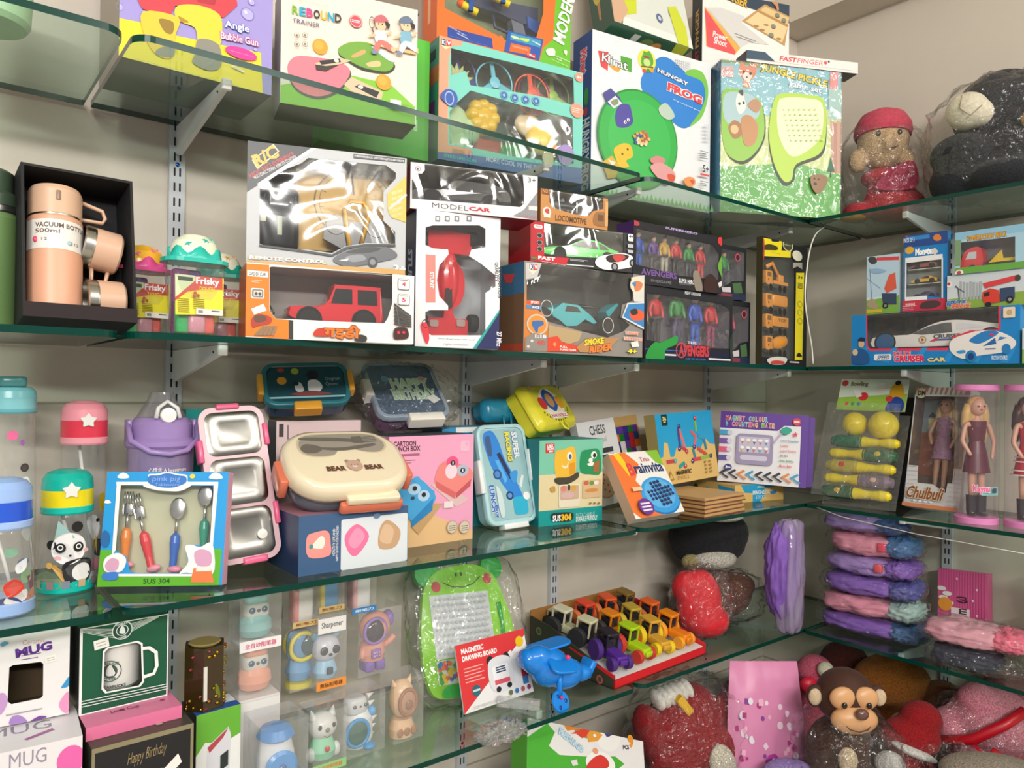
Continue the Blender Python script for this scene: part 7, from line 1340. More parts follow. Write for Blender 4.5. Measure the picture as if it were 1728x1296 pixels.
# ====== lowest shelf, back wall: mugs and sharpeners
zl=ZD
def mugbox(P,yaw,W_,H_,D_,label,col,art,cols=None,win=None,name='mug_box',inner='#5a4a34'):
    c=Carton(name,label,'mug box',frame(P,yaw),W_,H_,D_,col,cols,win,inner);art(c);return c
def a_m1(c):
    F=c.F;Z(0,980,3.927);F.text('Ceramic',150,395,300,405,'#d88a84',-.01);F.text('MUG',102,442,345,466,'#5a2a8a',.05,6);F.bars(140,485,275,515,2,'#6a5a8a',.2,.2);F.blob([(405,710),(430,670),(480,630),(480,690)],'#3a9ad4');F.blob([(390,820),(430,750),(480,740),(480,860),(420,870)],'#ee9ac4');F.blob([(-10,760),(30,745),(50,800),(20,870),(-10,880)],'#c89ad0');F.blob([(60,950),(80,900),(130,890),(180,930),(120,960)],'#a884c8');F.blob([(200,930),(260,895),(310,900),(250,930)],'#7a4a9a');F.bars(40,855,280,880,1,'#a9a4a8',.12,0);F.blob([(0,420),(30,400),(60,410),(20,435)],'#6aa8c8');sticker(F,300,500,375,530,8)
c=mugbox((-2.428,-.283,ZD+.2155),-4.5,.1,.158,.095,'white ceramic mug carton with a cut-out window beside the green mug box','#ece9ea',a_m1,None,[lambda F:(Z(0,980,3.927),[F.at(*q_)for q_ in((62,575),(85,560),(270,537),(287,550),(285,760),(270,778),(75,818),(50,800))])[1]]);c.done(False)
def a_m2(c):
    c.F.tuv('MUG',.5,.02,.75,.12,'#9a94a4',0);F=c.F;F.polyuv([(0,.3),(.5,.2),(.3,.6),(0,.8)],'#ee8a6a');F.polyuv([(.3,.2),(.55,.16),(.4,.4)],'#c86ac0');F.euv(.92,.15,.1,.12,'#e86ab0');F.buv([(.5,.5),(.7,.3),(.95,.35),(1,.6),(.8,.8)],'#d8a83c');F.buv([(.55,.55),(.72,.38),(.92,.42),(.96,.6),(.8,.74)],'#5a4434')
    T_=c.face('top');T_.tuv('MUG',.35,.3,.8,.55,'#8f8898',0);T_.polyuv([(.8,.2),(.95,.1),(.95,.16),(.82,.26)],'#a85a9c');T_.polyuv([(.6,.75),(.8,.6),(.82,.66),(.62,.8)],'#a85a9c')
mugbox((-2.50,-.365,ZD),-4,.178,.212,.125,'white mug carton with pink and orange blobs at the bottom left corner','#e9e6ea',a_m2).done()
def a_sb(c):
    F=c.F;Z(0,980,3.927);F.rectuv(0,0,1,.012,'#f0f2f0');F.rectuv(0,0,.03,1,'#f0f2f0');F.rectuv(.985,0,1,1,'#f0f2f0');F.rectuv(0,.985,1,1,'#f0f2f0')
    for k in range(6):F.line([(530,318-6*k+22),(760,378-12*k)],.0008,'#dfe8e0');F.line([(860,340-11*k),(1050,232-2*k+8)],.0008,'#dfe8e0')
    for k in range(3):F.line([(530,800+18*k),(1110,680+16*k)],.0012,'#f0f2f0')
    F.ell(808,325,66,62,'#e9efe9');F.ell(808,325,60,56,'#1f4a3c');F.ell(808,325,40,36,'#e9efe9');F.ell(808,325,35,31,'#1f4a3c');F.blob([(790,345),(795,310),(808,296),(822,310),(826,345)],'#e9efe9');F.ctext('STARBUCKS',808,281,.018,.0032,'#f0f4f0',.03,8);F.ctext('COFFEE',808,372,.012,.0032,'#f0f4f0',.03,8)
    sticker(F,620,392,718,436,8)
def wsb(F):return[F.at(*p)for p in((690,470),(715,445),(900,405),(930,420),(938,660),(915,690),(705,730),(682,705))]
c=mugbox((-2.315,-.292,ZD+.208),1.4,.13,.136,.09,'green coffee mug carton with a window showing a white logo mug','#1a5a40',a_sb,{'left':'#2a2f2c'},[wsb],inner='#3a4a40')
F=c.F;Z(0,980,3.927)
w_=wsb(F);ci=(sum(p[0]for p in w_)/8,sum(p[1]for p in w_)/8);o_=[(ci[0]+(x-ci[0])*1.1,ci[1]+(y-ci[1])*1.07)for x,y in w_];y_=F.lay();F.mb.add([(x,y_,z)for x,z in o_+w_],[(k,(k+1)%8,8+(k+1)%8,8+k)for k in range(8)],'#f2f4f2');F.line([(940,445),(985,440),(1030,470),(1035,560),(1015,610),(950,632)],.0055,'#f2f4f2')
r=c.done(film(body=.02,gloss=.06,bump=.2));b=MB();b.lathe([(0,0),(.03,0),(.034,.005),(.036,.08),(.033,.08),(.031,.01),(0,.008)],('#efeeea','gloss'),30);i0=len(b.v);Ff=Face(b,.1,.08,c.M,T(-.05,0,0))
Ff.rectuv(.2,.04,.8,.16,'#1f4a3c');Ff.euv(.33,.58,.17,.17,'#1f4a3c',28);Ff.euv(.33,.58,.155,.155,'#efeeea',28);Ff.euv(.33,.58,.11,.11,'#1f4a3c',24);Ff.buv([(.28,.66),(.29,.52),(.33,.46),(.37,.52),(.38,.66)],'#efeeea');Ff.tuv('STARBUCKS',.2,.4,.46,.46,'#1f4a3c',.03);Ff.tuv('COFFEE',.24,.7,.42,.76,'#1f4a3c',.03);Ff.tuv('STARBUCKS',.22,.86,.56,.92,'#3a3a38',.03);warp(b,i0,.0362);b.build('mug',r,T(.062,.045,.022))
def a_pk(c):T_=c.face('top');[T_.euv(.2+.22*k,.4+.2*(k%2),.03,.03,'#a84468')for k in range(4)];T_.tuv('Love Cup',.3,.55,.6,.7,'#5a3a44',0)
mugbox((-2.313,-.345,ZD+.1875),1,.137,.02,.10,'flat pink gift carton between the green mug box and the black mug box','#e87aa4',a_pk,{'left':'#5a2438','top':'#ea86ac'}).done()
def a_bd(c):
    F=c.F;F.rectuv(0,0,1,.04,'#8f8668');F.rectuv(0,0,.03,1,'#8f8668');F.rectuv(.97,0,1,1,'#8f8668');F.tuv('Happy Birthday',.34,.1,.72,.22,'#a8946a',-.01,4,None,0,.2);F.rectuv(.14,.3,.86,.98,'#4a4a48',.012);F.rectuv(.15,.31,.85,1,'#1b1b1d',.012);F.buv([(.2,.7),(.4,.5),(.62,.45),(.66,.7),(.6,1),(.2,1)],'#b9b6ae');F.buv([(.7,.6),(.82,.55),(.9,.7),(.8,.9),(.7,.8)],'#8f8c86');F.polyuv([(.66,.34),(.84,.22),(.88,.3),(.7,.42)],'#efeeea')
    T_=c.face('top');T_.buv([(.3,.7),(.36,.45),(.66,.3),(.72,.5),(.5,.75)],'#d9d2c0');rr=random.Random(2);[T_.euv(.15+.75*rr.random(),.2+.6*rr.random(),.035,.025,('#5a5a48','#b8b09c','#2f3630')[k%3])for k in range(16)]
mugbox((-2.31,-.375,ZD),1,.144,.187,.13,'black and gold birthday mug carton under the pink gift carton','#232325',a_bd,{'top':'#4a4a40','left':'#3a3a34'}).done()
q=on_y(345,1150,-.24)
c=Carton('pen_pot_box','green and white carton picturing a crystal pen pot, under the amber crystal pot','box',frame((-2.141,-.30,ZD),3),.076,.166,.075,'#eef0ee',{'left':'#2a2a30','top':'#2a5aa8'});F=c.F;F.polyuv([(0,0),(1,0),(1,.3),(.6,.36),(.2,.3),(0,.42)],'#6ab43c');F.polyuv([(.25,.35),(.72,.2),(.78,.3),(.74,.8),(.2,.86)],'#dcdce4');F.polyuv([(.25,.36),(.72,.21),(.6,.3),(.3,.42)],'#b84a54');F.polyuv([(.22,.62),(.42,.6),(.4,.85),(.2,.86)],'#c83a4c');F.polyuv([(.54,.48),(.72,.44),(.72,.6),(.54,.64)],'#2f3a34');F.rectuv(.2,.82,.8,1,'#d8303c');c.face('top').polyuv([(.6,.3),(1,.2),(1,.7),(.7,.7)],'#e9f0f4');c.done()
M=T(-2.118,-.262,ZD+.1665)@R(12,'Z');r=empty('crystal_pen_pot',M,'faceted dark amber crystal pen pot with gold flakes standing on its carton','pen pot')
m_=film('#4a3410',body=.35,gloss=.12);pts=circ(0,0,.036,.036,6);b=MB();b.prism(pts,0,.108,('#3a2c12','gloss'));b.prism(circ(0,0,.024,None,18),.1081,.1095,('#8a7a4a','gloss'));b.lathe([(.024,.1095),(.027,.1105),(.024,.112)],('#a8945a','gloss'),18);b.build('pot',r)
b=MB();rr=random.Random(8)
for k in range(42):z=.004+.1*rr.random()**2.2;a=-PI*rr.random();b.ell((.0325*math.cos(a),.0325*math.sin(a),z),(.003+.003*rr.random(),.002,.003),(('#d8a83c','metal'),('#b8902c','metal'),('#7a1c2c','gloss'))[k%3],None,6,5)
for a,z,t in((-60,.07,20),(-75,.03,-15)):b.ell((0,0,0),(.005,.002,.018),('#6a7a1c','gloss'),T(.031*math.cos(math.radians(a)),.031*math.sin(math.radians(a)),z)@R(t,'Y'),10,8)
b.box(-.019,-.0345,.02,-.013,-.032,.078,'#e4e0d8');o=b.build('gold_flakes',r);o['kind']='stuff'
def eyes(b,r,z,y,dx,er,col='#1f6a9a',nose='#5a4454'):
    for s_ in(-1,1):b.ell((s_*dx,y,z),(er,er*.5,er),(col,'gloss'),None,12,8);b.ell((s_*dx,y-er*.4,z),(er*.5,er*.3,er*.5),('#14181c','gloss'),None,8,6);b.ell((s_*dx-er*.3,y-er*.5,z+er*.3),er*.2,('#ffffff','gloss'),None,6,4)
    b.ell((0,y-.001,z-.001),(er*.6,er*.4,er*.5),(nose,'gloss'),None,10,6)
def clearbox(r,W_,D_,H_,hz=.1):b=MB();b.box(-W_/2,-D_/2,0,W_/2,D_/2,H_,film(body=.12,gloss=.08,bump=.12,scale=8));b.build('clear_box',r)
def paper(r,W_,D_,z,h,col,st,tc,y=None):b=MB();F=Face(b,W_,h,r.matrix_world,T(-W_/2,-D_/2-.0006,z));F.rectuv(0,0,1,1,col);F.tuv(st,.12,.25,.88,.75,tc,.02);b.build('paper_label',r)
def bulb(parent,nm,prof,mt,M=None,sx=1,sy=.85):b=MB();b.lathe(prof,mt,22,M,True,sx,sy);return b.build(nm,parent)
def owl(parent,z,col,label=None):
    g=bulb(parent,'sharpener_body',[(0,0),(.026,.002),(.032,.015),(.03,.03),(.021,.042),(0,.044)],(col,'plastic'),T(0,0,z));b=MB();b.rbox(-.024,-.018,.036,.024,.018,.064,.012,('#d9d6cc','plastic'),T(0,0,z));eyes(b,.01,z+.052,-.018,.0115,.006);b.build('face',g);b=MB();b.rbox(-.022,-.017,.062,.022,.017,.076,.01,(col,'plastic'),T(0,0,z));b.build('hood',g)
zu=ZD+.125
def unit(px,py,y,z,W_,D_,H_,label,yaw=0):
    q=on_y(px,py,y);r=empty('pencil_sharpener_box',T(q.x,y+D_/2,z)@R(yaw,'Z'),label,'pencil sharpener','boxed pencil sharpeners');clearbox(r,W_,D_,H_);bpy.context.view_layer.update();return r
q=on_y(439,1150,-.25);zo=on_y(439,1180,-.25).z
r=unit(439,1150,-.25,zo,.078,.062,.195,'tall clear box holding a teal owl sharpener over a peach one');owl(r,.012,'#f0a890');owl(r,.11,'#8fc4c4')
paper(r,.078,.062,.092,.02,'#f4f0f0','全自动削笔器','#d84a7c');b=MB();b.box(-.038,-.03,.0,.038,.03,.004,'#efece8');b.box(-.038,-.03,.1,.038,.03,.104,'#efece8');b.build('card_tray',r)
c=Carton('carton','plain white carton hidden under the tall clear owl box','box',T(q.x-.039,-.248,ZD),.078,zo-ZD-.0005,.06,'#e9e6e2');c.done()
def zof(px,py,y):return on_y(px,py,y).z
z1=ZD+.122
r=unit(515,1100,-.20,z1,.062,.06,.13,'clear box with a blue sharpener in yellow goggles');g=bulb(r,'sharpener_body',[(0,0),(.022,.002),(.027,.02),(.02,.042)],('#6fa8d8','plastic'),T(0,0,.012));b=MB();b.rbox(-.026,-.022,.0,.026,.022,.058,.024,('#6a9ccc','plastic'),T(0,0,.054));[b.tube([(.026*math.cos(a*PI/10),-.02*1+.0,.083+.027*math.sin(a*PI/10))for a in range(20)],.0045,('#e8d83c','plastic'),8,T(0,k*.02,0),True)for k in(0,1.6)];b.ell((.012,-.018,.083),(.018,.01,.022),('#3f5a5c','gloss'));b.build('helmet',g);bulb(r,'foot_ring',[(.0,0),(.028,0),(.028,.01),(.0,.012)],('#e8d83c','plastic'))
r=unit(560,1090,-.225,z1,.064,.062,.15,'clear box with a pale panda sharpener in a blue shirt');g=bulb(r,'sharpener_body',[(0,0),(.022,.002),(.026,.014),(.018,.036)],('#a4d0ec','plastic'),T(0,0,.014));b=MB();b.ell((0,0,.074),(.03,.026,.029),('#d9dbe6','plastic'));[b.ell((s_*.022,0,.1),(.01,.008,.01),('#9cc0d8','plastic'))for s_ in(-1,1)];[b.ell((s_*.0125,-.024,.074),(.0085,.004,.0085),('#26303c','gloss'))for s_ in(-1,1)];b.ell((0,-.027,.066),(.004,.003,.003),('#26303c','gloss'));b.rbox(-.007,-.0275,.026,.007,-.02,.04,.004,('#3a4a5c','plastic'));b.build('panda_head',g)
paper(r,.064,.062,.0,.018,'#f09a4a','熊猫削笔器','#5a3414');paper(r,.06,.062,.112,.03,'#f2f0ee','Sharpener','#6a6a6a')
r=unit(640,1090,-.21,z1,.105,.065,.135,'clear box with a coral astronaut sharpener waving',3);g=bulb(r,'sharpener_body',[(0,0),(.026,.002),(.03,.016),(.027,.034),(.016,.044)],('#f0a898','plastic'),T(0,0,.02));b=MB();b.ell((.006,.0,.088),(.036,.026,.035),('#f0a48c','plastic'));b.tube([(-.004+.026*math.cos(a*PI/12),-.02,.086+.026*math.sin(a*PI/12))for a in range(24)],.004,('#9a7ac8','plastic'),8,None,True);b.ell((-.004,-.017,.086),(.025,.012,.025),('#3a3444','gloss'));b.ell((.042,.004,.1),(.012,.016,.018),('#8a6ac0','plastic'));b.build('helmet',g);b=MB();b.rbox(-.016,-.029,.03,.006,-.024,.05,.004,('#9a7ac8','plastic'));[b.ell((-.011+.006*i,-.0295,.036+.007*j),.002,('#f4c4b8','plastic'),None,6,4)for i in range(3)for j in range(2)];b.build('control_panel',g);b=MB();b.tube([(.022,-.005,.044),(.04,-.01,.056),(.048,-.012,.066)],.007,('#f0a898','plastic'),8);b.tube([(-.024,-.004,.05),(-.03,-.01,.03)],.007,('#f0a898','plastic'),8);b.build('arm',g);b=MB();[b.rbox(s_*.013-.011,-.02,0,s_*.013+.011,.016,.022,.006,('#8a6ac0','plastic'))for s_ in(-1,1)];b.build('boots',g)
z3=z1+.1515
for px,cols_,lb in((517,('#e88a84','#e9e4de'),'red and white'),(560,('#e0c84a','#4a9ad0'),'yellow and blue'),(615,('#f0b0b0','#eceaea'),'pink and white')):
    zz_={517:ZD+.2525,560:ZD+.2725,615:ZD+.2575}[px]
    r=unit(px,1020,-.215,zz_,.055,.05,.08,f'small clear box with a {lb} sharpener, cut off by the glass shelf above');b=MB();b.rbox(-.02,-.018,.004,.02,.018,.07,.008,(cols_[1],'plastic'));b.rbox(-.0202,-.0182,.004,-.008,.0182,.07,.005,(cols_[0],'plastic'));b.build('sharpener_body',r);paper(r,.055,.05,0,.012,'#d9b87c' if px!=615 else '#3a8ad0','削笔刀','#7a4a2c' if px!=615 else '#eef4fa')
r=unit(480,1280,-.335,ZD,.088,.085,.13,'clear box with a blue and white penguin sharpener, front left');g=bulb(r,'sharpener_body',[(0,0),(.03,.002),(.035,.02),(.034,.06),(.024,.1),(0,.112)],('#e4e8ec','plastic'));b=MB();b.lathe([(0,0),(.028,.0),(.03,.006),(.024,.01),(0,.01)],('#4a9ae0','plastic'),24,T(0,-.024,.045)@R(90,'X'));b.ell((0,-.036,.045),(.008,.004,.008),('#2f6fb0','gloss'));b.build('sharpening_dial',g);b=MB();b.lathe([(.027,.088),(.034,.094),(.026,.108),(.0,.116)],('#3f8fd8','plastic'),24);b.build('cap',g)
b=MB();b.ell((.036,-.01,.014),(.012,.018,.012),('#4a9ae0','plastic'));b.ell((-.034,-.01,.014),(.012,.018,.012),('#4a9ae0','plastic'));b.build('foot',g)
r=unit(557,1240,-.30,ZD,.068,.07,.112,'clear box with a white cat sharpener in a mint green shirt');g=bulb(r,'sharpener_body',[(0,0),(.024,.002),(.028,.016),(.018,.042)],('#9ae0b8','plastic'),T(0,0,.012));b=MB();b.ell((0,0,.073),(.029,.025,.026),('#e2e4e0','plastic'));[b.lathe([(.009,0),(0,.018)],('#d8dcd8','plastic'),10,T(s_*.019,0,.09)@R(s_*15,'Y'))for s_ in(-1,1)];[b.ell((s_*.014,-.022,.078),(.004,.002,.005),('#2a2f38','gloss'),None,8,6)for s_ in(-1,1)];b.ell((0,-.025,.072),(.005,.003,.005),('#8a8a84','gloss'),None,8,6);b.tube([(-.007,-.025,.062),(0,-.026,.058),(.007,-.025,.062)],.0007,('#4a4a4a','matte'),6);b.build('cat_head',g);b=MB();b.ell((0,-.025,.036),(.005,.003,.006),('#d83a44','gloss'));b.build('badge',g);b=MB();[b.ell((s_*.026,-.006,.024),(.009,.01,.014),('#e2e4e0','plastic'))for s_ in(-1,1)];b.build('paws',g)
paper(r,.068,.07,0,.016,'#9ad08a','全自动削笔器','#d8783c')
r=unit(615,1215,-.285,ZD,.092,.075,.118,'clear box with a white dinosaur sharpener around a blue dial');g=bulb(r,'sharpener_body',[(0,0),(.026,.003),(.032,.02),(.03,.06),(.02,.075)],('#e9ecec','plastic'),T(.004,0,.002));b=MB();b.rbox(-.024,-.02,.07,.02,.02,.104,.014,('#d6dadc','plastic'));eyes(b,0,.09,-.02,.012,.004,'#6a7074');b.build('dinosaur_head',g);b=MB();b.tube([(-.008+.024*math.cos(a*PI/12),-.026,.04+.026*math.sin(a*PI/12))for a in range(24)],.004,('#3f9ad8','plastic'),8,None,True);b.ell((-.008,-.024,.04),(.024,.008,.026),('#3a6a5c','gloss'));b.build('dial',g);b=MB();[b.lathe([(.007,0),(0,.016)],('#f2f4f4','plastic'),8,T(.03-.003*abs(k-2),-.006,.02+.016*k)@R(75,'Y'))for k in range(6)];b.ell((.018,-.024,.008),(.013,.012,.008),('#3f9ad8','plastic'));b.ell((.03,-.01,.07),(.009,.01,.01),('#5aa8e0','plastic'));b.build('spines',g)
r=unit(690,1190,-.285,ZD,.07,.06,.13,'clear box with a beige animal sharpener with a brown round face');be=('#ecc49a','plastic');g=bulb(r,'sharpener_body',[(0,0),(.028,.002),(.029,.02),(.022,.038)],be);b=MB();b.ell((0,0,.078),(.028,.024,.04),be);b.lathe([(.007,0),(0,.018)],be,10,T(.016,0,.108)@R(20,'Y'));b.lathe([(.007,0),(0,.014)],be,10,T(-.018,0,.108)@R(-20,'Y'));b.tube([(.004+.02*math.cos(a*PI/12),-.02,.074+.026*math.sin(a*PI/12))for a in range(24)],.004,('#a8704c','plastic'),8,None,True);b.ell((.004,-.018,.074),(.02,.007,.026),('#c09478','gloss'));b.ell((.004,-.025,.07),(.009,.004,.01),('#9a6a50','gloss'));b.build('animal_head',g);b=MB();[b.ell((.016*k,-.025,.016),(.007,.003,.009),('#b07a54','plastic'))for k in(-1,0,1)];b.build('paws',g)
M=frame((-1.596,-.172,ZD+.012),-2.4,23,-3.7);W_,H_=.258,.30;r=empty('drawing_board',M,'green frog-shaped drawing board in a crinkled clear bag','drawing board');gr=('#8ad41c','plastic');dg=('#12b23c','plastic')
ol=smooth_loop([(.03,0),(.13,-.002),(.22,.004),(.255,.05),(.262,.14),(.245,.22),(.225,.27),(.18,.298),(.12,.3),(.06,.288),(.025,.255),(.01,.2),(-.002,.12),(.002,.04)],5);b=MB();b.prism(ol,0,.014,gr,XZ);b.build('board',r)
for x,z in((.035,.285),(.225,.29)):b=MB();b.prism(circ(x,z,.032),.002,.018,dg,XZ);b.build('frog_eye',r)
b=MB();b.prism(rrect(.032,.085,.2,.232,.003),-.0012,.002,('#d6dade','satin'),XZ)
F=Face(b,W_,H_,M,T(0,-.0014,0),False)
for i in range(12):
    for j in range(10):F.raw(circ(.042+.0125*i+.006*(j%2),.095+.014*j,.0042,.0036,10),'#c2c7cc')
b.build('screen',r);b=MB();F=Face(b,W_,H_,M,T(0,-.0002,0),False);F.raw(circ(.055,.252,.013),'#d84a50');F.raw(circ(.205,.262,.013),'#d84a50');[F.raw(circ(x,.278,.0035,.005),'#2a4a14')for x in(.115,.13)]
pts=[(.075,.262),(.1,.25),(.13,.247),(.16,.253),(.185,.27)];[F.raw([(x0,z0),(x1,z1_),(x1,z1_-.0025),(x0,z0-.0025)],'#2a4a14')for(x0,z0),(x1,z1_)in zip(pts,pts[1:])];F.raw(rrect(.03,.028,.12,.082,.004),'#e8e4da');rr=random.Random(5)
[F.raw(circ(.036+.078*rr.random(),.032+.045*rr.random(),.006,.006,8),('#e83a7c','#2a86d0','#f0c82c','#3ab24a','#f07a2c')[k%5])for k in range(46)];F.raw(smooth_loop([(.04,.0),(.1,-.0),(.13,.02),(.06,.026),(.036,.016)]),'#12b23c');b.build('printed_face',r)
b=MB();b.tube([(.225,-.004,.1),(.228,-.005,.15),(.226,-.004,.2)],[.006,.0045,.006],dg,8);b.build('pen',r);bag('clear_bag',0,0,(.13,.0,.15),(.16,.03,.172),film(body=.04,gloss=.08,bump=.9,scale=24),.012,20,12,r,5)
M=frame((-1.560,-.262,ZD+.004),1.5,16);c=Carton('drawing_card','red and white magnetic drawing board card leaning on the frog board','card',M,.205,.146,.004,'#f0eff0');F=c.F;Z(640,930,4.114)
F.polyuv([(0,0),(1,0),(1,.1),(0,1)],'#e0383c');F.tuv('MAGNETIC',.07,.07,.38,.15,'#fff',.04);F.tuv('DRAWING BOARD',.07,.18,.56,.26,'#fff',.04);[F.rectuv(.07,.36+.05*k,.34-.04*(k%2),.375+.05*k,'#f4b4b0')for k in range(5)];F.euv(.2,.72,.06,.06,'#2a6a7c');F.rectuv(.15,.7,.25,.73,'#cfe0dc');F.euv(.9,.18,.06,.06,'#f4c81c');F.euv(.44,.35,.05,.05,'#2a2a2c');F.euv(.68,.35,.05,.05,'#2a2a2c');F.buv([(.4,.4),(.5,.32),(.64,.32),(.74,.42),(.75,.7),(.66,.84),(.48,.84),(.39,.7)],'#e6e6ea');F.rectuv(.45,.45,.68,.74,'#f6f6f8',.004);[F.rectuv(.5,.47+.035*k,.64,.49+.035*k,'#3a4a6a')for k in range(3)];F.rectuv(.46,.66,.68,.73,'#e05a6c');F.euv(.5,.8,.035,.03,'#26262a');F.euv(.66,.78,.035,.03,'#26262a');F.polyuv([(.7,.3),(.75,.27),(.78,.36),(.73,.39)],'#f2f0ee');F.euv(.9,.53,.05,.05,'#3a2620');F.buv([(.86,.6),(.94,.58),(.95,.72),(.87,.74)],'#c8303c');F.rectuv(.86,.72,.94,.84,'#3a7ac0');[F.euv(.66+.09*k,.9,.028,.028,cl)for k,cl in enumerate(('#6a7a3c','#3a7ac0','#b85a6c','#8a3a6a'))];F.tuv('STOP PARENTING METHOD',.12,.93,.55,.97,'#a8a4a8',-.01);c.done()
q=on_z(935,1180,ZD);bl=('#1787e8','plastic');r=empty('toy_aeroplane',T(q.x,q.y+.005,ZD)@R(-8,'Z'),'bright blue plastic toy aeroplane nosing down at the shelf edge','toy plane')
plush('fuselage',[((-.045,0,.098),(.04,.03,.034)),((-.01,0,.075),(.05,.04,.045)),((.03,-.005,.055),(.05,.034,.036)),((.075,-.008,.05),(.03,.022,.02)),((-.075,0,.105),(.018,.026,.024))],'#1787e8',r,None,.004,'gloss',4)
b=MB();b.rbox(-.05,-.008,-.002,.06,.05,.004,.02,bl,T(-.005,-.0,.118)@R(-6,'Y'));b.rbox(-.035,-.03,-.004,.035,.02,.004,.016,bl,T(.0,-.035,.094)@R(8,'Y')@R(30,'X'));b.build('wing',r)
b=MB();b.rbox(-.006,-.016,-.018,.01,.03,.024,.006,bl,T(.1,-.0,.052)@R(30,'Y'));b.build('tail',r)
b=MB();b.tube([(0,-.03,.085),(-.012,-.045,.02)],.007,bl,8);b.build('leg',r);b=MB();b.lathe([(0,0),(.024,0),(.026,.003),(.024,.006),(0,.006)],bl,22,T(-.014,-.05,.013)@R(62,'X')@R(12,'Y'));[b.ell((.014*math.cos(a*2.1),.014*math.sin(a*2.1),.0062),(.005,.005,.0012),('#0f4a9a','plastic'),T(-.014,-.05,.013)@R(62,'X')@R(12,'Y'),8,4)for a in range(3)];b.build('wheel',r)
b=MB();b.ell((.005,-.052,.112),.006,('#e8387c','plastic'));b.ell((-.012,-.054,.024),.004,('#e8387c','plastic'));b.build('pin',r)
MT=frame((-1.188,-.360,ZD),3);Wt,Dt=.385,.30;r=empty('display_tray',MT,'red-edged cardboard display tray full of small toy tractors','tray');b=MB();k=('#3a3c30','paper');rd=('#d8242c','paper');e=.004;hb=.1
b.box(0,0,0,Wt,Dt,e,k);b.box(0,0,0,Wt,e,.022,rd);b.box(0,Dt-e,0,Wt,Dt,.125,('#a8743c','paper'))
for x,mt in((0,k),(Wt-e,rd)):sd=[(0,0),(Dt,0),(Dt,.11),(Dt*.75,.1),(0,.03)];b.prism(sd,x,x+e,mt,Matrix(((0,0,1,0),(1,0,0,0),(0,1,0,0),(0,0,0,1))))
b.prism([(0,.026),(Dt*.5,.062),(Dt*.5,.066),(0,.034)],-.0006,e+.0006,rd,Matrix(((0,0,1,0),(1,0,0,0),(0,1,0,0),(0,0,0,1))));FL=Face(b,Dt,.11,MT,loc_mat(Wt,Dt,.11,'left'));FL.clip=False
for u,v,cl in((.25,.55,'#8a8a80'),(.33,.6,'#b8b4ac'),(.42,.66,'#a85048'),(.5,.7,'#c8c4bc'),(.58,.78,'#b84a48'),(.12,.3,'#6a7a44'),(.85,.88,'#b85a50')):FL.raw(circ(u*Dt,(1-v)*.11,.011,.011,14),cl);FL.raw(circ(u*Dt,(1-v)*.11,.006,.007,12),'#4a4a44')
b.build('carton_tray',r);b=MB();b.prism([(e,.004),(Dt-e,.004),(Dt-e,.07),(e,.022)],e*1.5,Wt-e*1.5,('#e9e6e4','paper'),Matrix(((0,0,1,0),(1,0,0,0),(0,1,0,0),(0,0,0,1))));b.build('white_insert',r)
def tractor(M,body,tyre,hub,label,cab=None,front=.5):
    r=empty('toy_tractor',M,label,'toy tractor','small toy tractors in the display tray');c_=(body,'plastic');b=MB();b.rbox(-.012,-.034,.012,.012,.012,.028,.004,c_);b.rbox(-.009,-.04,.014,.009,-.03,.024,.003,c_);b.build('bonnet',r)
    b=MB();cc=(cab or body,'plastic');b.rbox(-.014,.0,.05,.014,.034,.056,.003,cc);[b.box(x-.0015,y-.0015,.022,x+.0015,y+.0015,.052,cc)for x in(-.012,.012)for y in(.003,.031)];b.box(-.011,.004,.024,.011,.03,.044,('#2a2a2e','gloss'));b.rbox(-.013,.008,.014,.013,.034,.026,.003,cc);b.build('cab',r)
    for sg in(-1,1):wheel_mb(.0195,.012,tyre,hub,5,T(sg*.021,.022,.0195)@R(90,'Z')).build('wheel',r);wheel_mb(.0125,.01,tyre,hub,5,T(sg*.018,-.026,.0125)@R(90,'Z')).build('wheel',r)
    return r
TR=[(0,0,'#5a2c9a','#4a2a7c','#8ad41c','purple and black toy tractor at the front left of the tray','#2a2430'),(1,0,'#b4d820','#c83a2c','#e8d83c','lime toy tractor in the front row of the tray',None),(2,0,'#dca83c','#e8c81c','#9a1c3c','tan yellow toy tractor with an open cab in the front row',None),(3,0,'#f08a1c','#f0a02c','#e8c83c','orange toy tractor at the front right of the tray',None),
      (0,1,'#2a2a2c','#2c2c30','#6a4a8a','black toy car behind the purple tractor','#d8d4b0'),(1,1,'#f08a1c','#3a3430','#f0b84a','orange digger toy in the second row of the tray',None),(2,1,'#c8a83c','#d8b83c','#8a6a2c','mustard toy tractor in the second row of the tray',None),(3,1,'#2a2c34','#c8643c','#2a6ad0','black toy tractor with orange tyres and blue hubs','#ee6a2c'),
      (0,2,'#c8c4a0','#2c2c2c','#8a8a7c','khaki jeep toy in the third row of the tray','#e2dcc0'),(1,2,'#26304c','#d8703c','#2a5ab0','navy toy tractor with a red roof in the third row','#ee4a30'),(2,2,'#2a3458','#d8743c','#2a4a90','navy toy tractor with an orange-red roof at the back of the tray','#f05a2c'),(3,2,'#8a6a2c','#3a2a24','#c8963c','brown toy tractor at the back right of the tray',None),
      (0,3,'#d4cba4','#2c2a26','#a89a7c','cream army truck toy at the back left corner of the tray','#cfc6a0')]
sl=math.degrees(math.atan2(.048,Dt));x_=None
for i,j,bd,ty,hb_,lb,cb in TR:
    yy=.06+.078*j if j<3 else .27;xx=.062+.086*i+(.008 if j%2 else-.006);zz_=.022+.048*yy/Dt+.0006
    tractor(MT@T(xx,yy,zz_+.004)@R(sl,'X')@R((i*37+j*23)%24-12,'Z')@S(1.36 if j<3 else .85),bd,ty,hb_,lb,cb)
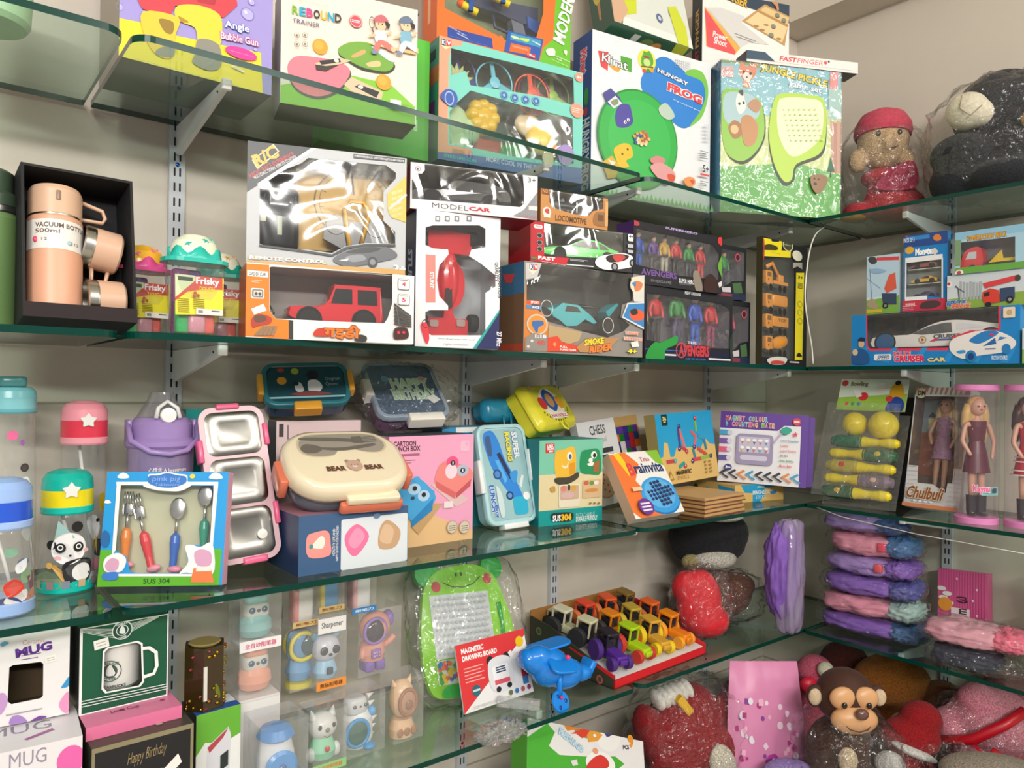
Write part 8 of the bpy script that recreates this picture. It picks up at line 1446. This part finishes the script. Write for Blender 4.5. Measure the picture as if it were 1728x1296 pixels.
q=on_z(1185,1065,ZD);r=empty('cushion',T(-.705,-.24,ZD)@R(-25,'Z'),'glossy red stuffed cushion in clear film behind the tractor tray','cushion');plush('body',[((0,0,.102),(.07,.05,.1)),((.02,-.01,.053),(.07,.055,.05)),((-.04,0,.15),(.045,.04,.05))],'#d81c2c',r,None,.007,'fabric');bag('clear_wrap',0,0,(.005,0,.105),(.085,.064,.105),BAGF(),.014,22,7,r,3,flat_base=-.104)
q=on_y(1215,1010,-.2);r=empty('soft_toy',T(-.515,-.16,ZD)@R(-25,'Z')@S(1.2,1.1,.8),'brown furry soft toy in clear film in the corner','soft toy');plush('body',[((0,0,.1),(.1,.08,.095)),((-.03,-.03,.066),(.07,.06,.06)),((.05,-.02,.14),(.05,.05,.05))],'#6a3a26',r,None,.008);bag('clear_wrap',0,0,(0,-.01,.1),(.12,.1,.1),BAGF(),.016,20,4,r,2.8,flat_base=-.099)
r=empty('soft_toy',T(-.535,-.145,ZD+.165)@S(1.3,1.05,1.25)@R(-25,'Z'),'black and white penguin soft toy lying on the brown soft toy','soft toy');plush('body',[((0,0,.085),(.11,.07,.07)),((0,0,.055),(.1,.065,.05))],'#1b1b20',r,None,.007);b=MB();b.ell((-.005,-.045,.03),(.06,.035,.026),('#cfc9be','plush'));b.ell((-.06,-.04,.026),(.03,.02,.02),('#a89a6a','plush'));b.build('face',r);b=MB();b.ell((.02,-.05,.135),(.05,.03,.012),('#e4e0dc','plush'));b.ell((.03,-.05,.146),(.03,.025,.009),('#d83a44','plush'));b.build('cap',r)
# ====== lowest shelf, right wall: pouches
def pouch(P,yaw,L,Wd,Hh,c1,c2,label,seed,name='plush_pouch',tagc=None):
    r=empty(name,T(*P)@R(yaw,'Z'),label,'pouch','plush pouches stacked on the right wall' if name=='plush_pouch' else None)
    def pil(cx,l,w_,h):
        b=MB();vs=[];n=26
        return bag('x',0,0,(cx,0,h),(l,w_,h),(c1,'fabric')if cx<=0 else(c2,'fabric'),.008,10,seed,r,3.2,flat_base=-h)
    o=pil(-.015,L/2-.015,Wd/2,Hh/2);o.name='pouch_body'
    if c2:o=bag('x',0,0,(L/2-.03,0,Hh/2),(.045,Wd/2-.006,Hh/2-.003),(c2,'fabric'),.01,14,seed+3,r,3,flat_base=-Hh/2+.003);o.name='pouch_end'
    if tagc:b=MB();b.rbox(-.012,-Wd/2-.006,0,.012,-Wd/2+.012,.024,.006,(tagc,'plastic'),T(.05,0,Hh*.35));b.build('zip_pull',r)
    bag('clear_wrap',0,0,(.005,0,Hh/2),(L/2+.022,Wd/2+.012,Hh/2+.002),BAGF(),.008,24,seed+7,r,3.5,flat_base=-Hh/2).name='clear_wrap'
    return r
LV,PK_,PU_,BU='#a98bd0','#ee9ab0','#8a5fc0','#4a78b0'
hs=(.052,.06,.058,.056,.066,.05);z=ZD+.0005
for k,(c1,c2,tg,lb,dx)in enumerate(((PU_,BU,None,'lowest purple pouch of the wrapped stack on the right wall',0),(PK_,'#a9c4c0',None,'pink pouch with a blue and cream end, second from the bottom of the stack',0),(PU_,'#5a5aa8',None,'purple pouch just above the lower pink pouch of the stack',.0),(LV,PU_,'#ee5a64','lilac pouch with a coral tag in the middle of the stack',.0),(PK_,BU,'#f0506a','upper pink pouch with a blue end near the top of the stack',.005),(LV,'#3a5a9c',None,'lavender pouch topmost on the wrapped stack',-.02))):
    pouch((-.225+dx*.3,-.515-dx,z),-86+2*(k%3),.275-.012*k,.15,hs[k],c1,c2,lb,k*5+2,tagc=tg);z+=hs[k]+.003
r=pouch((-.46,-.36,ZD+.001),0,.09,.06,.05,LV,None,'tall purple pouch in a long hanging clear sleeve at the corner',31,'hanging_pouch')
for ch in[o for o in bpy.data.objects if o.parent==r]:bpy.data.objects.remove(ch)
o=bag('x',0,0,(0,0,.19),(.055,.04,.14),(PU_,'fabric'),.012,9,3,r,2.6);o.name='pouch_body'
o=bag('x',0,0,(.01,-.02,.172),(.042,.03,.17),film(col='#c8b4dc',body=.42,gloss=.09,bump=.6,scale=20),.008,10,13,r,5);o.name='clear_sleeve'
c=Carton('pencil_tin','pink ribbed tin with a daisy print standing behind the folded pink pouch','tin',frame((-.10,-.658,ZD+.035),-87,8,3),.132,.165,.045,'#d85c92',mk='satin');F=c.F
[F.rectuv(.06+.055*k,0,.075+.055*k,1,'#c94a80')for k in range(17)]
for k in range(5):F.euv(.08+.1*(k%2)+.02*k,.35+.08*k,.1,.05,'#efe8e4',14)
F.euv(.16,.62,.15,.15,'#e8963a');F.rectuv(.28,.66,.66,1,'#f4d8e0');[F.polyuv([(u+.03*math.cos(a)*(1 if j%2 else .5),v+.028*math.sin(a)*(1 if j%2 else .5))for j,a in enumerate([i*PI/5 for i in range(10)])],'#fbe2ec')for u,v in((.4,.15),(.8,.3),(.72,.5),(.8,.75))]
F.ctext('E',*[0,0],.03,.02,'#3a2430')if False else F.tuv('ω',.4,.45,.62,.56,'#3a2430',.02,90);F.tuv('m',.44,.66,.6,.76,'#3a2430',.02,90);c.done()
c=Carton('block_stand','dark cardboard block under the pink ribbed tin','box',frame((-.095,-.66,ZD),-87),.13,.0345,.06,'#3a3434');c.done()
r=pouch((-.30,-.83,ZD+.0005),-82,.19,.13,.055,'#23283c',None,'dark navy wrapped pouch at the bottom right edge of the shelf',41,'wrapped_pouch')
r=pouch((-.285,-.82,ZD+.0575),-80,.22,.14,.055,'#e8a4b4','#f0708c','folded pale pink cloth pouch in crinkled film on the navy pouch',44,'wrapped_pouch')
r=empty('soft_toy',T(-.14,-.99,ZD)@R(-80,'Z'),'cream and black plush toy cut off by the right edge','soft toy');plush('body',[((0,0,.085),(.09,.07,.082)),((.02,-.02,.06),(.09,.07,.055))],'#d9d0b4',r,None,.008);plush('head',[((-.005,0,.2),(.055,.05,.05)),((-.03,-.02,.24),(.03,.03,.03))],'#1c1b22',r,None,.007)
# ====== soft toys heaped on the low deck
M=frame((0,0,0),5,26,-24);q=on_y(1085,1251,-.28);M=T(*(q-M.to_3x3()@Vector((.40,0,.19))))@M;c=Carton('game_carton','white and green peg puzzle carton lying under the lowest shelf','game box',M,.40,.19,.06,'#eceaea',{'left':'#5aa83a','right':'#c9c7c6'});F=c.F;Z(860,1060,3.927)
F.poly([(0,700),(250,630),(300,690),(260,780),(330,840),(500,850),(700,850),(760,900),(640,1000),(0,1000)],'#4fb238');F.poly([(600,560),(780,470),(770,520),(640,640),(600,620)],'#1f9ab0');F.blob([(500,560),(560,520),(650,560),(640,600),(560,600)],'#4a9a3a');F.ell(640,575,16,14,'#f2f2f0');F.ell(500,590,46,26,'#a8845a');F.poly([(360,640),(470,590),(480,615),(380,680)],'#e8882c');F.poly([(400,700),(480,610),(560,620),(480,730),(440,700)],'#dc4630');F.poly([(510,710),(530,670),(590,665),(615,710),(580,750),(520,755)],'#e8a03c');F.ell(562,712,10,10,'#fff');F.poly([(625,650),(675,640),(655,720),(640,720)],'#3a3f8c')
F.ctext('PRESS-N-GO',405,745,.085,.016,'#cfe6f2',.05,-24,'#4a9ac4',.05);F.ctext('9',800,750,.022,.032,'#f09a2c',.06,10);F.ctext('PCS',768,790,.022,.01,'#3a3a3c',.03,8);F.ell(600,900,95,85,'#f4f4f2');F.blob([(510,930),(540,870),(600,840),(650,880),(640,930)],'#d83a34');F.ell(565,815,18,20,'#e8a080');F.poly([(400,880),(440,870),(450,905),(415,915)],'#e4e2de');c.done()
b=MB();b.box(-1.36,-.13,ZE,-1.16,-.03,.37,'#8f877c');tag(b.build('carton'),'plain grey carton propping up the peg puzzle carton','box')
def toy(P,yaw,label,parts,col,extra=None,wrap=None,vox=.008,kind='plush',seed=1,name='soft_toy'):
    r=empty(name,T(*P)@R(yaw,'Z'),label,'soft toy');plush('body',parts,col,r,None,vox,kind)
    if extra:extra(r)
    if wrap:bag('x',0,0,wrap[0],wrap[1],BAGF(),.02,20,seed,r,2.7,flat_base=-wrap[0][2]+.001).name='clear_wrap'
    return r
def part(nm,r,*els):b=MB();[b.ell((0,0,0),rd,(cl,kd),T(*c_)@(m_ or Matrix()),18,12)for c_,rd,cl,kd,m_ in els];return b.build(nm,r)
def x_red(r):
    part('foot_pad',r,((.05,-.115,.10),(.04,.02,.062),'#e4dcc8','plush',R(-20,'Y')));part('foot_pad',r,((-.06,-.118,.05),(.042,.022,.045),'#e4dcc8','plush',None));b=MB();[b.ell((0,0,0),(.03,.035,.016),('#e6e2da','cloth'),T(-.10+.018*k,-.02,.262+.004*k)@R(70,'Y'),12,8)for k in range(6)];b.build('white_ruff',r);b=MB();b.rbox(-.012,-.01,-.03,.012,.01,.03,.005,('#e8b41c','satin'),T(-.04,-.06,.255)@R(-40,'Y'));b.build('yellow_strap',r)
toy((-.80,-.265,ZE),-18,'deep red plush toy with cream foot pads under the tractor tray',[((0,0,.14),(.13,.095,.135)),((.05,-.06,.12),(.075,.06,.075)),((-.07,-.06,.06),(.085,.065,.06)),((0,0,.22),(.10,.07,.07)),((.11,-.02,.17),(.05,.05,.09),R(25,'Y')),((-.12,-.02,.17),(.045,.05,.09),R(-20,'Y'))],'#980c18',x_red,((0,-.01,.155),(.165,.13,.155)),seed=21)
r=empty('gift_pouch',frame((-.77,-.40,ZE+.004),-28,12,-3),'pink clear pouch printed with little charms leaning beside the monkey','pouch');b=MB();vs=[];Wp,Hp=.235,.36;n,m=16,20
def pz(u,v):return((u-.5)*Wp*(1-.12*abs(v-.5)*2)+Wp/2,-.026*math.sin(PI*u)**.6*math.sin(PI*min(1,v*1.05))**.5-.004*noise.noise(Vector((u*7,v*7,2))),v*Hp)
vs=[pz(i/n,j/m)for j in range(m+1)for i in range(n+1)];fs=[(j*(n+1)+i,j*(n+1)+i+1,(j+1)*(n+1)+i+1,(j+1)*(n+1)+i)for j in range(m)for i in range(n)];k0=len(vs)
b.add(vs+[(x,-.6*y+.002,z)for x,y,z in vs],fs+[tuple(q+k0 for q in f[::-1])for f in fs],('#dc8ab4','satin'),None,True);b.build('pouch_body',r)
b=MB();rr=random.Random(6)
for k in range(46):
    u,v=.1+.8*rr.random(),.05+.7*rr.random();x,y,z_=pz(u,v);s_=.004+.006*rr.random();cl=('#f4d8e8','#b03a7c','#8a4a9c','#f0b4d0','#e8e4ee')[k%5];kk=[k%3 and 12 or 4][0];a0=rr.random()*90
    b.add([(x+s_*math.cos(math.radians(a0)+2*PI*i/kk),pz(u,v)[1]-.0012,z_+s_*1.2*math.sin(math.radians(a0)+2*PI*i/kk))for i in range(kk)],[list(range(kk))],cl)
b.build('printed_charms',r)['kind']='stuff'
b=MB();nn=[pz(i/n,.3)for i in range(n+1)];x,y,z_=pz(.5,.28);b.ell((x,y-.001,z_),(.02,.003,.026),('#a83a94','satin'));b.ell((x+.004,y-.004,z_-.004),(.01,.002,.014),('#e8dcea','satin'));b.build('big_charm',r)
mk=on_y(1450,1190,-.66);r=empty('toy_monkey',T(mk.x,mk.y+.04,ZR)@R(-38,'Z')@S(1.22),'brown plush monkey with a tan smiling face in the heap of soft toys','soft toy');hz=(mk.z-ZR)/1.22;bn,tn='#452414','#dba676'
plush('body',[((0,.03,hz-.12),(.07,.055,.075)),((-.04,-.02,hz-.15),(.04,.05,.04)),((0,.03,(hz-.1)/2),(.085,.065,(hz-.1)/2))],bn,r,None,.007)
h_=plush('head',[((0,.0,hz+.01),(.062,.055,.06))],bn,r,None,.006,'fabric');tf=(tn,'satin')
b=MB();[b.ell((s_*.024,-.044,hz+.022),(.028,.014,.024),tf)for s_ in(-1,1)];b.ell((0,-.046,hz-.022),(.05,.024,.03),tf);b.build('face_mask',h_);b=MB();b.ell((.004,-.072,hz-.0),(.014,.01,.012),('#6a4a40','gloss'));b.build('nose',h_)
b=MB();[b.ell((s_*.026,-.058,hz+.012),(.006,.004,.007),('#1a1412','gloss'),None,10,8)for s_ in(-1,1)];b.build('eyes',h_);b=MB();b.tube([(-.032,-.062,hz-.022),(-.018,-.068,hz-.034),(0,-.07,hz-.038),(.018,-.068,hz-.034),(.032,-.062,hz-.022)],.0012,('#4a2a1c','matte'),6);b.build('mouth',h_)
for s_ in(-1,1):part('ear',h_,((s_*.066,-.005,hz+.012),(.02,.012,.024),bn,'fabric',None),((s_*.07,-.014,hz+.012),(.014,.008,.018),'#d8c0a0','cloth',None))
part('hand',r,((-.02,-.062,hz-.1),(.02,.016,.026),'#d8c4a4','plush',None));bag('x',0,0,(0,-.01,hz-.1),(.105,.095,.085),BAGF(),.012,22,17,r,2.7).name='clear_wrap'
def at3(px,py,y,x=None,z=None):q=on_y(px,py,y)if x is None else on_x(px,py,x);z=ZR if z is None else z;return(q.x,q.y,z),q.z-z
P,h=at3(1375,1118,-.36);toy(P,-30,'pink plush toy with a pale ball nose under the corner of the shelf',[((0,0,h-.03),(.06,.055,.055)),((0,0,(h-.06)/2),(.075,.06,h/2-.03))],'#d8607c',lambda r:(part('nose_ball',r,((0,-.06,h-.002),(.026,.022,.026),'#cfc8b0','cloth',None)),part('ribbon',r,((-.05,-.05,h-.05),(.03,.02,.026),'#ee2a4c','satin',None))),None)
P,h=at3(1505,1140,0,-.15);toy(P,-50,'orange-brown fluffy plush toy behind the monkey',[((0,0,h-.02),(.115,.08,.085)),((.02,0,(h-.02)/2),(.08,.06,h/2-.01))],'#9a5a16',lambda r:part('muzzle',r,((.02,-.085,h-.11),(.05,.03,.035),'#d8b48a','plush',None)),None)
P,h=at3(1590,1170,0,-.10);toy(P,-60,'brown curly plush toy between the orange and pink ones',[((0,.0,h-.02),(.06,.05,.06)),((0,.0,(h-.03)/2),(.045,.045,h/2-.015))],'#6a3a1c',None,None)
P,h=at3(1660,1212,0,-.2);toy(P,-62,'large pale pink plush toy tied with a red ribbon at the right',[((.02,0,h+.0),(.11,.085,.09)),((-.08,-.01,h-.03),(.05,.055,.05)),((.0,0,h/2-.02),(.09,.08,h/2-.02)),((-.02,-.03,h+.06),(.05,.045,.045))],'#e88ca0',lambda r:(lambda b:(b.tube([(-.12,-.06,h-.06),(-.04,-.11,h-.02),(.03,-.105,h+.03),(.08,-.08,h+.065)],.014,('#c01024','satin'),10,None,False,1),b.tube([(-.04,-.115,h-.03),(-.01,-.125,h-.06),(.02,-.125,h-.1),(.045,-.12,h-.105),(.04,-.12,h-.06),(.0,-.12,h-.035)],.008,('#c01024','satin'),8,None,False,.4),b.build('red_ribbon',r)))(MB()),((.0,0,h/2+.03),(.16,.12,h/2+.03)),seed=51)
P,h=at3(1535,1232,0,-.36);toy(P,-55,'red and white plush toy wrapped in shiny film below the monkey',[((0,0,h-.02),(.08,.06,.055)),((.03,.01,h+.03),(.055,.05,.05)),((.0,0,(h-.03)/2),(.07,.06,h/2-.015))],'#a80e1a',lambda r:part('white_trim',r,((0,-.055,h-.035),(.06,.02,.012),'#ece8e4','plush',R(18,'Y')),((-.06,-.06,h-.075),(.04,.03,.035),'#ece8e4','plush',None),((.02,-.075,h-.1),(.04,.03,.03),'#ece8e4','plush',None)),((0,0,h*.5),(.11,.1,h*.5)),seed=61)
P,h=at3(1330,1290,-.53);toy(P,-30,'lavender plush at the bottom edge below the printed pouch',[((0,0,h-.02),(.07,.05,.03)),((0,0,(h-.01)/2),(.08,.06,h/2-.005))],'#a890d8',None,None)
P,h=at3(1690,1292,0,-.40);toy(P,-62,'grey-beige fluffy plush at the bottom right corner',[((0,0,h-.03),(.14,.08,.05)),((0,0,(h-.02)/2),(.15,.08,h/2-.01))],'#a89a8a',None,None)
for px,py,y_,x_,yaw,cl,rw,rh,lb in((1262,1160,-.11,None,-15,'#5a1c1c',.12,.12,'dark maroon plush toy at the back between the red plush and the printed pouch'),(1345,1185,0,-.12,-30,'#7a3440',.07,.10,'dusky pink plush toy at the very back of the corner'),(1425,1104,0,-.10,-60,'#5a201c',.08,.11,'dark red-brown plush toy in the corner behind the monkey'),(1712,1150,0,-.09,-80,'#b05a66',.08,.09,'rose plush toy against the right wall behind the pale pink one')):
    P,h=at3(px,py,y_,x_,ZE if px<1300 else ZR);toy(P,yaw,lb,[((0,0,h-rh*.3),(rw,.065,rh*.7)),((0,0,(h-rh*.3)/2),(rw*.7,.05,h/2-rh*.15))],cl,None,None,.012)
bag('crumpled_film','crumpled sheet of clear film lying on the lowest glass shelf','plastic film',tuple(on_z(845,1235,ZD+.012)),(.06,.035,.011),film(body=.12,gloss=.1,bump=1,scale=30),.012,26,77,None,2.2,flat_base=-.0112)
b=MB();q=on_z(875,1195,ZD);b.rbox(-.05,-.008,0,.05,.008,.022,.003,film(body=.2,gloss=.12));o=b.build('plastic_strip');o.matrix_world=T(q.x,q.y,ZD+.0005)@R(-50,'Z');tag(o,'short clear plastic strip on the glass below the drawing card','plastic strip')
b=MB();b.tube([tuple(on_x(*q,-.392))for q in((1378,856),(1420,872),(1550,902),(1650,920),(1760,940))],.0012,('#d8d6d0','plastic'),6);tag(b.build('cord'),'thin white cord running below the third shelf of the right wall','cord')
bpy.context.view_layer.update()
